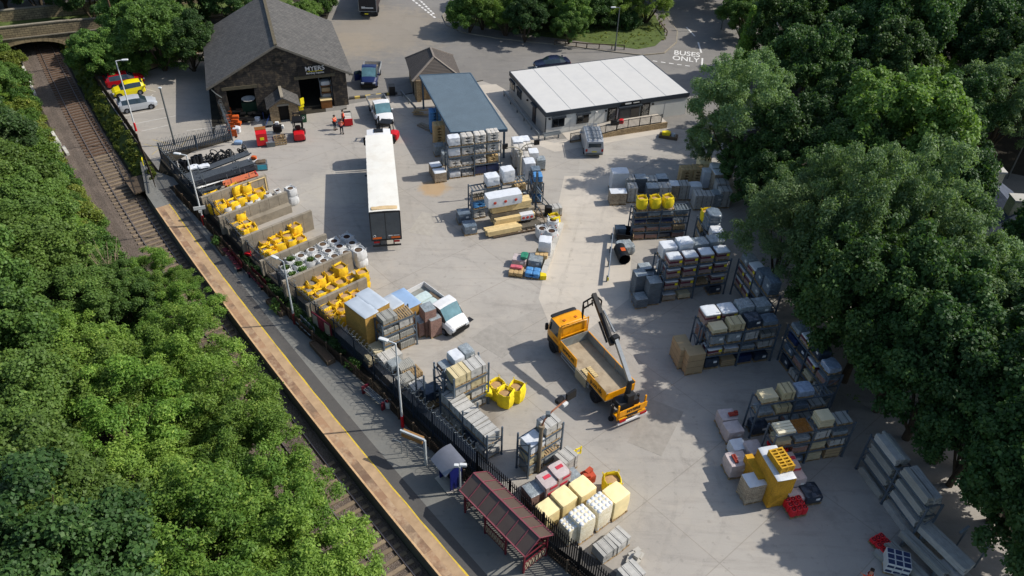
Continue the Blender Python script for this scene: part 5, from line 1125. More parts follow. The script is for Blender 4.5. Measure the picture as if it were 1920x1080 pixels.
shelf(B4,3.15,[('film',1.25),None],'top',nB4,1.2,1.05); shelf(B4,2.1,[None,('tansacks',.6)],'third shelf',nB4,1.2); shelf(B4,1.1,[('filmgrey',.7),('brick',.6)],'second shelf',nB4)
nB3='blue carton rack'; q=G(1016,380); B3=rack(2.6,64.2,100,1,2.4,[.1,1.2,2.2],'small rack of blue and white printed cartons near the parked van',.95); RACKS.append(B3)
for i,(z,h) in enumerate(((.02,.8),(1.2,.75),(2.2,.75))):
    for j in range(2): p=at(B3,.65+1.1*j,.47,z); pal('filmblue' if (i+j)%2 else 'bluesacks',p,RD(100),f"{'near' if j==0 else 'far'} blue and white carton pallet, {('floor','middle shelf','top')[i]} of the small carton rack",'pallets on the carton rack',.95,.85,h)
p=G(886,290,0)
for (k,x,y,z,w,d,lab) in [('film',1320,165,2.2,1.3,1.1,'flat white wrapped load with a blue print, farthest of the white row'),('film',1375,155,1.9,1.2,1.0,'plain white topped load behind the blue printed one'),('sacks',1330,220,2.2,1.2,1.1,'white sack pallet, second of the white row'),('sacks',1390,205,1.9,1.1,1.0,'pale grey sack pallet beside the second white one'),('sacks',1365,270,2.2,1.2,1.1,'white sack pallet, third of the white row'),('film',1440,250,1.8,1.1,1.0,'grey topped load on the right of the white row'),('wrapsacks',1410,325,2.3,1.25,1.1,'white wrapped sack load at the near end of the white row'),('filmgrey',1495,305,1.2,1.0,.9,'small grey load by the spotlight pole')]:
    ground(k,640+x/4,220+y/4,z,100,lab,'white row of sack pallets beside the canopy',w,d)
for (k,x,y,z,w,d,lab) in [('setts',705,350,1.15,1.1,1.0,'grey brick pack, rear one left of the sack rack'),('setts',735,400,1.1,1.2,1.0,'grey brick pack with sand spilled before it, left of the sack rack'),('filmblue',915,705,1.1,1.2,1.05,'blue grey printed sack pallet, rear one left of the timber rack'),('filmblue',960,795,.95,1.2,1.1,'blue grey printed sack pallet, front one left of the timber rack'),('block',1610,665,.9,1.0,.9,'low grey block pallet behind the yellow bag at the kerb')]:
    ground(k,640+x/4,220+y/4,z,20,lab,'pallets on the central yard',w,d)
# timber packs
def tpack(px,py,z,L,w,h,rz,lab,mat=mTIMB,n=12,wrap=None):
    p=G(px,py,z); o=longload('timber_pack',(p.x,p.y,z-h),RD(rz),n,L,w,h,mat,lab,'timber pack',int(px)); 
    if wrap is not None:
        MB().soft((wrap[0],0,h/2),(wrap[1],w*1.04,h*1.06),3,.02,5,.15).build('white_wrapping',mFILM,o,smooth=50)
        for i in range(3): MB().cyl((wrap[0]-wrap[1]*.3+i*wrap[1]*.3,-w*.535,h*.5),(wrap[0]-wrap[1]*.3+i*wrap[1]*.3,-w*.555,h*.5),.15,.12,9).build('red_print',M('red_star_print','B8402E',.6,.2,8),o)
    return o
B_=lambda x,y:(640+x/4,220+y/4)
tpack(*B_(1215,570),3.35,3.3,1.15,.95,22,'white wrapped timber pack with three red prints on top of the timber pile',wrap=(0,3.28))
tpack(*B_(1265,625),2.3,3.9,1.0,.75,22,'thick pale timber pack under the white wrapped one')
tpack(*B_(1270,680),1.4,4.2,1.1,.5,22,'weathered grey timber pack in the middle of the pile',M('grey_timber','8C8270',.85,.2,3))
tpack(*B_(1290,725),1.1,4.0,1.0,.55,22,'pale timber pack with a torn white cover at its right end',wrap=(1.2,1.3))
tpack(*B_(1210,815),.75,3.3,1.1,.5,22,'lowest pale timber pack in front of the pile')
tpack(*B_(1390,790),.3,2.6,1.3,.25,22,'dark boards lying in front of the timber pile',M('dark_board','5C574C',.85,.2,3))
mb=MB()
for i in range(8): mb.beam((-1.8+i*.5,-.7,.06),(-1.8+i*.5,.7,.06),.1,.1)
p=G(*B_(1290,845)); mb.beam((-2.2,-.75,.15),(2.4,-.75,.15),.12,.1); mb.build('timber_bearers',mPALD,loc=(p.x,p.y,.01),rz=RD(22),label='row of dark bearers under the timber pile',cat='bearers')
tr=thing('cantilever_rack','grey steel upright rack holding the timber pile at its right end','timber rack',G(*B_(1455,690)),RD(22))
for y in (0,): MB().box((0,0,2.0),(.16,.2,4.0)).build('upright',mRACK,tr)
for z in (.5,1.5,2.5): MB().beam((0,0,z),(0,-1.2,z),.1,.14).build('arm',mRACK,tr)
MB().beam((0,0,2.2),(1.5,-.6,.1),.09,.09).build('brace',mGALV,tr); MB().beam((0,0,1.2),(1.3,-.4,.1),.09,.09).build('brace',mGALV,tr)
# sacks on the yard beside the concrete kerb
def gS(x,y): return 940+x/6.75,380+y/6.75
for st,x,y,z,w,d,lab in [('filmpink',235,690,.75,1.2,1.0,'pallet of mixed pink and green bags, rear left of the kerb'),('filmgrey',440,690,.8,1.2,1.2,'pallet of grey white bags beside the concrete kerb'),('tansacks',515,625,.85,1.1,1.0,'pallet of brown topped bags next to the white hooded stack'),('tansacks',190,850,.45,1.2,1.0,'tan sack pallet with pink covers, nearest left'),('bluesacks',400,860,.55,1.25,1.0,'low pallet of bright blue packs at the kerb end'),('film',560,450,1.9,1.1,1.1,'tall white hooded grey slab stack beside the concrete kerb')]:
    ground(st,*gS(x,y),z,-8,lab,'pallets beside the concrete kerb',w,d)
a=G(*gS(290,690),.8); MB().soft((0,0,.14),(.6,.8,.28),4,.05,5,.5).build('green_bags',M('green_print_bag','2E7A5E',.5,.3,6),loc=a,rz=RD(-8),label='bright green and blue bags lying on the mixed pallet',cat='bags')
a=G(*gS(190,825),.47); MB().soft((0,0,.1),(1.0,.4,.2),5,.04,5,.5).build('pink_bags',M('pink_print_bag','C2606A',.5,.2,6),loc=a,rz=RD(-8),label='pink bags lying on the tan sack pallet',cat='bags')
# ---- lower left: racks of kerbs and blocks by the fence
nE='kerb rack by the white dropside'; E1=rack(-9.15,42.4,37.5,1,2.75,[.1,1.1,2.05,3.0],'single bay pallet rack of kerbs beside the tall board stacks',1.1,3.15); RACKS.append(E1)
shelf(E1,3.0,[('kerb',.5),('empty',.14)],'top',nE,1.2,1.05); shelf(E1,2.05,[('kerb',.45),('block',.8)],'third shelf',nE,1.2,1.05); shelf(E1,1.1,[('kerbrow',.6),('kerbrow',.65)],'second shelf',nE,1.2,1.05); shelf(E1,.02,[None,('kerbrow',.75)],'floor',nE,1.2,1.05)
def gE(x,y): return 600+x/4,560+y/4
for st,x,y,z,w,d,rz,lab in [('slabs',445,350,.9,1.5,1.2,37,'sloping stack of pale slabs between the fence and kerb rack'),('block',520,410,.8,1.6,1.1,37,'stack of long pale kerbs in front of the kerb rack'),('kerbrow',635,480,.7,1.2,.9,37,'row of three rounded grey kerbs beside the lamp post'),('empty',690,540,.45,1.2,1.0,37,'untidy pile of broken pallets beside the rounded kerbs'),
 ('brick',762,150,1.4,.9,1.0,35,'pink brick pack, front left of the brick tower'),('brick',806,55,2.6,.95,1.0,35,'topmost pink brick pack of the brick tower'),('brick',846,128,1.75,.95,1.0,35,'pink brick pack, right side of the brick tower')]:
    ground(st,*gE(x,y),z,rz,lab,'stock around the kerb rack',w,d)
a=G(*gE(806,55),2.6); pal('brick',(a.x,a.y,.012),RD(35),'pink brick pack at the bottom of the brick tower','stock around the kerb rack',.95,1.0,1.6)
for st,x,y,z,w,d,lab in [('filmdark',830,665,1.3,1.3,1.0,'dark wrapped pallet between the bare rack frames by the fence'),('kerb',640,590,.8,1.2,.9,'low dark kerb pack beside the broken pallets by the fence'),('block',735,640,.9,1.1,.9,'grey block pack behind the broken pallets by the fence'),('slabs',400,420,.6,1.3,.9,'low pale slab stack at the fence foot below the board stacks'),('filmgrey',560,470,.7,1.0,.9,'low grey wrapped pack between long kerbs and the lamp post')]:
    ground(st,*gE(x,y),z,37,lab,'stock around the kerb rack',w,d)
nE2='block rack by yellow bags'; E2=rack(-3.55,36.6,37.5,1,2.75,[.1,1.1,2.05,3.0],'single bay pallet rack of blocks beside three bright yellow bags',1.2,3.9); RACKS.append(E2)
shelf(E2,3.0,[('cream',.85,1.3),('block',.85,1.3)],'top',nE2,1.3,1.15); shelf(E2,2.05,[('block',.8),('cream',.75)],'third shelf',nE2,1.25,1.1); shelf(E2,1.1,[('slabs',.4),('block',.7)],'second shelf',nE2,1.2,1.1); shelf(E2,.02,[('slabs',.4),('block',.5)],'floor',nE2,1.2,1.1)
q=at(E2,0,1.35,0); E2b=rack(q.x,q.y,37.5,1,2.75,[.1,1.1,2.05,3.0],'single bay pallet rack behind the block rack with two white cased loads',1.1,3.5); RACKS.append(E2b); nE3='rear block rack'
shelf(E2b,3.0,[('brick',.4,.7),('film',.95,1.15),('filmgrey',1.0,1.15)],'top',nE3,.85,1.05)
# racks parallel to the fence (grey block packs)
F1=rack(*G(*gE(905,870))[:2],-50,2,2.6,[.1,1.3],'two bay pallet rack of grey block packs along the fence',1.2,2.6); RACKS.append(F1); nF='fence side block rack'
shelf(F1,1.3,[('block',.85,1.25),('block',.85,1.25),('block',.85,1.25),('block',.85,1.25)],'top',nF,1.25,1.15); shelf(F1,.02,[('kerb',.8),('kerb',.7),('filmdark',.6),('block',.6)],'floor',nF,1.25,1.15)
for (x,y,lab) in ((730,780,'bare rack frame left of the block rack by the fence'),(865,800,'bare tall rack frame joined to the block rack')):
    p=G(*gE(x,y)); o=thing('rack_frame',lab,'rack frame',p,RD(-52))
    for s in (0,1.1): MB().box((s,0,1.75),(.1,.09,3.5)).build('upright',mRACK,o)
    mb=MB()
    for k in range(3): mb.beam((0,0,.3+k*.95),(1.1,0,1.2+k*.9),.05,.04)
    mb.build('brace',mRACK,o)
for st,x,y,z,w,d,lab in [('empty',835,745,.6,1.2,1.0,'stack of empty pallets between the two rack frames')]: ground(st,*gE(x,y),z,37,lab,'empty pallets by the fence',w,d)
a=G(*gE(770,790),.5); mb=MB(); 
for k in range(5): mb.ring((0,0,.05+k*.07),(0,0,1),.42-.02*k,.035,18,5)
mb.build('hose_coil',mPVCG,loc=(a.x,a.y,.02),label='grey coil of pipe beside the empty pallets by the fence',cat='coil')
# rack under the flood light and shelter-side stock
def gF(x,y): return 820+x/4.91,720+y/4.91
pl,pr_=G(*gF(830,868)),G(*gF(1130,670)); v=pr_-pl
E3=rack(pl.x,pl.y,math.degrees(math.atan2(v.y,v.x)),1,min(3.0,v.length),[.1,1.0,1.9,2.8],'single bay pallet rack of pale stone under the floodlight pole',1.1,3.3); RACKS.append(E3); nG='floodlight rack'
shelf(E3,1.9,[('film',.85,1.2),('block',.8,1.2)],'third shelf',nG,1.2,1.05); shelf(E3,1.0,[('cream',.65),('empty',.14)],'second shelf',nG,1.2,1.05); shelf(E3,.02,[('kerb',.7),('filmgrey',.6)],'floor',nG,1.2,1.05); shelf(E3,2.8,[None,('block',.75,1.2)],'top',nG,1.2,1.05)
def gG(x,y): return 960+x/4.5,840+y/4.5
ST=[('printpack',295,260,1.75,.95,1.15,37,'red labelled brick pack, left of the tall pair'),('printpack',400,175,1.9,1.0,1.15,37,'red labelled brick pack, right of the tall pair'),('brick',185,340,1.3,1.1,1.1,37,'pale pink brick pack in front of the tall pair'),('brick',510,230,1.1,.9,1.0,37,'low pink brick pack behind the red labelled pair'),
('hoody',300,500,1.5,1.15,1.15,40,'straw yellow hooded pallet nearest the black fence'),('hoody',440,395,1.75,1.2,1.25,40,'darker straw hooded pallet in the middle'),('hoody',595,320,1.75,1.25,1.25,40,'straw hooded pallet, rear centre of the group'),('hoody',880,365,1.9,1.3,1.25,40,'straw hooded pallet at the right end of the group'),
('tubs',590,560,1.9,1.2,1.2,40,'pallet of white bottles under film, left of the pair'),('tubs',740,450,2.0,1.2,1.15,40,'pallet of white and yellow tubs under film, right of the pair'),('tubs',490,625,1.6,.9,1.0,40,'small pallet of tubs with a red cap by the black fence'),
('block',785,825,.9,1.1,1.0,40,'pale grey block cube, left of the pair by the black fence'),('block',900,740,.9,1.1,1.0,40,'pale grey block cube, right of the pair'),('block',1010,1035,.9,1.2,1.1,40,'pale grey block cube at the bottom edge'),('block',460,55,1.3,1.2,1.0,40,'grey block load with a black tool on top beside the rack')]
for st,x,y,z,w,d,rz,lab in ST: ground(st,*gG(x,y),z,rz,lab,'stock beside the maroon shelter',w,d)
a=G(*gG(645,200),.9); MB().soft((0,0,.35),(.8,.7,.7),3,.03,3,.2).box((.1,.1,.8),(.5,.3,.25),.3).box((-.2,-.15,.78),(.4,.3,.2),-.3).build('red_brick_pile',M('terracotta_block','A8452B',.8,.15,5),loc=(a.x,a.y,.012),rz=RD(30),label='small pile of terracotta blocks behind the straw hoods',cat='brick pile')
a=G(*gG(1060,920),.7); mb=MB()
for i,(x,y,z,r) in enumerate([(0,0,.15,.1),(.45,.2,.15,.4),(.1,.5,.15,-.2),(.2,.2,.45,.3),(-.3,.3,.15,.6),(.5,.55,.15,0)]): mb.box((x,y,z),(.44,.3,.26),r)
mb.build('loose_blocks',mCONCL,loc=(a.x,a.y,.012),rz=RD(35),label='scattered pile of loose pale blocks near the bottom edge',cat='block pile')
a=G(*gG(535,80),.0); o=thing('yellow_forks','yellow steel fork attachment leaning on a grey block load','fork attachment',(a.x,a.y,0),RD(35)); mb=MB()
for z in (.3,.75): mb.box((0,0,z),(.9,.06,.1))
for x in (-.4,0,.4): mb.box((x,0,.5),(.08,.07,.7))
mb.build('frame',mYBAGP,o)
# tall board stacks by the fence (insulation)
for (x,y,z,w,d,lab) in [(1270,625,3.3,2.5,1.25,'tall stack of yellow insulation boards with blue silver top, nearer the fence'),(1350,560,3.3,2.5,1.25,'tall stack of yellow insulation boards with blue silver top, next to the first'),(1495,585,2.6,1.6,1.2,'lower stack of insulation boards with pale grey top')]:
    o=boards(360+x/4,420+y/4,z,-43,w,d,.15,mINSUL,lab,mSILV)
p=G(360+1575/4,420+555/4,1.6); o=boards(360+1590/4,420+565/4,1.6,-48,2.4,1.6,.15,mINSUL,'low wide stack of boards with light blue top by the white dropside',mBLUEP)
for r in RACKS: strip_extra(r)
# ================================================================ vehicles (x forward, y left, z up)
def wheel(parent,x,y,r,w=.24,rim=mRIM,name='wheel'):
    o=MB().lathe((0,0,0),[(r*.55,-w/2),(r*.9,-w/2),(r,-w*.3),(r,w*.3),(r*.9,w/2),(r*.55,w/2)],20).build('wheel',mTYRE,parent,smooth=40)
    o.location=(x,y,r); o.rotation_euler=(PI/2,0,0)
    s=1 if y<0 else -1; q=MB().lathe((0,0,s*w*.36),[(0,.02*s),(r*.2,.02*s),(r*.5,-.02*s),(r*.58,.06*s)],16); 
    for i in range(5): t=2*PI*i/5; q.beam((r*.1*math.cos(t),r*.1*math.sin(t),s*w*.42),(r*.52*math.cos(t),r*.52*math.sin(t),s*w*.42),r*.16,.03)
    q.build('rim',rim,o,smooth=40); return o
def lofted(st):
    """stations (x, halfwidth sill, sill z, halfwidth belt, belt z, halfwidth shoulder, shoulder z, halfwidth roof, roof z, crown)"""
    rings=[]
    for x,a,za,b,zb,c,zc,d,zd,cr in st: rings.append([(x,a,za),(x,b,zb),(x,c,zc),(x,d,zd),(x,d*.5,zd+cr*.8),(x,0,zd+cr),(x,-d*.5,zd+cr*.8),(x,-d,zd),(x,-c,zc),(x,-b,zb),(x,-a,za)])
    return rings
def car(name,label,cat,paint,loc,rz,st,side,screens,wheels,wr=.31,lights=None,group=None,extra=None,pillar=()):
    o=thing(name,label,cat,loc,rz,group); R_=lofted(st); n=len(R_[0]); body=MB(); parts={}
    for i in range(len(R_)-1):
        for j in range(n):
            k=(j+1)%n; f=[R_[i][j],R_[i+1][j],R_[i+1][k],R_[i][k]]; t=None
            if j in(2,7) and i in side: t=('side_window',side[i] if isinstance(side,dict) else 0,j)
            if 3<=j<=6 and i in screens: t=(screens[i],0,0)
            (body if t is None else parts.setdefault(t[0]+('L' if t[2]==2 else 'R' if t[2] else ''),MB())).add(f,[(3,2,1,0)])
    for e,r in ((0,R_[0]),(1,R_[-1])): body.add(r,[tuple(range(n)) if not e else tuple(range(n-1,-1,-1))])
    body.build('body',paint,o,smooth=38)
    for k,m in parts.items(): m.build(k.rstrip('LR'),mGLASS if 'side' in k or 'rear' in k else mSHINEG if name in('van','tipper_van','dropside_van') else mGLASS,o,smooth=38)
    for x,y in wheels: wheel(o,x,y,wr)
    arch=MB()
    for x,y in wheels: s=1 if y>0 else -1; arch.cyl((x,y-s*.1,wr*1.02),(x,y+s*.045,wr*1.02),wr*1.18,n=18)
    arch.build('wheel_arch',mBLACK,o,smooth=40)
    xf,xr=st[-1][0],st[0][0]; wf,wrr=st[-1][3],st[0][3]; zf,zr_=st[-1][4],st[0][4]
    for s in (-1,1):
        MB().soft((xf-.1,s*wf*.8,zf+.06),(.3,.34,.17),1,.0,2,.5,flat=False).build('headlight',mLAMP,o,smooth=50)
        MB().soft((xr+.04,s*wrr*.86,zr_+.17),(.14,.22,.3),1,.0,2,.4,flat=False).build('tail_light',mREDL,o,smooth=50)
        mx=next((q for i,q in enumerate(st) if i in screens and 'wind' in screens[i]),st[len(st)//2])
        MB().soft((mx[0]-.12,s*(mx[5]+.12),mx[6]+.07),(.16,.24,.16),1,0,2,.5,flat=False).build('mirror',paint if name!='forklift' else mBLACK,o,smooth=50)
    MB().box((xf+.005,0,zf-.2),(.03,.52,.11)).build('number_plate',mWLAB,o); MB().box((xr-.005,0,zr_+.02),(.03,.52,.11)).build('number_plate',mYTAG,o)
    MB().box((xf-.015,0,zf-.07),(.06,wf*1.1,.16)).build('grille',mBLACK,o)
    if extra: extra(o)
    return o
def hatch(W=.87,L=4.1,H=1.47):
    s=L/4.1; h=H/1.47
    return [(-2.05*s,W*.84,.34,W*.9,.55,W*.86,.9,W*.6,1.0*h,.03),(-1.9*s,W*.95,.28,W*.98,.6,W*.95,.97*h,W*.66,1.22*h,.03),(-1.62*s,W*.97,.24,W*1.0,.6,W*.97,.98*h,W*.7,1.42*h,.03),(-.95*s,W*.98,.22,W,.6,W*.97,.96*h,W*.72,1.46*h,.03),(-.1*s,W*.98,.22,W,.6,W*.97,.94*h,W*.72,1.46*h,.03),(.35*s,W*.98,.22,W,.6,W*.97,.93*h,W*.68,1.4*h,.03),(1.02*s,W*.97,.22,W*.99,.6,W*.95,.93*h,W*.74,.98*h,.03),(1.7*s,W*.92,.25,W*.95,.58,W*.88,.8*h,W*.68,.86*h,.03),(2.02*s,W*.75,.3,W*.8,.52,W*.72,.66,W*.6,.7*h,.02)]
HS,HG={2:0,3:0,4:0,5:0},{5:'windscreen',1:'rear_window'}
def hat(name,label,paint,px,py,rz,L=4.1,W=.87,H=1.47,grp='hatchbacks in the car park'):
    return car(name,label,'car',paint,G(px,py,0),RD(rz),hatch(W,L,H),HS,HG,[(-1.28*L/4.1,W*.9),(-1.28*L/4.1,-W*.9),(1.3*L/4.1,W*.9),(1.3*L/4.1,-W*.9)],.31,group=grp)
hat('parked_car','red hatchback parked closest to the trees',mCARR,236,158,32,4.2)
hat('parked_car','small yellow hatchback parked between the red and silver cars',mCARY,243,176,212,3.5,.82)
hat('parked_car','silver hatchback parked nearest in the car park row',mCARS,260,203,30,4.0)
sal=[(-2.25,.74,.36,.8,.55,.78,.86,.6,.92,.02),(-2.1,.84,.28,.88,.6,.85,.95,.66,1.0,.02),(-1.55,.88,.24,.9,.6,.87,.97,.66,1.06,.03),(-.85,.89,.22,.91,.6,.88,.95,.64,1.38,.03),(-.1,.89,.22,.91,.6,.88,.93,.65,1.42,.03),(.4,.89,.22,.91,.6,.88,.92,.62,1.36,.03),(1.15,.88,.22,.9,.6,.86,.92,.68,.96,.03),(1.9,.84,.25,.87,.58,.8,.8,.62,.84,.03),(2.25,.68,.3,.72,.5,.66,.64,.55,.68,.02)]
car('saloon_car','dark blue saloon car on the road behind the office','car',mCARB,G(1034,127,0),RD(197),sal,{2:0,3:0,4:0,5:0},{2:'rear_window',5:'windscreen'},[(-1.4,.8),(-1.4,-.8),(1.4,.8),(1.4,-.8)],.32)
# cab of a van based tipper or dropside: x from 0 (back of cab) to 2.35 (nose)
def cabst(H=2.1,W=.98): return [(0,W*.96,.5,W,.95,W*.98,1.25,W*.86,H-.06,.03),(.12,W*.96,.45,W,.95,W*.99,1.27,W*.87,H-.02,.05),(.75,W*.96,.42,W,.95,W*.99,1.25,W*.86,H,.06),(.98,W*.96,.4,W,.95,W*.99,1.22,W*.84,H-.05,.05),(1.62,W*.96,.4,W,.92,W*.96,1.18,W*.82,1.3,.05),(2.15,W*.93,.42,W*.95,.85,W*.88,1.02,W*.72,1.1,.04),(2.38,W*.8,.45,W*.84,.78,W*.76,.9,W*.62,.96,.03)]
def dropside(name,label,cat,paint,loc,rz,bed,H=2.1,boards=mALU,bl=3.3,bh=.42,load=None,doorpen=False,cage=False,deck=mDECK):
    def ex(o):
        b=MB(); b.box((-bl/2-.05,0,.72),(bl+.1,.9,.16)); b.build('chassis',mCHAS,o)
        MB().box((-bl/2-.08,0,.86),(bl,2.02,.07)).build('deck',deck,o)
        for s in (-1,1): MB().box((-bl/2-.08,s*1.03,.9+bh/2),(bl,.04,bh)).build('side_board',boards,o)
        MB().box((-bl-.1,0,.9+bh/2),(.04,2.06,bh)).build('tailboard',boards,o); MB().box((-.07,0,1.2),(.05,2.02,.75)).build('headboard',boards,o)
        MB().soft((2.36,0,.5),(.16,1.72,.32),1,0,3,.3,flat=False).build('bumper',mBLACK,o,smooth=50); MB().box((2.41,0,.78),(.03,1.0,.12)).build('radiator_grille',mBLACK,o)
        if cage:
            m=MB()
            for y in (-.95,.95): m.box((-.1,y,1.5),(.06,.06,1.2))
            m.box((-.1,0,2.05),(.06,1.96,.06)); m.build('ladder_rack',mGPOST,o)
        if load: load(o)
        if doorpen:
            d=MB().box((1.0-.42+.35,-1.35,1.1),(.06,.95,1.1),RD(28)).build('open_door',paint,o); MB().box((.95,-1.36,1.55),(.08,.7,.4),RD(28)).build('pane',mGLASS,d)
    W=.98
    return car(name,label,cat,paint,loc,rz,cabst(H,W),{1:0,2:0,3:0},{3:'windscreen'},[(1.55,W*.9),(1.55,-W*.9),(-2.0,W*.9),(-2.0,-W*.9)],.34,extra=ex)
def panes(o):
    for i,(x,y) in enumerate(((-.9,-.25),(-1.9,-.2))):
        MB().soft((x,y,1.12),(.9,1.3,.42),i,.03,5,.3).build('wrapped_load',M('pale_green_film','B9C8C4',.25,.1,4,spec=.7,rnd=0),o,smooth=50)
    MB().box((-1.2,.75,1.0),(2.0,.3,.15),.1).build('boards',mPALD,o)
p1,p2=G(360+1880/4,420+745/4,0),G(360+1590/4,420+520/4,0)
hd=math.atan2((p1-p2).y,(p1-p2).x)
c=G(842,612,0); dropside('dropside_van','white dropside van with film wrapped sheets beside the board stacks','dropside van',mVANW,(-5.45,46.95,0),RD(-45),None,2.15,mVANW,3.2,.42,panes,deck=mDECKG)
def junk(o):
    MB().box((-1.3,0,.98),(2.4,1.8,.16)).build('rubble_load',M('pale_rubble','A49D92',.9,.2,4,rnd=0),o); MB().soft((-.9,.2,1.1),(1.0,.9,.2),3,.06,4,.5).build('sheet',mFILM,o,smooth=50)
dropside('tipper_van','white tipper van with open bed behind the articulated lorry','tipper van',mVANW,(-15.2,80.9,0),RD(-70),None,2.2,mALU,3.1,.4,junk,cage=False)
b_=dropside('tipper_van','dark blue tipper van with its driver door open near the stone warehouse','tipper van',mVANB,(-17.9,90.3,0),RD(-87),None,2.2,mALU,2.9,.4,None,True)
# panel van with roof rack and ladders
pv=[(-2.45,.9,.4,.95,.7,.94,1.15,.82,1.85,.03),(-2.3,.94,.3,.98,.7,.97,1.2,.86,1.95,.04),(-1.0,.94,.28,.98,.7,.97,1.2,.87,1.97,.04),(.3,.94,.28,.98,.7,.97,1.18,.87,1.97,.04),(.95,.94,.28,.98,.7,.97,1.15,.84,1.88,.04),(1.65,.93,.28,.97,.68,.93,1.1,.8,1.18,.04),(2.3,.88,.32,.92,.62,.84,.88,.68,.96,.03),(2.48,.74,.36,.78,.58,.7,.76,.58,.82,.02)]
def lad(o):
    m=MB()
    for x in (-2.0,-1.2,-.4,.4): m.box((x,0,2.1),(.06,1.6,.05))
    for y in (-.8,.8): m.beam((-2.2,y,2.13),(.6,y,2.13),.05,.06)
    m.build('roof_rack',mGALV,o)
    for y0 in (.05,-.5):
        l=MB()
        for y in (y0,y0+.42): l.beam((-2.4,y,2.2),(1.0,y,2.2),.05,.07)
        for i in range(11): l.box((-2.3+.32*i,y0+.21,2.2),(.04,.42,.04))
        l.build('ladder',mSTEEL,o)
    MB().box((-2.46,0,1.45),(.04,1.3,.42)).build('rear_window',mGLASS,o); MB().box((-2.5,.0,.48),(.1,1.8,.16)).build('bumper',mGPOST,o); MB().box((-2.475,.55,1.25),(.02,.25,.14)).build('emblem',mNAVYL,o)
car('van','silver panel van with ladders on its roof rack in front of the office','van',mVANS,G(1107,285,0)+Vector((.1,1.2,0)),RD(94),pv,{4:0},{4:'windscreen'},[(-1.5,.88),(-1.5,-.88),(1.55,.88),(1.55,-.88)],.33,extra=lad)
# ---- articulated lorry
TY=RD(10.734); tr=thing('articulated_lorry','long white roofed articulated lorry with grey rear doors','lorry',(-10.895,55.834,0),TY+PI/2)
bx=MB().box((6.8,0,2.62),(13.6,2.52,2.8)); bx.build('trailer_box',M('curtain_side','4A5058',.6,.08,2,rnd=0),tr)
rf=MB()
NX=34
vs=[]
for i in range(NX+1):
    for j in range(7): y=-1.27+j*2.54/6; vs.append((13.6*i/NX,y,4.06+.04*(1-(y/1.27)**2)+.022*(i%2)+.01*noise.noise(Vector((i*.5,j,0)))))
rf.add(vs,[(i*7+j,(i+1)*7+j,(i+1)*7+j+1,i*7+j+1) for i in range(NX) for j in range(6)]); rf.build('roof_sheet',mTRUCKW,tr,smooth=0)
for s in (-1,1): MB().box((6.8,s*1.265,3.98),(13.6,.05,.16)).build('roof_rail',mTRUCKW,tr)
MB().soft((.45,0,4.1),(.5,2.2,.12),4,.04,5,.5).build('creased_sheet',M('tan_creased_sheet','C2A87E',.8,.12,3,rnd=0),tr,smooth=50)
for s in (-1,1): MB().box((-.03,s*.62,2.62),(.06,1.2,2.66)).build('rear_door',mTRUCKG,tr)
m=MB(); 
for y,z,sy,sz in ((0,4.0,2.56,.1),(0,1.22,2.56,.12),(-1.26,2.6,.08,2.8),(1.26,2.6,.08,2.8),(0,2.6,.04,2.7)): m.box((-.05,y,z),(.06,sy,sz))
m.build('door_frame',mCHAS,tr)
for s in (-1,1): MB().box((-.07,s*.78,1.42),(.02,.75,.18)).build('reflective_panel',mORANGE,tr); MB().box((-.05,s*.85,1.0),(.1,.5,.14)).build('tail_light',mREDL,tr)
m=MB(); m.ring((-.075,1.0,1.62),(1,0,0),.1,.02,14,4); m.box((-.075,-.35,1.62),(.02,.35,.09)); m.box((-.075,-.85,1.62),(.02,.5,.05)); m.build('door_emblem',mWLAB,tr)
m=MB(); m.box((6.5,0,1.1),(12.6,.9,.16)); m.box((-.05,0,.62),(.12,2.4,.12))
for s in (-1,1): m.box((.1,s*.6,.85),(.1,.1,.5))
m.build('chassis',mCHAS,tr)
for x in (2.2,3.5,4.8):
    for s in (-1,1): wheel(tr,x,s*1.08,.5,.36)
cabz=[(0,1.15,.55,1.22,1.4,1.22,2.05,1.12,3.35,.05),(.25,1.18,.5,1.24,1.4,1.24,2.1,1.16,3.55,.08),(1.5,1.18,.5,1.24,1.4,1.24,2.1,1.14,3.6,.08),(1.95,1.16,.5,1.22,1.4,1.2,2.0,1.08,3.3,.08),(2.2,1.08,.5,1.14,1.3,1.14,1.95,1.0,2.2,.05),(2.28,1.0,.55,1.08,1.2,1.06,1.6,.95,1.75,.03)]
m=MB(); R_=[[(x+14.15,y,z) for x,y,z in r] for r in lofted(cabz)]; n=11
gl=MB()
for i in range(len(R_)-1):
    for j in range(n):
        k=(j+1)%n; g=(i==3 and 3<=j<=6) or (j in(2,7) and i==2)
        (gl if g else m).add([R_[i][j],R_[i+1][j],R_[i+1][k],R_[i][k]],[(3,2,1,0)])
m.add(R_[0],[tuple(range(n))]); m.add(R_[-1],[tuple(range(n-1,-1,-1))]); m.build('cab',mVANW,tr,smooth=38); gl.build('cab_glass',mGLASS,tr,smooth=38)
MB().box((15.2,0,3.7),(.7,.9,.06)).build('roof_hatch',mBLACK,tr); m=MB()
for s in (-1,1): m.box((15.75,s*1.42,2.3),(.2,.26,.8))
m.build('mirror',mBLACK,tr)
MB().box((13.85,0,2.4),(.12,2.2,1.9)).build('air_deflector',mVANW,tr); MB().tube([(13.9,-.9,1.0),(13.9,-.9,3.3)],.08).build('exhaust',mSTEEL,tr)
for x in (15.5,12.4):
    for s in (-1,1): wheel(tr,x,s*1.05,.5,.34)
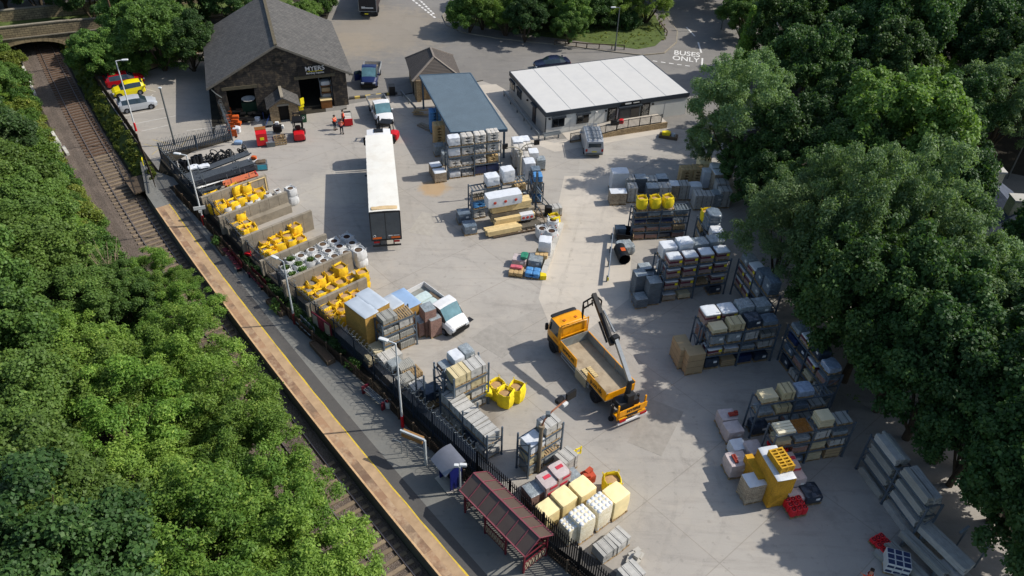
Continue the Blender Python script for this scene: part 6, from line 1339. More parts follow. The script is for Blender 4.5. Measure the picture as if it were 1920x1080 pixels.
# ---- crane lorry (x forward from its rear bumper)
ca_=G(1176,797,.5); fx,fy=math.cos(RD(120.2)),math.sin(RD(120.2)); rear=(G(960+795/4,540+1030/4,.5)+G(960+1015/4,540+935/4,.5))/2
cl=thing('crane_lorry','yellow flatbed lorry with folded black loader crane at its tail','crane lorry',(rear.x,rear.y,0),RD(120.2))
BX0,BX1=1.7,7.55; BW=1.2; FZ=1.25; BT=2.02
m=MB(); m.box((4.2,0,.9),(8.2,.86,.28)); m.build('chassis',mCHAS,cl)
MB().box(((BX0+BX1)/2,0,FZ-.06),(BX1-BX0,2*BW,.12)).build('deck',mDECK,cl)
d1,d2=BX0+2.25,BX0+3.65
for s in (1,-1):
    for a,b,drop in ((BX0,d1,0),(d1,d2,1 if s>0 else 0),(d2,BX1,0)):
        if drop: q=MB().box(((a+b)/2,s*(BW+.05),FZ-.42),(b-a-.03,.05,.8)).build('lowered_gate',M('grey_gate_inside','9A9078',.7,.15,2,rnd=0),cl)
        else:
            q=MB().box(((a+b)/2,s*BW,(FZ+BT)/2),(b-a-.02,.06,BT-FZ)).build('side_board',mYEL,cl); MB().box(((a+b)/2,s*(BW-.045),(FZ+BT)/2),(b-a-.06,.02,BT-FZ-.04)).build('board_inside',mDECKG,q)
            if s>0:
                L_=text('www.m' if a==d2 else 'p.co.uk',.52,mBLACK,q,((a+b)/2-(0.05 if a==d2 else 0),BW+.035,(FZ+BT)/2-.02),(PI/2,0,PI),'lettering',.003,sx=.92,bold=.02)
MB().box((BX1+.0,0,(FZ+BT)/2+.02),(.06,2*BW,BT-FZ)).build('headboard',mDECKG,cl)
q=MB()
for y in (-1.15,1.15): q.box((BX1+.1,y,2.3),(.07,.07,2.1))
q.box((BX1+.1,0,3.28),(.07,2.3,.07)); q.box((BX1+.1,0,2.2),(.06,2.3,.06)); q.build('headboard_frame',mYEL,cl)
MB().box((BX0,0,(FZ+BT)/2-.1),(.06,2*BW,BT-FZ-.2)).build('rear_board',mYEL,cl)
for y in (-.25,.15):
    q=MB()
    for i in range(6): q.box((BX0+2.2+.19*i,.72+y*.8+(.0),FZ+.1),(.1,.42,.03))
    q.box((BX0+2.7,.72+y*.8,FZ+.04),(1.1,.4,.06)); q.build('deck_pallet',mTIMB,cl)
cs=[(0,1.1,.6,1.2,1.3,1.2,1.95,1.13,2.95,.04),(.2,1.14,.55,1.22,1.3,1.22,1.98,1.15,3.05,.06),(1.1,1.14,.55,1.22,1.3,1.22,1.95,1.14,3.05,.06),(1.42,1.14,.55,1.2,1.3,1.19,1.88,1.08,2.9,.06),(1.7,1.08,.55,1.13,1.25,1.12,1.8,1.02,1.95,.05),(1.8,1.0,.6,1.06,1.1,1.04,1.5,.96,1.62,.03)]
R_=[[(x+BX1+.22,y,z) for x,y,z in r] for r in lofted(cs)]; m=MB(); gl=MB(); lo=MB()
for i in range(len(R_)-1):
    for j in range(n):
        k=(j+1)%n; g=(i==3 and 3<=j<=6) or (j in(2,7) and i in(1,2)); (gl if g else lo if j in(0,9) else m).add([R_[i][j],R_[i+1][j],R_[i+1][k],R_[i][k]],[(3,2,1,0)])
m.add(R_[0],[tuple(range(n))]); m.add(R_[-1],[tuple(range(n-1,-1,-1))]); m.build('cab',mYEL,cl,smooth=38); gl.build('cab_glass',mGLASS,cl,smooth=38); lo.build('lower_cab',mCHAS,cl,smooth=38)
MB().soft((BX1+1.68,0,2.98),(.34,2.1,.16),1,0,4,.5,flat=False).build('sun_visor',mCHAS,cl,smooth=50)
for y in (.5,-.45): MB().box((BX1+.75,y,3.12),(.2,.2,.05),.4).build('roof_marker',M('orange_marker','B4601A',.5,.05,4,rnd=0),cl)
for s in (1,-1): MB().soft((BX1+1.75,s*1.34,2.1),(.16,.22,.62),1,0,3,.4,flat=False).build('mirror',mCHAS,cl,smooth=50); MB().box((BX1+2.03,s*.8,.95),(.05,.36,.2)).build('headlight',mLAMP,cl)
text('MYERS',.2,mREDL,cl,(BX1+.65,1.24,1.62),(PI/2,0,PI),'door_emblem',.003)
for x in (BX1+1.1,2.95):
    for s in (1,-1): wheel(cl,x,s*1.02,.5,.34 if x>5 else .5,mCHAS)
for s in (1,-1):
    q=MB()
    for z in (.65,.95): q.beam((3.7,s*1.16,z),(7.4,s*1.16,z),.04,.1)
    for x in (3.8,5.5,7.3): q.box((x,s*1.14,.85),(.06,.05,.6))
    q.build('side_guard',mALU,cl)
    MB().box((2.95,s*1.03,1.08),(1.25,.5,.05)).build('mudguard',mCHAS,cl)
# tail frame with board and bumper
q=MB().box((.12,0,1.35),(.06,2.25,.5)).build('name_board',mYEL,cl); text('MYERS',.34,mBLACK,q,(.08,0,1.38),(PI/2,0,-PI/2),'lettering',.003,sx=1.1,bold=.015)
q=MB()
for y in (-1.1,1.1): q.box((.3,y,1.3),(.1,.1,1.4))
q.box((.45,0,.8),(.7,2.2,.1)); q.build('tail_frame',mYEL,cl)
MB().box((.05,0,.5),(.1,2.45,.16)).build('bumper',mVANW,cl)
for s in (1,-1): MB().box((.02,s*.85,.72),(.08,.5,.14)).build('tail_light',mREDL,cl)
for s in (-1,1): MB().cyl((1.0,s*1.05,.15),(1.0,s*1.05,1.5),.09).cyl((1.0,s*1.05,.02),(1.0,s*1.05,.16),.2).build('stabiliser_leg',mCHAS,cl)
# crane: column, boom, jib, grab; joints sit where they were measured above the ground
def L_(v):
    dx,dy=v.x-rear.x,v.y-rear.y; return Vector((dx*fx+dy*fy,-dx*fy+dy*fx,v.z))
cb_=Vector((1.0,.0,1.2)); A=Vector((1.0,.0,3.0)); cA=L_(G(960+885/4,540+700/4,3.2)); cB=L_(G(960+775/4,540+375/4,4.6)); cB0=L_(G(960+752/4,540+425/4,4.2)); cC=L_(G(960+612/4,540+45/4,5.9))
cA.y=max(-.6,min(.6,cA.y))
MB().soft((1.0,0,1.35),(.9,1.7,.6),3,.05,4,.3).build('crane_base',mCHAS,cl,smooth=40)
m=MB(); m.cyl((1.0,cA.y,1.3),(cA.x,cA.y,cA.z+.1),.24,.17,12); m.box((.8,cA.y,1.9),(.5,.5,.6)); m.build('crane_column',mCHAS,cl)
dB=(cB-cA).normalized(); MB().beam(cA,cB,.26,.3).build('main_boom',mSTEEL,cl); m=MB(); m.beam(cA+Vector((0,0,-.25)),cA.lerp(cB,.55)+Vector((0,0,-.2)),.14,.14); m.build('lift_ram',mCHAS,cl)
MB().soft(cB,(.4,.5,.4),2,.03,3,.4,flat=False).build('elbow_joint',mCHAS,cl,smooth=40)
m=MB(); m.beam(cB0,cC,.3,.36); m.build('jib',mBLACK,cl); m=MB(); m.beam(cB.lerp(cC,.05)+Vector((0,0,.3)),cB.lerp(cC,.55)+Vector((0,0,.28)),.1,.12); m.build('extension_ram',mSTEEL,cl)
m=MB(); dd=Vector((-.0,.28,-.15)); m.beam(cB0.lerp(cC,.1)+dd,cB0.lerp(cC,.5)+dd,.1,.16); m.build('folded_ram',mCHAS,cl)
g0=L_(G(960+600/4,540+90/4,5.6)); g1=L_(G(960+535/4,540+110/4,5.2)); g2=L_(G(960+525/4,540+190/4,4.4)); h=Vector((.45,0,0)); m=MB()
for o_ in (Vector((0,0,0)),Vector((.0,-.1,-.55))): m.beam(cC.lerp(g0,.5)+o_,g1+o_,.08,.1); m.beam(g1+o_,g2+o_,.08,.1)
for k in (0,.5,1): p=g1.lerp(g0,k); m.beam(p,p+Vector((0,-.1,-.55)),.07,.07)
m.beam(g2,g2+Vector((0,-.1,-.55)),.07,.07); g3=L_(G(960+672/4,540+95/4,5.3)); m.beam(cC,g3,.09,.1); m.beam(g3,g3+Vector((0,0,-.7)),.08,.08); m.build('pallet_grab',mBLACK,cl)
# ---- dark lorry at the top edge
dl=thing('box_lorry','dark curtain sided lorry seen from behind at the top of the road','lorry',(G(674,34,0)),RD(93)); dl.location=G(691,36,0)
MB().box((4.5,0,2.4),(9,2.45,2.7)).build('load_box',M('dark_maroon_box','2A1E20',.5,.1,2,rnd=0),dl); m=MB()
for s in (-1,1): m.box((-.03,s*.6,2.35),(.06,1.16,2.5))
m.build('rear_door',M('dark_door_panel','23252A',.4,.1,2,rnd=0),dl); MB().box((-.07,.6,1.65),(.02,.5,.28)).build('notice',mWLAB,dl); MB().box((-.07,-.2,1.6),(.02,1.2,.14)).build('white_marking',mWLAB,dl); MB().box((-.1,0,.75),(.1,2.3,.2)).build('bumper',mCHAS,dl); MB().box((-.16,.2,.8),(.02,.5,.14)).build('number_plate',mYTAG,dl)
m=MB(); m.box((-.05,0,1.1),(.06,2.5,.06)); m.box((-.05,-1.22,2.4),(.06,.06,2.7)); m.box((-.05,1.22,2.4),(.06,.06,2.7)); m.build('door_frame',mGALV,dl)
for x in (1.5,2.8,8.5):
    for s in (-1,1): wheel(dl,x,s*1.02,.5,.36,mCHAS)
MB().box((10.0,0,2.0),(1.9,2.4,2.6),tap=.92).build('cab',mCHAS,dl)
# ---- forklifts
def forklift(label,loc,rz):
    o=thing('forklift',label,'forklift',loc,rz,'forklifts')
    MB().soft((-.62,0,.72),(.75,1.1,.6),3,.0,4,.4,flat=False).build('engine_cover',mRED,o,smooth=45); MB().soft((.15,0,.5),(1.3,1.05,.5),4,0,3,.2,flat=False).build('body',mCHAS,o,smooth=45)
    MB().soft((-.95,0,.6),(.35,1.1,.75),5,0,3,.5,flat=False).build('counterweight',mRED,o,smooth=45)
    MB().box((-1.1,0,.85),(.03,.6,.14)).build('grille',mBLACK,o)
    m=MB()
    for x in (-.5,.75):
        for y in (-.5,.5): m.beam((x,y,.9),(x*.85,y*.95,2.1),.07,.07)
    m.box((.1,0,2.12),(1.25,1.05,.05)); m.build('overhead_guard',mBLACK,o)
    m=MB(); m.soft((0,0,1.05),(.5,.5,.14),1,0,2,.5); m.soft((-.25,0,1.35),(.12,.5,.5),1,0,2,.5); m.build('seat',mBLACK,o,smooth=50)
    m=MB()
    for y in (-.36,.36): m.box((1.0,y,1.25),(.14,.12,2.4))
    for z in (.4,1.3,2.35): m.box((1.0,0,z),(.1,.8,.1))
    m.build('mast',mCHAS,o)
    for y in (-.25,.25): MB().box((1.65,y,.12),(1.15,.12,.05)).build('fork',mCHAS,o)
    for x,y,r in ((.7,.52,.33),(.7,-.52,.33),(-.75,.48,.27),(-.75,-.48,.27)): wheel(o,x,y,r,.24,mRED)
    return o
forklift('red forklift parked in front of the stone hut',G(562,258,0),RD(105)); forklift('red forklift half hidden beside the white lorry cab',G(728,262,0),RD(172))
# ================================================================ people
def person(label,loc,rz,vest=mHIVIS,hat=None,arms='down',bend=0.):
    o=thing('person',label,'person',loc,rz,None)
    J=dict(pel=(0,0,.95),sp=(.01,0,1.15),ch=(.02,0,1.36),nk=(.01,0,1.5),hd=(.03,0,1.6),tp=(.02,0,1.73),
      hl=(0,.1,.92),kl=(.03,.12,.5),al=(0,.12,.09),tl=(.16,.13,.04),hr=(0,-.1,.92),kr=(-.0,-.12,.5),ar=(-.06,-.12,.09),tr=(.1,-.14,.04),
      sl=(0,.19,1.42),el=(-.01,.25,1.14),wl=(.1,.25,.9),pl=(.13,.25,.82),sr=(0,-.19,1.42),er=(-.03,-.25,1.14),wr=(.06,-.24,.9),pr=(.08,-.24,.82))
    if arms=='fold': J.update(el=(.06,.26,1.15),wl=(.26,.08,1.18),pl=(.27,.0,1.19),er=(.06,-.26,1.15),wr=(.26,-.08,1.14),pr=(.27,.0,1.14))
    if arms=='point': J.update(el=(.16,.26,1.2),wl=(.4,.22,1.24),pl=(.48,.2,1.25))
    E=[('pel','sp'),('sp','ch'),('ch','nk'),('nk','hd'),('hd','tp'),('pel','hl'),('hl','kl'),('kl','al'),('al','tl'),('pel','hr'),('hr','kr'),('kr','ar'),('ar','tr'),('ch','sl'),('sl','el'),('el','wl'),('wl','pl'),('ch','sr'),('sr','er'),('er','wr'),('wr','pr')]
    RR=dict(pel=.15,sp=.145,ch=.165,nk=.058,hd=.1,tp=.07,hl=.09,kl=.062,al=.045,tl=.04,hr=.09,kr=.062,ar=.045,tr=.04,sl=.066,el=.046,wl=.032,pl=.034,sr=.066,er=.046,wr=.032,pr=.034)
    for s in ('l','r'):   # five fingers
        b=Vector(J['p'+s]); w=Vector(J['w'+s]); d=(b-w).normalized(); a=d.cross(Vector((0,1,0) if abs(d.y)<.8 else (0,0,1))).normalized()
        for i in range(4): J[f'f{s}{i}']=tuple(b+a*(i-1.5)*.02+d*(.075-.008*abs(i-1.4))); E.append(('p'+s,f'f{s}{i}')); RR[f'f{s}{i}']=.009
        J['t'+s+'h']=tuple(b+a*.05+d*.02); E.append(('p'+s,'t'+s+'h')); RR['t'+s+'h']=.01
    def skin(name,keys,mat,grow,par):
        ks=list(keys); me=bpy.data.meshes.new(name); me.from_pydata([J[k] for k in ks],[(ks.index(a),ks.index(b)) for a,b in E if a in ks and b in ks],[]); me.materials.append(mat)
        q=obj(name,me,par); md=q.modifiers.new('Skin','SKIN'); md.use_smooth_shade=True; sv=me.skin_vertices[0].data
        for i,k in enumerate(ks): r=RR[k]*grow; sv[i].radius=(r,r)
        sv[0].use_root=True; q.modifiers.new('Sub','SUBSURF').levels=1; q.modifiers[-1].render_levels=1; return q
    b=skin('body',list(RR),mSKIN,1.0,o)
    skin('trousers',['pel','hl','kl','al','hr','kr','ar'],mTROU,1.16,o); skin('jacket',['sp','ch','sl','el','wl','sr','er','wr','pel'],vest,1.17,o)
    for x in ('tl','tr'): v=J[x]; MB().soft((v[0]-.07,v[1],.05),(.28,.1,.1),1,0,2,.5).build('boot',mBLACK,o,smooth=50)
    m=MB()
    for z,r in ((1.12,.178),(1.28,.195)): m.ring((.015,0,z),(0,0,1),r,.014,18,4)
    m.build('reflective_band',mREFL,o)
    h=MB(); h.soft((.03,0,1.67),(.215,.185,.15),2,.004,4,.8,flat=False); h.build('hair' if hat is None else 'hard_hat',hat or mHAIR,o,smooth=60)
    m=MB()
    for y in (-.03,.03): m.soft((.118,y,1.645),(.02,.022,.014),1,0,1,.5,flat=False)
    m.soft((.12,0,1.57),(.012,.05,.012),1,0,1,.5,flat=False); m.build('eyes_and_mouth',mBLACK,o); m=MB(); m.soft((.13,0,1.61),(.04,.03,.05),1,0,1,.6,flat=False)
    for y in (-.1,.1): m.soft((.03,y,1.61),(.05,.03,.07),1,0,1,.6,flat=False)
    m.build('nose_and_ears',mSKIN,o,smooth=50); return o
person('person in orange jacket and dark trousers standing apart, left of the three workers',G(628.8,243.4),RD(-20),arms='fold')
person('person in orange hi vis jacket with back to the red trolley, rear of the three',G(645,234),RD(200),arms='down')
person('person in orange hi vis vest standing nearest of the three workers',G(641.5,251.5),RD(90),arms='fold')
person('person in orange vest cut off at the bottom edge near the white cartons',G(1620,1100),RD(150),arms='point')
# ================================================================ posts, signs and platform furniture
def lamp(label,base,top,zb,arm,mat=mLPOST,redfoot=True,head='arm'):
    b=G(*base,zb); best=min(((Vector(pxof((b.x,b.y,zb+h*.05)))-Vector(top)).length,h*.05) for h in range(40,240)); H=best[1]
    o=thing('lamp_post',label,'lamp post',(b.x,b.y,zb)); MB().cyl((0,0,1.0),(0,0,H),.075,.055,10).build('pole',mat,o,smooth=40)
    MB().cyl((0,0,0),(0,0,1.05),.12,.11,12).build('base',mRED if redfoot==1 else (M('dark_red_foot','6E1E24',.6,.1,3,rnd=0) if redfoot else mat),o,smooth=40)
    if head=='arm':
        a=Vector((math.cos(RD(arm)),math.sin(RD(arm)),0)); MB().tube([(0,0,H),tuple(a*.6+Vector((0,0,H+.05)))],.045).build('arm',mat,o); c=a*.85+Vector((0,0,H+.06)); MB().soft(c,(.65,.26,.12),1,0,4,.5,rz=RD(arm),flat=False).build('lantern',mLPOST,o,smooth=50)
    return o,H
def pxof(p):
    d=Vector(p)-Vector((0,0,CH)); z=d.dot(_f); return (960+CF*d.dot(_r)/z,540-CF*d.dot(_u)/z)
lamp('white lamp post with red foot beside the silver car',(256,247),(218,114),-.1,15)
o,H=lamp('white platform lamp post carrying a white sign, by the black pipe store',(383,422),(348,292),-.6,170)
MB().box((0,-.1,1.9),(1.0,.05,.34),RD(20)).build('platform_sign',mWLAB,o); MB().box((.02,-.14,1.55),(.3,.05,.22),RD(20)).build('small_sign',mWLAB,o)
lamp('grey white platform lamp post by the picket fence below the white soil bags',(553,607),(529,491),-.6,150,M('grey_lamp_paint','A9B0B2',.5,.08,2,rnd=0),2)
lamp('white platform lamp post with dark red foot near the bench',(755,800),(741,645),-.6,160)
b=G(328,272,0); o=thing('dark_pole','plain dark grey pole at the corner of the car park','pole',b); MB().cyl((0,0,0),(0,0,6.3),.09,.075,10).build('shaft',mGPOST,o,smooth=40); MB().soft((0,0,6.32),(.3,.2,.14),1,0,2,.5).build('cap',mLPOST,o)
b=G(230,97,.5); o=thing('dark_pole','tall brown pole rising among the trees by the bridge','pole',b); MB().cyl((0,0,-.6),(0,0,9),.12,.1,10).build('shaft',mBROWNP,o,smooth=40); MB().cyl((0,0,9),(0,0,9.1),.13).build('cap',mBROWNP,o)
for base,top,lab in (((877,62),(877,-20),'thin grey street lamp at the corner of the grass verge'),((1153,95),(1159,14),'grey street lamp standing on the grass verge before the birch'),((1352,55),(1360,-25),'grey street lamp under the trees by the bus lane')): lamp(lab,base,top,.1,190,mGPOST,0)
a=G(1713,131,9.5); o=thing('telegraph_pole','bare telegraph pole showing between dark trees at the upper right','pole',(a.x,a.y,0)); MB().cyl((0,0,0),(0,0,9.5),.13,.1,8).build('shaft',M('weathered_pole','7E7565',.9,.15,2,rnd=0),o); MB().box((0,0,9.52),(.3,.3,.06)).build('cap',mLPOST,o)
a=G(1889,335,.0); o=thing('lamp_post','slim grey lamp post behind the house chimney at the right edge','lamp post',(a.x,a.y,0)); MB().cyl((0,0,0),(0,0,8),.08,.06,8).build('pole',mGPOST,o); MB().soft((.3,0,8),(.7,.25,.12),1,0,3,.5).build('lantern',mLPOST,o)
# yard floodlight pole beside the lower rack
a=G(1009,885,0); o=thing('floodlight_pole','brown pole with swan neck and black floodlight panel among the lower racks','floodlight pole',(a.x,a.y,0)); T_=G(1012,826,4.6); t0=Vector((T_.x-a.x,T_.y-a.y,4.6)); MB().cyl((0,0,0),(0,0,4.3),.14,.13,10).cyl((0,0,4.2),(0,0,4.4),.2).build('pole',M('stained_pole','7D705C',.8,.2,2,rnd=0),o,smooth=40)
e=Vector((1.6,1.5,5.3)); MB().tube([(0,0,4.3),(.15,.1,4.8),(.6,.5,5.15),tuple(e)],.06).build('swan_neck',M('rusty_arm','8A5A42',.8,.2,4,rnd=0),o); MB().soft(tuple(Vector((.35,.3,5.1))),(.3,.3,.25),1,0,2,.3,flat=False).build('bracket',mGALVD,o)
MB().box(tuple(e+Vector((.15,.1,.15))),(.75,.16,.6),RD(40)).build('floodlight',mBLACK,o); MB().soft(tuple(e+Vector((-.55,-.3,.1))),(.6,.3,.3),2,0,3,.4,flat=False,rz=.8).build('camera_unit',mBLACK,o,smooth=50); MB().soft(tuple(e+Vector((-.2,-.4,-.15))),(.4,.2,.2),2,0,3,.4,flat=False,rz=.8).build('white_camera',mLPOST,o,smooth=50)
# second swan-neck pole in the centre
a=G(973,368,0); o=thing('floodlight_pole','cream pole with two curved arms rising between the central racks','floodlight pole',(a.x,a.y,0)); MB().cyl((0,0,0),(0,0,4.6),.12,.11,10).cyl((0,0,4.55),(0,0,4.85),.22).build('pole',M('cream_pole','A89F8C',.7,.15,2,rnd=0),o,smooth=40)
for s,lab in ((-1,0),(1,1)):
    pts=[(s*2.6*(1-math.cos(k*PI/10))/1.0*.5*1.0,s*.5*k/5,4.75+.75*math.sin(k*PI/8)) for k in range(6)]; MB().tube(pts,.06).build('curved_arm',M('cream_pole','A89F8C'),o); x,y,z=pts[-1]; MB().box((x+s*.15,y,z+.15),(.5,.16,.5),.3).build('floodlight',mBLACK,o)
# platform: seats, beds, sign frame, help point, shelter
def seatrow(label,a,b,n,mat,mesh=False):
    p,q=G(*a,-.6),G(*b,-.6); d=q-p; o=thing('seat_row',label,'platform seats',p,math.atan2(d.y,d.x)); L=d.length; w=L/n
    for i in range(n):
        m=MB(); m.soft(((i+.5)*w,0,.45),(w*.86,.45,.05),1,0,2,.4); m.soft(((i+.5)*w,-.24 if True else 0,.72),(w*.86,.05,.5),1,0,2,.4); m.build('seat',mat,o,smooth=50)
    MB().beam((0,0,.38),(L,0,.38),.06,.06).build('bar',mCHAS,o)
    for x in (.3,L-.3): MB().box((x,0,.19),(.08,.4,.38)).build('leg',mCHAS,o)
    return o
mSEAT=M('red_seat_metal','5E1820',.6,.12,5,rnd=.1)
seatrow('upper row of dark red metal seats on the platform by the picket fence',(452,512),(422,472),5,mSEAT); seatrow('lower row of dark red metal seats on the platform by the picket fence',(497,546),(468,516),5,mSEAT)
seatrow('row of four grey metal seats beside the grey lamp post on the platform',(588,636),(560,609),4,mGALV)
p,q=G(722,766,-.6),G(686,735,-.6); d=q-p; o=thing('platform_bench','low platform bench with slatted seat and red ends','bench',p,math.atan2(d.y,d.x)); L=d.length; m=MB()
for k in range(4): m.box((L/2,-.2+.13*k,.45),(L,.09,.04))
m.build('seat',mGALVD,o)
for x in (0,L): MB().box((x,0,.35),(.12,.6,.7)).build('end_frame',mREDS,o)
for (a,b,lab) in (((402,448),(424,478),'long dark planter on the platform with plants near the upper seats'),((506,566),(533,592),'long dark planter on the platform with plants below the red seats'),((588,645),(622,683),'dark planter bed on the platform beside the poster boards')):
    p,q=G(*a,-.6),G(*b,-.6); d=q-p; o=thing('planter',lab,'planter',p,math.atan2(d.y,d.x)); L=d.length; m=MB(); m.box((L/2,.3,.2),(L,.06,.4)); m.box((L/2,-.3,.2),(L,.06,.4)); m.box((.03,0,.2),(.06,.54,.4)); m.box((L-.03,0,.2),(.06,.54,.4)); m.build('trough',mPALD,o); MB().box((L/2,0,.15),(L-.12,.54,.3)).build('soil',mSOILF,o)
p,q=G(595,626,-.6),G(624,648,-.6)
pb=thing('poster_board','maroon framed notice boards with cream and red posters by the palisade','poster board',G(625,646,-.6),math.atan2((p-q).y,(p-q).x)); L=2.3
MB().box((L/2,0,1.3),(L,.1,1.3)).build('frame',mREDS,pb)
for i,c in enumerate((mCREAM and M('cream_poster','A89C86',.6,.2,3,rnd=0),M('red_poster','7A2A3A',.6,.3,4,rnd=0),M('pale_poster','9A9488',.6,.2,3,rnd=0))): MB().box((.42+i*.74,.055,1.3),(.6,.03,1.05)).build('poster',c,pb); MB().box((.42+i*.74,-.055,1.3),(.6,.03,1.05)).build('poster',c,pb)
for x in (.1,L-.1): MB().box((x,0,.35),(.09,.09,.7)).build('leg',mREDS,pb)
a=G(728,765,-.6); o=thing('litter_bin','grey wire litter bin hanging with a pale bag by the picket fence','litter bin',a); MB().lathe((0,0,0),[(.2,.1),(.22,.7),(.2,.72),(.18,.3)],14).build('bag',M('pale_bin_bag','B4BAB6',.4,.15,4,rnd=0),o,smooth=60); m=MB()
for z in (.1,.72): m.ring((0,0,z),(0,0,1),.23,.015,16,4)
m.cyl((.2,0,0),(.2,0,.9),.03); m.build('hoop_stand',mGALVD,o)
# hanging sign frame
p,q=G(790,868,-.6),G(752,852,-.6); d=p-q; o=thing('sign_frame','grey tubular frame with a hanging tan departure board seen from behind','sign frame',q,math.atan2(d.y,d.x)); L=1.9
MB().box((L,0,1.2),(.14,.14,2.4)).build('post',M('grey_lamp_paint','A9B0B2'),o); MB().beam((L,0,2.4),(.1,0,2.4),.12,.16).build('beam',M('grey_lamp_paint','A9B0B2'),o)
MB().box((.95,.12,2.15),(1.5,.35,.42)).build('board_case',M('tan_board','8E6A3E',.6,.2,3,rnd=0),o); MB().tube([(L,.0,1.5),(.6,0,1.5),(.5,0,1.4),(.5,0,0)],.03).build('hoop_rail',mGALV,o); MB().tube([(0,.1,0),(0,.1,1.1),(-.6,.1,1.1)],.03).build('side_rail',mGALV,o)
# help point booth
def quad_h(px,z): return G(*px,z)
c=G(845,903,-.6); o=thing('ticket_booth','dark blue ticket machine booth with curved silver roof on the platform','ticket booth',(c.x,c.y,-.6),RD(-52)); mNB=M('navy_cabinet','1C2466',.4,.08,3,rnd=0)
MB().box((0,.42,1.05),(1.25,.08,2.1)).box((.62,0,1.05),(.08,.85,2.1)).box((-.62,0,1.05),(.08,.85,2.1)).build('cabinet',mNB,o); MB().box((0,.2,.95),(.9,.35,1.75)).build('machine',mBLACK,o); MB().box((0,0,.03),(1.6,1.4,.06)).build('plinth',mSLAB,o)
m=MB(); vs=[]
for i in range(9):
    y=.6-i*1.5/8; z=2.45-.38*((y-.6)/1.5)**2*1.2+.1*math.sin(i/8*PI)
    vs+=[(-.85,y,z),(.85,y,z),(-.85,y,z-.05),(.85,y,z-.05)]
m.add(vs,[(4*i,4*i+1,4*i+5,4*i+4) for i in range(8)]+[(4*i+6,4*i+7,4*i+3,4*i+2) for i in range(8)]+[(4*i+4,4*i+6,4*i+2,4*i) for i in range(8)]+[(4*i+1,4*i+3,4*i+7,4*i+5) for i in range(8)]); m.build('curved_roof',M('silver_roof','84858A',.3,.1,2,metal=.5,rnd=0),o,smooth=40)
a=G(863,925,-.6); o=thing('camera_post','short pale post with two white cameras beside the blue booth','camera post',a); MB().cyl((0,0,0),(0,0,2.6),.07,.06,8).build('post',M('grey_lamp_paint','A9B0B2'),o); MB().soft((.2,.1,2.65),(.45,.2,.2),1,0,3,.4,flat=False).soft((-.2,.0,2.7),(.3,.2,.2),1,0,3,.4,flat=False).build('camera',mLPOST,o,smooth=50)
# maroon shelter
A,B=G(740+525/4,810+600/4,-.6),G(740+970/4,810+1062/4,-.6); d=B-A; L=d.length; o=thing('platform_shelter','maroon framed platform shelter with grey tinted ridge roof','shelter',A,math.atan2(d.y,d.x)); D=1.75
for x in (.05,L*.36,L*.7,L-.05):
    for y in (0,D): MB().box((x,y,1.1),(.1,.1,2.2)).build('post',mREDS,o)
rp=MB(); mTINT=M('tinted_roof_sheet','594C44',.35,.1,2,rnd=0,dirt=('47443C',.5,2))
for s,(y0,z0) in ((0,(-.2,2.12)),(1,(D+.2,2.12))):
    yr,zr_=D*.5,2.85
    rp=MB(); rp.add([(-.2,y0,z0),(L+.2,y0,z0),(L+.2,yr,zr_),(-.2,yr,zr_),(-.2,y0,z0-.03),(L+.2,y0,z0-.03),(L+.2,yr,zr_-.03),(-.2,yr,zr_-.03)],[(0,1,2,3),(7,6,5,4)] if not s else [(3,2,1,0),(4,5,6,7)]); rp.build('roof_panel',mTINT,o)
m=MB(); yr,zr_=D*.5,2.88
for i in range(8):
    x=-.2+(L+.4)*i/7
    for y0 in (-.22,D+.22): m.beam((x,y0,2.14),(x,yr,zr_),.045,.04)
m.beam((-.2,yr,zr_),(L+.2,yr,zr_),.09,.06)
for y0 in (-.22,D+.22): m.beam((-.2,y0,2.12),(L+.2,y0,2.12),.08,.08)
m.build('glazing_bar',mPINKR,o)
def latt(x0,y0,x1,y1,z0=.25,z1=1.0):
    a,b=Vector((x0,y0,0)),Vector((x1,y1,0)); w=(b-a).length; u=(b-a).normalized(); q=MB(); q.beam(a+Vector((0,0,(z0+z1)/2)),b+Vector((0,0,(z0+z1)/2)),.03,z1-z0); q.build('cream_panel',M('cream_panel','B3A78A',.6,.1,3,rnd=0),o)
    q=MB(); n=max(2,int(w/.22))
    for i in range(n):
        for s in (0,1): q.beam(a+u*(w*(i+s)/n)+Vector((0,0,z0)),a+u*(w*(i+1-s)/n)+Vector((0,0,z1)),.05,.035)
    for z in (z0,z1,1.5,2.05): q.beam(a+Vector((0,0,z)),b+Vector((0,0,z)),.06,.06)
    q.build('lattice',mREDS,o)
latt(L-.04,.05,L-.04,D-.05); latt(.06,.05,.06,D-.05); latt(.1,D,L-.1,D); latt(L*.36+.05,.0,L*.7-.05,.0)
m=MB(); m.box((L*.5,D-.4,.45),(L*.6,.4,.05)); m.build('bench_seat',mREDS,o)
mb=MB(); mb.prism([RW(t,o_)[:2] for t,o_ in ((-27,7.2),(-33,8.6),(-38,9.6),(-38,8.4),(-33,7.6),(-27,6.6))][::-1],-.6,.1); mb.build('ramp',mPDARK,kind='structure')
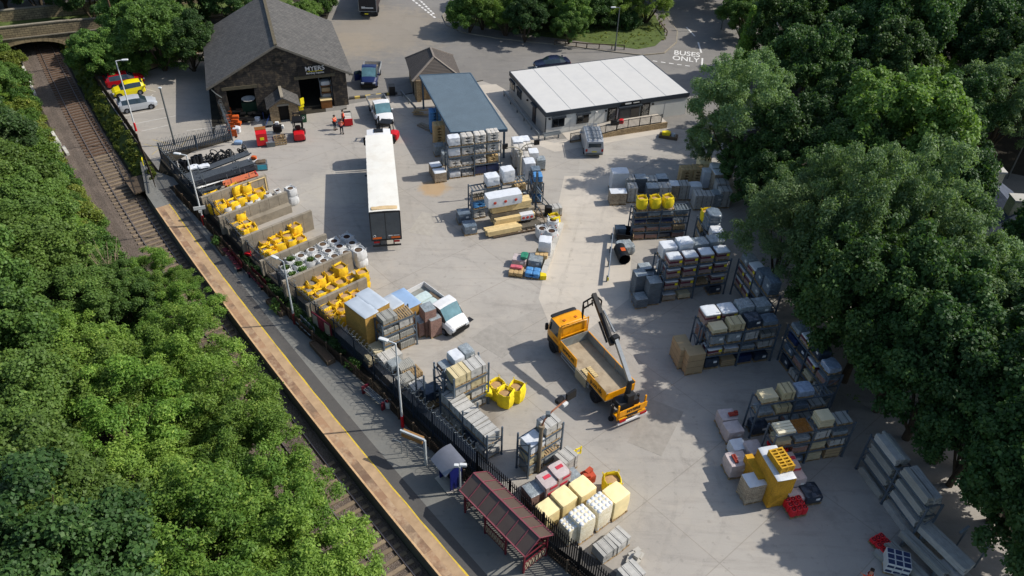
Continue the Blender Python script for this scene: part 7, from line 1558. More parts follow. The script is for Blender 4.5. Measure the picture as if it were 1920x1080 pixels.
# roadside sign frames on the verge, pylon sign by the warehouse, wooden rails
o=thing('pylon_sign','tall white pylon sign behind the stone warehouse','sign',G(600,32,0)); MB().cyl((0,0,0),(0,0,5.5),.1).build('post',mBLACK,o); MB().box((-.6,0,4.2),(1.2,.12,2.6)).build('panel',mWLAB,o)
o=thing('verge_sign','dark backed two post sign on the corner of the grass verge','sign',G(863,40,.1),RD(20)); 
for x in (0,2.4): MB().box((x,0,1.6),(.12,.12,3.2)).build('post',mBLACK,o)
MB().box((1.2,0,2.2),(2.3,.08,1.6)).build('panel',mBLACK,o)
for pts,lab in ((((1040,84),(1100,90),(1170,93)),'low dark knee rail along the front of the grass verge'),((1237,50),(1249,70),(1240,84)) and (((1236,48),(1250,66)),'low dark knee rail at the bus lane end of the verge')):
    P_=[G(*q,.12) for q in pts]; o=thing('knee_rail',lab,'knee rail',P_[0]); m=MB()
    for a,b in zip(P_,P_[1:]): m.beam(a-P_[0]+Vector((0,0,.6)),b-P_[0]+Vector((0,0,.6)),.08,.12)
    m.build('rail',mPALD,o)
    for a,b in zip(P_,P_[1:]):
        for k in (0,.33,.67,1): q=a.lerp(b,k)-P_[0]; MB().box((q.x,q.y,.3),(.12,.12,.6)).build('post',mPALD,o)
# ================================================================ small yard things by the warehouse
def gH(x,y): return 380+x/6.353,160+y/6.353
c=G(*gH(720,720),0); o=thing('red_cabinet','red metal tool cabinet with brown lid standing on castors','cabinet',c,RD(20)); MB().box((0,.5,.85),(1.1,1.6,1.3)).build('body',mRED,o); MB().box((0,.95,1.53),(1.12,.7,.06)).build('brown_lid',mBROWNW,o); m=MB(); m.box((.02,-.31,.95),(.4,.02,.3)); m.build('yellow_mark',mYTAG,o)
for x in (-.45,.45):
    for y in (-.2,1.2): MB().cyl((x-.03,y,.1),(x+.03,y,.1),.1).build('castor',mBLACK,o)
for i,y in enumerate((.0,.62,1.25,1.9)):
    c=G(*gH(815,725),0); o=thing('grey_crate','grey slatted crate, %s in the row beside the red cabinet'%('nearest','second','third','farthest')[i],'crate',(c.x-y*.35,c.y+y*.95,.012),RD(20),'row of grey crates'); MB().box((0,0,.25),(.85,.5,.5)).build('case',mGPOST,o); MB().box((0,0,.52),(.88,.52,.05)).build('lid',mGALV,o)
c=G(*gH(930,690),0); o=thing('timber_crate','open timber crate of offcuts in front of the stone hut','crate',c,RD(20)); m=MB()
for y in (-.5,.5): 
    for z in (.15,.4,.65): m.box((0,y,z),(1.2,.03,.14))
for x in (-.6,.6):
    for z in (.15,.4,.65): m.box((x,0,z),(.03,1.0,.14))
m.build('slats',mPALW,o); m=MB(); rg=random.Random(4)
for i in range(14): m.beam((rg.uniform(-.5,.5),rg.uniform(-.4,.4),.2),(rg.uniform(-.5,.5),rg.uniform(-.4,.4),.95),.07,.03)
m.build('offcuts',mPALW,o)
c=G(*gH(900,560),0); o=thing('plate_compactor','black and white site machine standing by the stone hut','site machine',c,RD(10)); MB().soft((0,0,.5),(.9,.7,.7),5,.06,4,.4).build('engine',mBLACK,o,smooth=40); MB().soft((0,.2,1.0),(.4,.35,.3),6,.03,3,.5).build('tank',mWLAB,o,smooth=50); MB().soft((.5,.1,.6),(.35,.3,.4),6,.03,3,.5).build('white_drum',mWLAB,o,smooth=50); MB().tube([(-.3,0,.8),(-.6,-.5,1.1),(.2,-.6,1.1)],.03).build('handle',mCHAS,o)
c=G(*gH(790,470),0); o=thing('blue_trolley','dark blue sheet trolley between the doorway and the stone hut','trolley',c,RD(20)); m=MB()
for x in (-.4,.4): m.beam((x,-.7,.2),(x,.9,.2),.06,.06); m.beam((x,.9,.2),(x,.9,1.1),.06,.06)
m.beam((-.4,-.7,.2),(.4,.9,1.0),.06,.06); m.build('frame',M('blue_frame','24386E',.5,.1,3,rnd=0),o); MB().box((0,.1,.28),(.8,1.6,.05)).build('deck',mGPOST,o)
c=G(*gH(575,330),.0); o=thing('green_stand','dark green stand carrying a white basin in the left doorway','stand',c,WY); MB().box((0,0,.8),(1.6,.8,1.3)).build('frame',M('dark_green','14301F',.6,.2,3,rnd=0),o); MB().lathe((0,0,1.5),[(0,0),(.5,.05),(.75,.25),(.7,.25),(.45,.1),(0,.06)],18).build('basin',mWLINE,o,smooth=50)
for i,(x,y,s) in enumerate(((440,380,.7),(540,450,.6),(500,330,.6),(640,380,.55))):
    c=G(*gH(x,y),0); o=MB(); rg=random.Random(i)
    for k in range(5): o.box((rg.uniform(-.5,.5),rg.uniform(-.4,.4),.15+.12*k),(rg.uniform(.5,1.0),rg.uniform(.3,.6),.12),rg.uniform(-.4,.4))
    o.build('dark_stock',mBLACK if i!=2 else M('brown_fittings','5C4634',.8,.3,6,rnd=0),loc=(c.x,c.y,0.012),rz=WY,label=('dark heap of fittings left of the left doorway','low black pallets stacked before the left doorway','brown box of fittings in the left doorway','dark bags right of the left doorway')[i],cat='stock pile')
c=G(*gH(655,420),0); MB().soft((0,0,.2),(.6,.5,.4),8,.06,4,.6).build('white_bag',mFILM,loc=c,label='small white plastic bag on the ground before the left doorway',cat='bag')
# stack of orange barriers along the short fence
for i in range(7):
    c=G(*[(u+(v-u)*i/6.5) for u,v in zip(gH(300,345),gH(370,640))],0); o=thing('orange_barrier','orange plastic road barrier, number %s in the row along the galvanised fence'%('one two three four five six seven'.split()[i]),'road barrier',c,RD(12),'row of orange barriers'); o.scale=(.8,.8,.85)
    m=MB(); m.box((0,0,.95),(1.1,.1,.1)); m.box((0,0,.5),(1.1,.1,.1)); m.box((-.5,0,.5),(.1,.1,1.0)); m.box((.5,0,.5),(.1,.1,1.0)); m.box((0,0,.72),(.9,.03,.36)); m.box((0,0,.25),(.9,.03,.3)); m.build('panel',mORNP,o,smooth=40); m=MB()
    for x in (-.4,.4): m.box((x,0,.06),(.16,.6,.1))
    m.build('foot',mBLACK,o)
c=G(*gH(425,500),0); o=thing('orange_crates','loose pile of orange plastic crates beside the barriers','crates',c,RD(15)); rg=random.Random(3)
for k in range(4): MB().soft((rg.uniform(-.2,.2),rg.uniform(-.3,.3),.2+.3*k),(.7,.5,.3),k,.04,3,.3,rz=rg.uniform(-.4,.4)).build('crate',mORNP,o,smooth=40)
c=G(*gH(415,565),0); MB().soft((0,0,.35),(.75,.65,.7),2,.07,5,.6).build('white_sack',mFILM,loc=c,label='bulging white sack beside the orange crates',cat='sack')
c=G(*gH(430,700),0); MB().soft((0,0,.2),(.8,.5,.35),2,.07,5,.6).build('blue_sack',mBLUEP,loc=c,label='pale blue bag at the top of the black pipe store wall',cat='sack')
c=G(*gH(1735,440),0); o=thing('red_trolley','red fronted wheeled trolley stacked with pale boxes beside the workers','trolley',c,RD(105)); MB().box((0,0,.45),(.05+1.9,.85,.5)).build('bed',mCHAS,o); MB().box((-1.0,0,.5),(.1,.9,.75)).build('red_front',mRED,o)
for i in range(5): MB().box((-.75+.38*i,0,.78),(.32,.75,.2)).build('box',mCONCL if i<4 else mBLACK,o)
c=G(*gH(1205,430),0); o=thing('green_wheelie_bin','dark green bin beside the stone hut corner','bin',c,RD(20)); MB().box((0,0,.5),(.6,.6,.95),tap=1.15).build('body',M('bin_green','1E4A30',.5,.1,3,rnd=0),o); MB().box((0,0,1.0),(.72,.72,.08)).build('lid',mBLACK,o); MB().ring((0,-.36,.6),(0,1,0),.12,.02).build('badge',mWLAB,o)
c=G(*gH(1180,330),0); o=thing('yellow_sign_stack','bright yellow folded signs hanging on the hut corner','signs',c,RD(20))
for k in range(3): MB().box((.1*k,-.1*k,.7+.4*k),(.5,.08,.7),.3*k).build('sign_plate',mYTAG,o)
# flower box, bin and red bag by the office ramp, kerb planter
c=G(1253,258,0); o=thing('timber_planter','low timber planter of yellow flowers and pots by the end of the ramp','planter',c,RD(-15)); MB().box((0,0,.16),(2.0,.9,.32)).build('box',mPALD,o); MB().soft((-.3,0,.45),(.9,.6,.4),4,.1,5,.6).build('yellow_flowers',mYBAGP,o); MB().soft((.5,0,.4),(.5,.5,.35),5,.1,4,.6).build('grey_pots',mGALV,o)
p=ofw(7.9,-.9); MB().soft((0,0,.35),(.9,.5,.6),4,.05,4,.6).build('black_sack',mBLACK,loc=(p.x,p.y,.45),label='black bag beside the office entrance',cat='bag'); p=ofw(8.7,-.9); MB().soft((0,0,.3),(.5,.45,.55),4,.05,4,.6).build('red_bag',mREDD,loc=(p.x,p.y,.5),label='red bag beside the office entrance',cat='bag')
for i,(px,py) in enumerate(((740+0,0),)): pass
c=G(797,240,0); MB().box((0,0,.12),(1.9,.6,.22),.2).box((.5,.4,.1),(1.2,.9,.18),.9).box((0,.1,.3),(1.5,.4,.12),.3).build('stone_slabs',mCONC,loc=c,rz=RD(-50),label='loose grey slabs lying beside the canopy',cat='slabs')
ground('tansacks',822,232,2.4,17,'tall stack of yellow sided blue topped packs under the canopy edge','stock under the canopy',1.2,1.1); ground('bluesacks',815,205,2.6,17,'blue topped pack stack under the canopy edge','stock under the canopy',1.2,1.1); ground('filmgrey',823,270,1.2,17,'pale yellow and grey wrapped pallet in front of the canopy edge','stock under the canopy',1.1,1.0); ground('filmgrey',838,285,1.3,17,'grey wrapped pallet left of the sack rack','stock under the canopy',1.1,1.0)
c=G(790,215,0); m=MB(); rg=random.Random(8)
for k in range(9): m.beam((rg.uniform(-1,1),rg.uniform(-.6,.6),.1+.06*k),(rg.uniform(-1,1),rg.uniform(-.6,.6),.12+.07*k),.25,.05)
m.build('timber_scrap',mPALW,loc=c,label='heap of broken pallets and timber beside the canopy',cat='timber heap')
# ---- pipe store
PU=Vector((math.cos(RD(40)),math.sin(RD(40)),0))
def pipes(px0,px1,z,n,r,mat,lab,rows=2,collar=None):
    a,b=G(*px0,z),G(*px1,z); d=b-a; o=thing('pipe_stack',lab,'pipe stack',(a.x,a.y,0),math.atan2(d.y,d.x),'pipe stacks in the store'); L=d.length; k=(n+rows-1)//rows
    for j in range(rows):
        m=MB()
        for i in range(k): m.cyl((0+.1*((i*7+j)%3),(i-k/2+.5*(j%2))*r*2.02,max(.03,z-.1-j*r*1.75)),(L-.15*((i*5+j)%4),(i-k/2+.5*(j%2))*r*2.02,max(.03,z-.1-j*r*1.75)),r,n=8)
        m.build('pipe_layer',mat,o,smooth=40)
    if z>.5:
        for x in (L*.2,L*.75):
            m=MB(); w=k*r*1.05
            for y in (-w,w): m.box((x,y,z/2+.2),(.06,.06,z+.4))
            m.box((x,0,z-.1-rows*r*1.8),(.07,w*2,.07)); m.build('stillage',mGALVD,o)
    return o
def gP(x,y): return 280+x/6.75,240+y/6.75
pipes(gP(430,600),gP(1260,290),1.2,10,.075,mPVCG,'long dark grey pipes, rear bundle in the pipe store'); pipes(gP(480,650),gP(1300,400),1.25,14,.08,mPVCG,'long dark grey pipes, middle bundle in the pipe store'); pipes(gP(500,700),gP(1330,480),1.2,10,.09,mPVCB,'wide black pipes, front bundle in the pipe store')
pipes(gP(560,745),gP(1240,530),.9,5,.06,mWLAB,'thin white pipes lying in front of the black bundle',1); pipes(gP(930,690),gP(1340,560),1.1,15,.09,mPVCO,'terracotta drain pipes stacked at the front of the pipe store',3); pipes(gP(600,790),gP(900,720),.6,8,.07,mPVCG,'short grey pipes lying left of the terracotta ones')
c=G(*gP(1345,555),1.0); MB().box((0,0,.5),(.08,1.2,1.0)).build('red_board',mRED,loc=(c.x,c.y,0),rz=RD(35),label='bright red end board beside the terracotta pipes',cat='board')
for i,(x,y) in enumerate(((330,480),(400,455),(450,465),(510,460),(560,420),(600,400),(650,390))):
    c=G(*gP(x,y),.9); o=thing('coiled_pipe','upright black twin wall pipe, number %s of the row against the rear palings'%('one two three four five six seven'.split()[i]),'pipe',(c.x,c.y,.02),RD(30),'upright black pipes'); MB().lathe((0,0,0),[(.22,0)]+[(.22+.015*(k%2),.07*k) for k in range(1,20)]+[(.19,1.33),(.19,1.0)],16).build('pipe',mPVCB,o,smooth=30)
for i,(x,y) in enumerate(((725,390),(805,345),(890,370),(950,340),(1030,325),(1170,280))):
    c=G(*gP(x,y),.6); o=thing('pipe_coil','heap of black pipe fittings, number %s along the low wall'%('one two three four five six'.split()[i]),'pipe fittings',(c.x,c.y,.02),i,'black fittings along the wall'); m=MB(); rg=random.Random(i)
    for k in range(7): m.ring((rg.uniform(-.3,.3),rg.uniform(-.3,.3),.15+.11*k),(rg.uniform(-1,1),rg.uniform(-1,1),rg.uniform(.1,1)),rg.uniform(.2,.4),.06,12,5)
    m.build('fittings',mCORR,o,smooth=50)
bag('w',280+1310/6.75,240+395/6.75,.95,'white bulk bag holding orange fittings at the end of the pipe store','loose white bags'); c=G(280+1328/6.75,240+385/6.75,.85); MB().soft((0,0,.1),(.5,.4,.3),3,.08,4,.5).build('orange_fittings',mORNP,loc=c,label='orange fittings lying in the white bag at the pipe store',cat='fittings')
c=G(*gP(1410,450),.6); o=thing('turquoise_crate','pale crate with turquoise panel at the end of the pipe store','crate',(c.x,c.y,0),RD(15)); MB().box((0,0,.4),(1.2,.9,.7)).build('crate_body',mGALVD,o); MB().box((.1,-.46,.42),(.85,.02,.5)).build('turquoise_panel',M('turquoise','3FA6B8',.5,.1,3,rnd=0),o); MB().soft((0,0,.8),(1.0,.7,.2),3,.08,4,.4).build('contents',mPALD,o)
for x,y,lab in ((560,510,'crumpled clear film over the rear pipe bundle'),(690,490,'pale plastic wrapping on the rear pipe bundle')): c=G(*gP(x,y),1.3); MB().soft((0,0,.1),(1.0,.6,.25),int(x),.09,5,.5).build('plastic_film',mFILM,loc=c,rz=.6,label=lab,cat='plastic film')
# things near the centre kerb: gas bottles trolley, black pot, big black pipe by the barrier
c=G(1166,478,.4); o=thing('barrel_pipe','big black corrugated pipe with its open end toward the yard','pipe',(c.x,c.y,0),RD(100)); m=MB(); R1_=.5
pr_=[(R1_+(.03 if k%2 else 0),-.9+.09*k) for k in range(21)]+[(R1_-.05,.9),(R1_-.05,-.9)]
m.lathe((0,0,0),pr_,20); m.v=[(z,x,y+R1_+.05) for x,y,z in m.v]; m.build('pipe',mCORR,o,smooth=40); MB().soft((-.1,0,1.08),(.5,.4,.03),2,.01,2,.3).build('orange_label',mORNP,o)
c=G(1172,460,.7); MB().soft((0,0,.45),(1.5,1.2,.9),9,.12,6,.5).build('film_heap',mFILMC,loc=(c.x,c.y,.02),rz=.3,label='heap of clear plastic film behind the big black pipe',cat='film heap')
c=G(1172,440,.5); o=thing('black_tank','open topped black tank tilted beside the five level rack','tank',(c.x,c.y,.02),RD(-10)); m=MB(); m.box((0,.6,.55),(1.3,.06,1.0)); m.box((0,-.6,.45),(1.3,.06,.8)); m.box((.65,0,.5),(.06,1.2,.9)); m.box((-.65,0,.5),(.06,1.2,.9)); m.box((0,0,.05),(1.3,1.2,.08)); m.build('tank_shell',mBLACK,o); MB().box((.75,-.1,.4),(.04,1.0,.7)).build('board',mCARD,o)
a,b=G(1140,525,.5),G(1150,430,.5); d=b-a; o=thing('crash_barrier','straight galvanised barrier left of the big black pipe','crash barrier',(a.x,a.y,0),math.atan2(d.y,d.x)); MB().beam((0,0,.6),(d.length,0,.6),.07,.32).build('beam',mGALV,o)
for k in range(4): MB().box((d.length*(k+.2)/3.6,.1,.3),(.12,.12,.62)).build('post',mGALVD,o)
MB().box((-.02,0,.6),(.05,.12,.3)).build('end_marker',mYTAG,o)
c=G(1163,428,.9); MB().box((0,0,.5),(.9,.7,1.0)).box((0,0,1.02),(.95,.75,.05)).build('grey_bin',mGALVD,loc=(c.x,c.y,.012),rz=.1,label='grey steel bin at the far end of the galvanised barrier',cat='bin')
c=G(1028,395,.5); MB().soft((0,0,.5),(.7,.6,1.0),9,.08,5,.6).build('black_cover',mBLACK,loc=(c.x,c.y,.012),label='black covered machine beside the yellow bag at the kerb',cat='covered machine')
c=G(1000,405,.4); m=MB(); rg=random.Random(2)
for k in range(14): m.beam((rg.uniform(-1.2,1.2),rg.uniform(-.8,.8),.05),(rg.uniform(-1.2,1.2),rg.uniform(-.8,.8),.9),.06,.06)
m.build('scrap_timber',mPALD,loc=(c.x,c.y,.012),label='untidy heap of poles and boards at the end of the timber pile',cat='scrap heap'); c=G(999,405,.5); MB().ring((0,0,.3),(1,.3,.1),.16,.04).build('yellow_hose',mYTAG,loc=(c.x,c.y,.2),label='small yellow hose coil at the end of the timber pile',cat='hose')
# ================================================================ trees
def leaf_cloud(name,mat,clumps,nleaf,leaf,seed,up=.45,shell=.35,aspect=.62):
    """clumps: list of (x,y,z,radius); every clump is a tuft of single leaves round its outside"""
    rg=np.random.default_rng(seed); C=np.array(clumps,float); rr=C[:,3]; w=rr**2; cnt=np.maximum(8,(nleaf*len(C)*w/w.sum()).astype(int)); idx=np.repeat(np.arange(len(C)),cnt); n=len(idx)
    d=rg.normal(size=(n,3)); d[:,2]+=up; d/=np.linalg.norm(d,axis=1)[:,None]
    rad=rr[idx]*(1-shell*rg.random(n)**1.5)*(1+.18*rg.normal(size=n)); sq=np.array([1,1,.8])
    p=C[idx,:3]+d*rad[:,None]*sq
    nm=d*.55+np.array([0,0,.55])+rg.normal(size=(n,3))*.5; nm/=np.linalg.norm(nm,axis=1)[:,None]
    a=np.cross(nm,rg.normal(size=(n,3))); a/=np.linalg.norm(a,axis=1)[:,None]; b=np.cross(nm,a)
    s=leaf*(.6+.8*rg.random(n))[:,None]; tipdrop=-.25*s*nm
    v=np.empty((n,4,3)); v[:,0]=p-a*s*.5; v[:,1]=p+b*s*.5*aspect; v[:,2]=p+a*s*.55+tipdrop; v[:,3]=p-b*s*.5*aspect
    me=bpy.data.meshes.new(name); me.vertices.add(4*n); me.vertices.foreach_set('co',v.ravel()); me.loops.add(4*n); me.loops.foreach_set('vertex_index',np.arange(4*n,dtype=np.int32)); me.polygons.add(n); me.polygons.foreach_set('loop_start',np.arange(0,4*n,4,dtype=np.int32)); me.polygons.foreach_set('loop_total',np.full(n,4,dtype=np.int32))
    ct=rg.random(len(C)); t=np.clip(.25+.5*ct[idx]*.8+.45*(rg.random(n)-.4),0,1); g=rg.random(n)*(.72+.28*ct[idx])
    col=np.empty((n,4,4),dtype=np.float32); col[:,:,0]=t[:,None]; col[:,:,1]=g[:,None]; col[:,:,2]=0; col[:,:,3]=1
    at=me.attributes.new('tint','FLOAT_COLOR','CORNER'); at.data.foreach_set('color',col.ravel()); me.materials.append(mat); me.update(); me.validate(); return me
def crown_clumps(R,H,z0,n,seed,rc=(.2,.34),fill=.15,lob=15):
    """big lobes with gaps between them, each carrying its own tufts"""
    rg=random.Random(seed); out=[]; L=[]
    for i in range(lob):
        u=-.5+1.45*(i+.5)/lob; ph=i*2.4+rg.uniform(-.5,.5); k=math.sqrt(max(0,1-u*u)); f=rg.uniform(.46,.66); L.append((R*f*k*math.cos(ph),R*f*k*math.sin(ph),z0+H*.5+H*.5*f*u*1.15,R*rg.uniform(.36,.52)))
    for i in range(n):
        x,y,z,r=L[i%lob]; d=Vector((rg.gauss(0,1)+x/R*1.2,rg.gauss(0,1)+y/R*1.2,rg.gauss(0,1)+.7)).normalized(); q=r*(rg.uniform(.8,1.05) if rg.random()>fill else rg.uniform(.2,.7))
        out.append((x+d.x*q,y+d.y*q,z+d.z*q*.9,rg.uniform(*rc)*R))
    return out
def trunk_mb(H,R,z0,seed,n=5,r=.22):
    rg=random.Random(seed); m=MB(); top=Vector((rg.uniform(-.2,.2),rg.uniform(-.2,.2),z0+H*.4)); m.cyl((0,0,-.6),(0,0,z0*.6),r*1.25,r,8).cyl((0,0,z0*.6),top,r,r*.55,8)
    for i in range(n):
        t=2*PI*i/n+rg.uniform(-.4,.4); s=Vector((0,0,z0*rg.uniform(.6,1.0))); e=Vector((R*.62*math.cos(t),R*.62*math.sin(t),z0+H*rg.uniform(.3,.75))); mid=s.lerp(e,.5)+Vector((0,0,-.25*rg.random()))
        m.cyl(s,mid,r*.5,r*.33,6).cyl(mid,e,r*.33,r*.1,6)
    return m
SHAPES={}
def tree_proto(kind,v):
    """kind -> mesh of crown and trunk, made once"""
    key=(kind,v)
    if key in SHAPES: return SHAPES[key]
    sd=v*17+len(kind)*5
    if kind=='sycamore': me=leaf_cloud('crown',mSYC,crown_clumps(4.0,7.2,1.6,175,sd,(.09,.17)),310,.165,sd,aspect=.85)
    elif kind=='dark': me=leaf_cloud('crown',mSYCD,crown_clumps(4.0,8.4,1.4,180,sd,(.085,.16)),235,.18,sd,aspect=.85)
    elif kind=='ash': me=leaf_cloud('crown',mLIME,crown_clumps(4.0,6.2,1.6,125,sd,(.08,.17),fill=.35),240,.17,sd,aspect=.5,shell=.8)
    elif kind=='willow': me=leaf_cloud('crown',mWIL,crown_clumps(4.2,7.6,1.6,190,sd,(.08,.15),fill=.25,lob=20),215,.18,sd,aspect=.42,shell=.6)
    elif kind=='cypress': me=leaf_cloud('crown',mLIME,[(.8*math.cos(i*2.4)*(1-i/95),.8*math.sin(i*2.4)*(1-i/95),.6+i*.085,.75*(1-i/130)) for i in range(90)],150,.2,sd,aspect=.4)
    elif kind=='bush': me=leaf_cloud('crown',mBUSH,crown_clumps(1.8,2.4,.1,45,sd,(.22,.36)),160,.2,sd,aspect=.6,shell=.6)
    H={'sycamore':7,'dark':8,'ash':6,'willow':7.4,'cypress':8,'bush':2}[kind]
    tm=trunk_mb(H,3.6 if kind not in('cypress','bush') else .8,1.6 if kind!='bush' else .4,sd,7 if kind=='ash' else 5,.24 if kind!='bush' else .06).mesh('trunk',mBARKT,40)
    SHAPES[key]=(me,tm); return SHAPES[key]
NV={'sycamore':3,'dark':2,'ash':3,'willow':3,'cypress':1,'bush':3}
def tree(kind,x,y,z,s,lab,grp,hs=1.,mat=None,cat='tree'):
    rg=random.Random(int(x*31+y*57)); c,t=tree_proto(kind,rg.randrange(NV[kind])); nm={'sycamore':'broadleaf_tree','dark':'dark_tree','ash':'leafy_tree','willow':'pale_tree','cypress':'conifer','bush':'bush'}[kind]
    o=thing(nm,lab,cat if kind!='bush' else 'bush',(x,y,z),rg.uniform(0,6.28),grp); o.scale=(s*rg.uniform(.94,1.06),s*rg.uniform(.94,1.06),s*hs)
    q=obj('crown',c,o); obj('trunk',t,o)
    if mat: q.material_slots[0].link='OBJECT'; q.material_slots[0].material=mat
    return o
def ter(t,o):
    if o>-3.6: return -1.75
    return -1.75+1.3*sstep(-3.6,-9,o)+2.2*sstep(-9,-40,o)
# left wood: rows away from the track
rg=random.Random(11); NT=0
KL={'sycamore':'mid green clumped tree','dark':'dark green tree','ash':'light airy tree','willow':'grey green tree'}
for ri,(o0,step,s0,hs) in enumerate(((-6.9,4.0,.72,.8),(-10.8,4.8,1.05,.85),(-15.6,5.2,1.15,.95),(-21.,5.6,1.2,1.0),(-27,6,1.25,1.0),(-34,6.5,1.3,1.0))):
    t=-36+ri*1.7
    while t<72:
        tt=t+rg.uniform(-1,1); oo=o0+rg.uniform(-1.1,1.1); near=tt<6
        if ri==0:
            if tt<8: oo+=.5
            if tt>30: oo-=.8
        p=RW(tt,oo); z=ter(tt,oo)
        u=pxof((p.x,p.y,z+5)); 
        if -230<u[0]<1000 and u[1]>-260 and u[1]<1420 and (p.y>14):
            k='ash' if (ri<=1 and tt<4) else rg.choice(('sycamore','sycamore','dark','sycamore' if tt<20 else 'dark','willow' if 10<tt<40 else 'sycamore'))
            if ri==0 and tt>8: k=rg.choice(('sycamore','ash'))
            sc=s0*(.72 if (ri==0 and tt>8) else 1.0)*rg.uniform(.88,1.12)
            if ri==0 and tt>34: sc*=.72
            where=('first row by the track','second row from the track','middle of the left wood','deep in the left wood','deep in the left wood','far left of the wood')[ri]
            far=' near the bridge' if tt>45 else ' beside the upper track' if tt>18 else ' opposite the platform seats' if tt>0 else ' near the bottom edge'
            tree(k,p.x,p.y,z-.2,sc,KL[k]+', '+where+far,'trees of the left wood',hs*rg.uniform(.9,1.1)); NT+=1
        t+=step*rg.uniform(.9,1.1)
# low bushes on the bank by the track
for i in range(60):
    t=-30+i*1.75; oo=-5.4+rg.uniform(-.8,.8)-(.4 if t>30 else 0); p=RW(t,oo); u=pxof((p.x,p.y,0))
    if u[1]<1150: tree('bush',p.x,p.y,ter(t,oo)-.1,rg.uniform(.6,1.0),'low green bush on the bank beside the track, '+('near the bridge' if t>48 else 'beside the upper track' if t>14 else 'by the leafy overhang' if t>-10 else 'near the bottom of the picture'),'bushes on the track bank',rg.uniform(.7,1.1),mGRASS if i%3==0 and t>20 else None)
# overhanging light green branches by the platform
for t,oo,s in ((9,-3.3,.62),(5.5,-2.2,.62),(2,-2.6,.68),(-2.5,-4.6,.88),(-6.5,-4.5,.93),(-10.5,-4.4,.9),(-14.5,-4.5,.93),(-18.5,-4.8,.97),(-23,-5.3,1.0)):
    p=RW(t,oo); tree('ash',p.x,p.y,-1.75,s,'light green ash leaning over the track, '+('above the red platform seats' if t>4 else 'opposite the red platform seats' if t>-4 else 'opposite the bench' if t>-13 else 'opposite the blue booth'),'ash trees overhanging the track',.92)
# bare branch bush
for (px,py,lab,n,R0) in ((205,495,'leafless pale twiggy bush among the trees left of the track',26,3.0),(335,1035,'dead brown twiggy bush at the bottom of the left wood',30,1.8)):
    a=G(px,py,2.5); m=MB(); r2=random.Random(n)
    for i in range(n):
        t=r2.uniform(0,2*PI); e=Vector((R0*r2.uniform(.3,1)*math.cos(t),R0*r2.uniform(.3,1)*math.sin(t),r2.uniform(2.5,5.8))); q=[Vector((0,0,0)),e*.45+Vector((r2.uniform(-.3,.3),r2.uniform(-.3,.3),.5)),e]
        m.cyl(q[0],q[1],.05,.03,4).cyl(q[1],q[2],.03,.012,4)
        for k in range(3): f=e*.6+(e*.4)*k/3; m.cyl(f,f+Vector((r2.uniform(-.6,.6),r2.uniform(-.6,.6),r2.uniform(.1,.7))),.015,.008,3)
    m.build('bare_bush',mBRANCH,loc=(a.x,a.y,-.6),label=lab,cat='bush')
# right-hand wood: crown centres measured in the photograph at about 6.5 m
RT=[('willow',1395,200,1.22,'large pale green tree spreading over the right end of the office'),('willow',1332,258,.55,'low pale foliage under the large tree by the office'),('dark',1400,305,.62,'dark low tree under the large tree by the office'),('dark',1490,275,1.0,'dark tree just right of the pale tree by the office'),('dark',1510,140,1.15,'dark tree beyond the bus lane bend'),('sycamore',1590,95,1.2,'broad dark green tree at the top right above the bus lane'),('dark',1590,215,1.05,'dark tree between the bus lane trees and the big olive crown'),('sycamore',1685,250,1.45,'big olive green round crowned tree in the right wood'),('ash',1770,140,.95,'bright lime tree beside the bare telegraph pole'),('dark',1690,60,1.2,'dark tall tree at the top right behind the telegraph pole'),('sycamore',1770,50,1.2,'green clumped tree at the top right edge of the wood'),('sycamore',1870,70,1.35,'broad green tree in the top right corner'),('willow',1890,190,1.15,'dull grey green tree at the right edge above the house'),
('cypress',1400,75,1.05,'tall narrow lime green conifer beside the bus lane'),('dark',1475,50,1.1,'dark tree at the top behind the conifer'),('dark',1560,25,1.2,'dark tree cut by the top edge, left one'),('dark',1650,10,1.2,'dark tree cut by the top edge, right one'),
('dark',1440,345,.72,'small dark tree at the edge of the stored packs'),('willow',1480,425,.95,'pale green bushy tree behind the five level rack'),('willow',1585,420,1.05,'grey green tree in the middle of the right wood, upper one'),('willow',1690,400,1.1,'grey green tree left of the house chimneys'),('dark',1765,370,1.0,'dark tree between the big olive crown and the chimneys'),('willow',1765,500,1.1,'grey green spreading tree below the chimneys'),('willow',1880,540,1.0,'pale tree against the slate roof at the right edge'),('sycamore',1600,515,.95,'mid green tree behind the brick pack racks'),('sycamore',1650,545,1.1,'mid green tree in the middle of the right wood, lower one'),('sycamore',1740,600,1.1,'green tree right of the tan carton racks, upper one'),('willow',1840,630,1.1,'grey green tree at the right edge level with the carton racks'),('sycamore',1700,640,.95,'green tree right of the second tree side rack'),('dark',1765,690,1.0,'dark tree behind the rack with the shiny bale'),('sycamore',1830,720,1.05,'green tree right of the rusty bar rack, upper one'),('dark',1905,740,1.1,'dark tree at the right edge level with the rusty bar rack'),('sycamore',1850,790,.9,'green tree beyond the kerbstone rack'),('dark',1945,845,1.0,'dark tree right of the kerbstone rack'),('dark',1995,965,1.0,'dark tree at the lower right edge'),('dark',2010,930,.85,'dark tree overhanging the raised rack posts'),('dark',1960,640,1.1,'dark tree beyond the right edge, upper'),('dark',1965,860,1.1,'dark tree beyond the right edge, lower'),('dark',2080,1045,1.0,'dark tree in the bottom right corner'),('dark',1590,310,1.0,'dark tree in the gap below the bus lane trees'),('dark',1530,370,.9,'dark tree behind the pale bushy tree'),('dark',1960,470,.9,'dark tree hiding the foot of the house')]
MEAS=[]; TALL={1585:1.5,1690:1.4,1480:1.25,1600:1.35,1650:1.4,1740:1.3,1765:1.2,1850:1.2,1915:1.25,2010:1.2,2080:1.2,1945:1.2,1995:1.2,1700:1.25,1830:1.25}
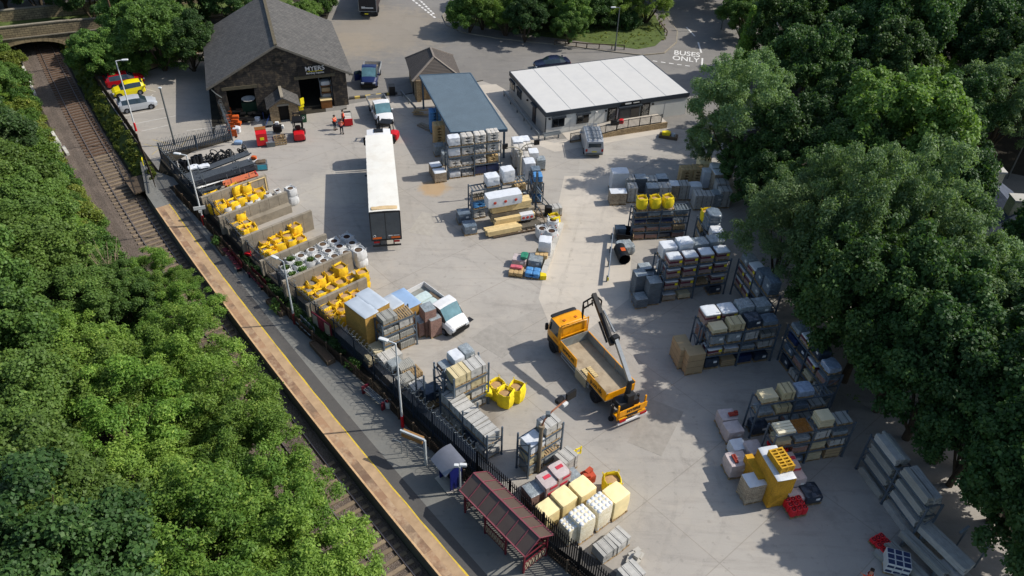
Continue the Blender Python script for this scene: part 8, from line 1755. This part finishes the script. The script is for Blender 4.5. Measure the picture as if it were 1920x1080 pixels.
for k,px,py,s,lab in RT:
    hs=TALL.get(px,1.14); zc=(5.3 if k!='cypress' else 4.4)*s*hs; p=G(px,py,zc+.3); MEAS.append((p.x,p.y)); tree(k,p.x,p.y,-.6,s*1.04,lab,'trees of the right wood',hs,mSYCD if k=='sycamore' and px!=1685 else None)  # sycamores take the darker leaf colour to show their shaded sides
WB=[(15,37),(30,33.5),(40,28),(50,26),(60,25),(70,29),(80,33),(95,43),(130,54),(200,62)]; hxy=Vector((43,58))
for i in range(14):
    for j in range(12):
        y=16+j*9.5+rg.uniform(-2,2); x=lerp_tab(WB,y)+i*6.4+rg.uniform(-2,2)
        if x>105 or min(math.hypot(x-a,y-b) for a,b in MEAS)<5.2: continue
        u=pxof((x,y,9)); v=pxof((x,y,2))
        if (1720<u[0]<2060 and 220<u[1]<540) or (1740<v[0]<2060 and 300<v[1]<560) or math.hypot(x-hxy.x,y-hxy.y)<8 or u[0]>2250 or u[1]<-330 or u[1]>1250: continue
        k=rg.choice(('dark','dark','sycamore','willow')); tree('dark' if k=='sycamore' else k,x,y,-.1,rg.uniform(.9,1.2),KL[k]+(' at the right edge of the wood' if u[0]>1750 else ' along the top of the right wood' if u[1]<150 else ' within the right wood'),'trees of the right wood',1.12)  # sycamore fill drawn as dark trees, shaded tone in the leaf colour
for k,px,py,s,lab in [('sycamore',905,20,.75,'left hand tree of the group on the grass verge'),('ash',948,38,.62,'light green drooping tree at the front of the grass verge'),('dark',1000,18,.8,'dark tree in the middle of the grass verge group'),('sycamore',1060,30,.75,'green tree right of the middle on the grass verge'),('dark',1105,20,.72,'dark tree behind the verge street lamp'),('ash',1150,12,.7,'wispy birch like tree beside the verge street lamp'),('ash',1215,10,.72,'thin light tree with bare stems at the end of the grass verge'),('sycamore',880,34,.58,'small green tree at the left tip of the grass verge'),('dark',985,50,.58,'small dark tree at the front of the grass verge'),('sycamore',1068,58,.52,'small green tree behind the knee rail on the verge'),('dark',960,-30,.85,'dark tree behind the verge group, left'),('dark',1060,-30,.9,'dark tree behind the verge group, right'),('sycamore',1180,-35,.9,'tree behind the verge group at the bus lane'),('dark',1250,-45,1.0,'dark tree across the bus lane at the top'),('dark',1375,-35,1.0,'dark tree across the top of the bus lane'),('sycamore',1395,40,.7,'green tree beside the conifer at the bus lane'),('dark',1330,-50,1.0,'dark tree closing the end of the bus lane'),('dark',1400,0,.85,'dark tree on the far kerb of the bus lane')]:
    p=G(px,py,3.6*s); tree(k,p.x,p.y,-1.7*s,s*1.25,lab,'trees around the grass verge',1.0)
for k,px,py,s,lab in [('sycamore',180,85,.72,'dark green tree beside the bridge arch'),('dark',190,100,.42,'small dark tree at the foot of the bank above the red car'),('sycamore',290,55,1.0,'large dark green tree on the bank left of the warehouse'),('dark',350,70,.75,'dark tree between the bank and the warehouse'),('sycamore',250,20,.9,'tree above the bridge parapet left of the tall pole'),('dark',330,0,1.0,'dark tree behind the warehouse, left'),('dark',430,-10,.9,'dark tree behind the warehouse roof'),('sycamore',560,15,.55,'green tree behind the warehouse beside the pylon sign'),('dark',60,-40,1.0,'dark tree beyond the bridge road, left'),('dark',160,-25,1.0,'dark tree beyond the bridge road, right')]:
    p=G(px,py,3.6*s+1.5); t,_o=TO(p.x,p.y); tree(k,p.x,p.y,-1.7*s,s*1.16,lab,'trees by the bridge and warehouse',1.0)
for px,py,s in ((395,70,.9),(380,88,.7),(345,100,.8),(310,112,.8),(265,122,.9),(225,130,.9),(190,128,.9),(175,110,.9),(610,8,.9),(585,20,.8)): p=G(px,py,1.2); tree('bush',p.x,p.y,.2,s,'low bush at the foot of the bank near the warehouse','bushes near the warehouse')
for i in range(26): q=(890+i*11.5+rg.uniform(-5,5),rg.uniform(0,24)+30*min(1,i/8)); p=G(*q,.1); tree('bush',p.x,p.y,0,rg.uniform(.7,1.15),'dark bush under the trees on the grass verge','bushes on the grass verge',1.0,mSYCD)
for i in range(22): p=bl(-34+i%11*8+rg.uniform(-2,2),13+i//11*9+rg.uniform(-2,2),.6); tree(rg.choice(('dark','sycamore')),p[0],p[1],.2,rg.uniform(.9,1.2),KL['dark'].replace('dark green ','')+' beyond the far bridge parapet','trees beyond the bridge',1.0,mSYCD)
# ground cover under and beside everything
def tufts(name,mat,spots,leaf,nl,seed,label,cat):
    me=leaf_cloud(name,mat,spots,nl,leaf,seed,up=1.0,shell=.9,aspect=.28); return obj(name,me,label=label,cat=cat,kind='stuff')
rg=random.Random(5); sp=[]
for i in range(420):
    t=rg.uniform(26,76); f=rg.random(); o=1.0+1.5*f; p=RW(t,o); sp.append((p.x,p.y,-1.58+1.55*f+.12,rg.uniform(.18,.38)))
for i in range(420):
    t=rg.uniform(12,70); o=-4.0-rg.uniform(0,2.2); p=RW(t,o); sp.append((p.x,p.y,ter(t,o)+.15,rg.uniform(.2,.5)))
tufts('long_grass',mGRASS,sp,.3,45,3,'long yellowing grass on both banks of the railway','grass')
sp=[]
for i in range(900):
    px=rg.uniform(850,1250); py=rg.uniform(-15,95); p=G(px,py,.1)
    lo=46+(px-872)*.12 if px<1195 else 92-(px-1195)*.35
    if py<lo: sp.append((p.x,p.y,.12,rg.uniform(.1,.22)))
tufts('verge_grass',mGRASS,sp,.22,20,4,'short grass on the verge island under the trees','grass')
sp=[]
for i in range(260):
    px=rg.choice((rg.uniform(1380,1450),rg.uniform(1380,1900))); py=rg.uniform(330,1060)
    p=G(px,py,0); 
    if TO(p.x,p.y)[1]>30+.0*p.y and p.x>21.0+.02*(p.y-20) : sp.append((p.x,p.y,.25,rg.uniform(.3,.7)))
for i in range(420):
    t=rg.uniform(-38,72); o=rg.uniform(-38,-6.5); p=RW(t,o); sp.append((p.x,p.y,ter(t,o)+rg.uniform(.3,1.4),rg.uniform(.9,1.7)))
if sp: tufts('undergrowth',mBUSH,sp,.3,70,6,'tangled green undergrowth below both woods','undergrowth')
sp=[]
for i in range(160):
    t=rg.uniform(-7,9); o=(pick(t)+fen(t))/2+rg.uniform(-.3,.2); p=RW(t,o); sp.append((p.x,p.y,-.5+rg.uniform(0,.7),rg.uniform(.18,.4)))
tufts('ivy',mSYCD,sp,.2,55,8,'ivy and weeds growing between the picket fence and palisade','ivy')
mb=MB(); vs=[]
for t in range(-45,25,3): vs+=[RW(t,pick(t)+.02,-.585),RW(t,fen(t)-.24,-.585)]
mb.add(vs,[(2*i,2*i+1,2*i+3,2*i+2) for i in range(len(vs)//2-1)]); mb.build('planting_strip',mSOIL,kind='structure')
for i,(x,y,z) in enumerate(WEEDBAG):
    p=G(x,y,z-.1); me=leaf_cloud('weeds',mBUSH,[(0,0,.05,.32),(.15,.1,.12,.22),(-.15,-.05,.12,.22)],55,.15,i,up=.8); obj('weeds',me,loc=(p.x,p.y,z-.12),label='green weeds sprouting from a white bag, '+'rear left,middle,rear right,far left,front right,front left'.split(',')[i],cat='weeds',group='weeds in the white bags')
for i,(px,py,lab) in enumerate(((410,455,'green plants in the upper platform planter'),(520,575,'green plants in the planter below the red seats'),(660,690,'tall dark weeds by the poster boards'))):
    p=G(px,py,-.3); me=leaf_cloud('plants',mBUSH,[(rg.uniform(-.4,.4),rg.uniform(-.6,.6),rg.uniform(0,.4),.3) for _ in range(7)],45,.17,i+9,up=.8); obj('plants',me,loc=(p.x,p.y,-.3),label=lab,cat='plants')
p=G(467,482,-.1); o=thing('red_flowers','red flowers by the picket fence above the red seats','flowers',p); MB().soft((0,0,.35),(.5,.5,.4),3,.12,4,.6).build('blossoms',mREDD,o); MB().soft((0,0,.1),(.4,.4,.3),4,.1,3,.6).build('leaves',MATS['dark_green'],o)
# ================================================================ camera, sun and sky
cam=bpy.data.cameras.new('Camera'); cam.sensor_width=36; cam.lens=36*CF/1920; cam.clip_start=.5; cam.clip_end=3000
co=bpy.data.objects.new('Camera',cam); COL.objects.link(co); co.matrix_world=Matrix((_r,_u,-_f)).transposed().to_4x4(); co.location=(0,0,CH); scn.camera=co
AZ=RD(10); EL=RD(44)
sd=Vector((math.cos(EL)*math.cos(AZ),math.cos(EL)*math.sin(AZ),math.sin(EL)))
sun=bpy.data.lights.new('Sun','SUN'); sun.energy=3.5; sun.angle=RD(.5); sun.color=(1,.95,.88); so=bpy.data.objects.new('Sun',sun); COL.objects.link(so); so.rotation_euler=sd.to_track_quat('Z','Y').to_euler()
w=bpy.data.worlds.new('World'); scn.world=w; w.use_nodes=True; nt=w.node_tree; bg=nt.nodes['Background']; sk=nt.nodes.new('ShaderNodeTexSky'); sk.sky_type='NISHITA'; sk.sun_disc=False; sk.sun_elevation=EL; sk.sun_rotation=PI/2-AZ; sk.air_density=1.0; sk.dust_density=1.5
nt.links.new(sk.outputs[0],bg.inputs[0]); bg.inputs[1].default_value=.12
scn.view_settings.view_transform='Standard'; scn.view_settings.look='None'; scn.view_settings.exposure=.42; scn.view_settings.gamma=1
scn.render.engine='CYCLES'; scn.cycles.max_bounces=6; scn.cycles.transparent_max_bounces=8; scn.cycles.use_denoising=True
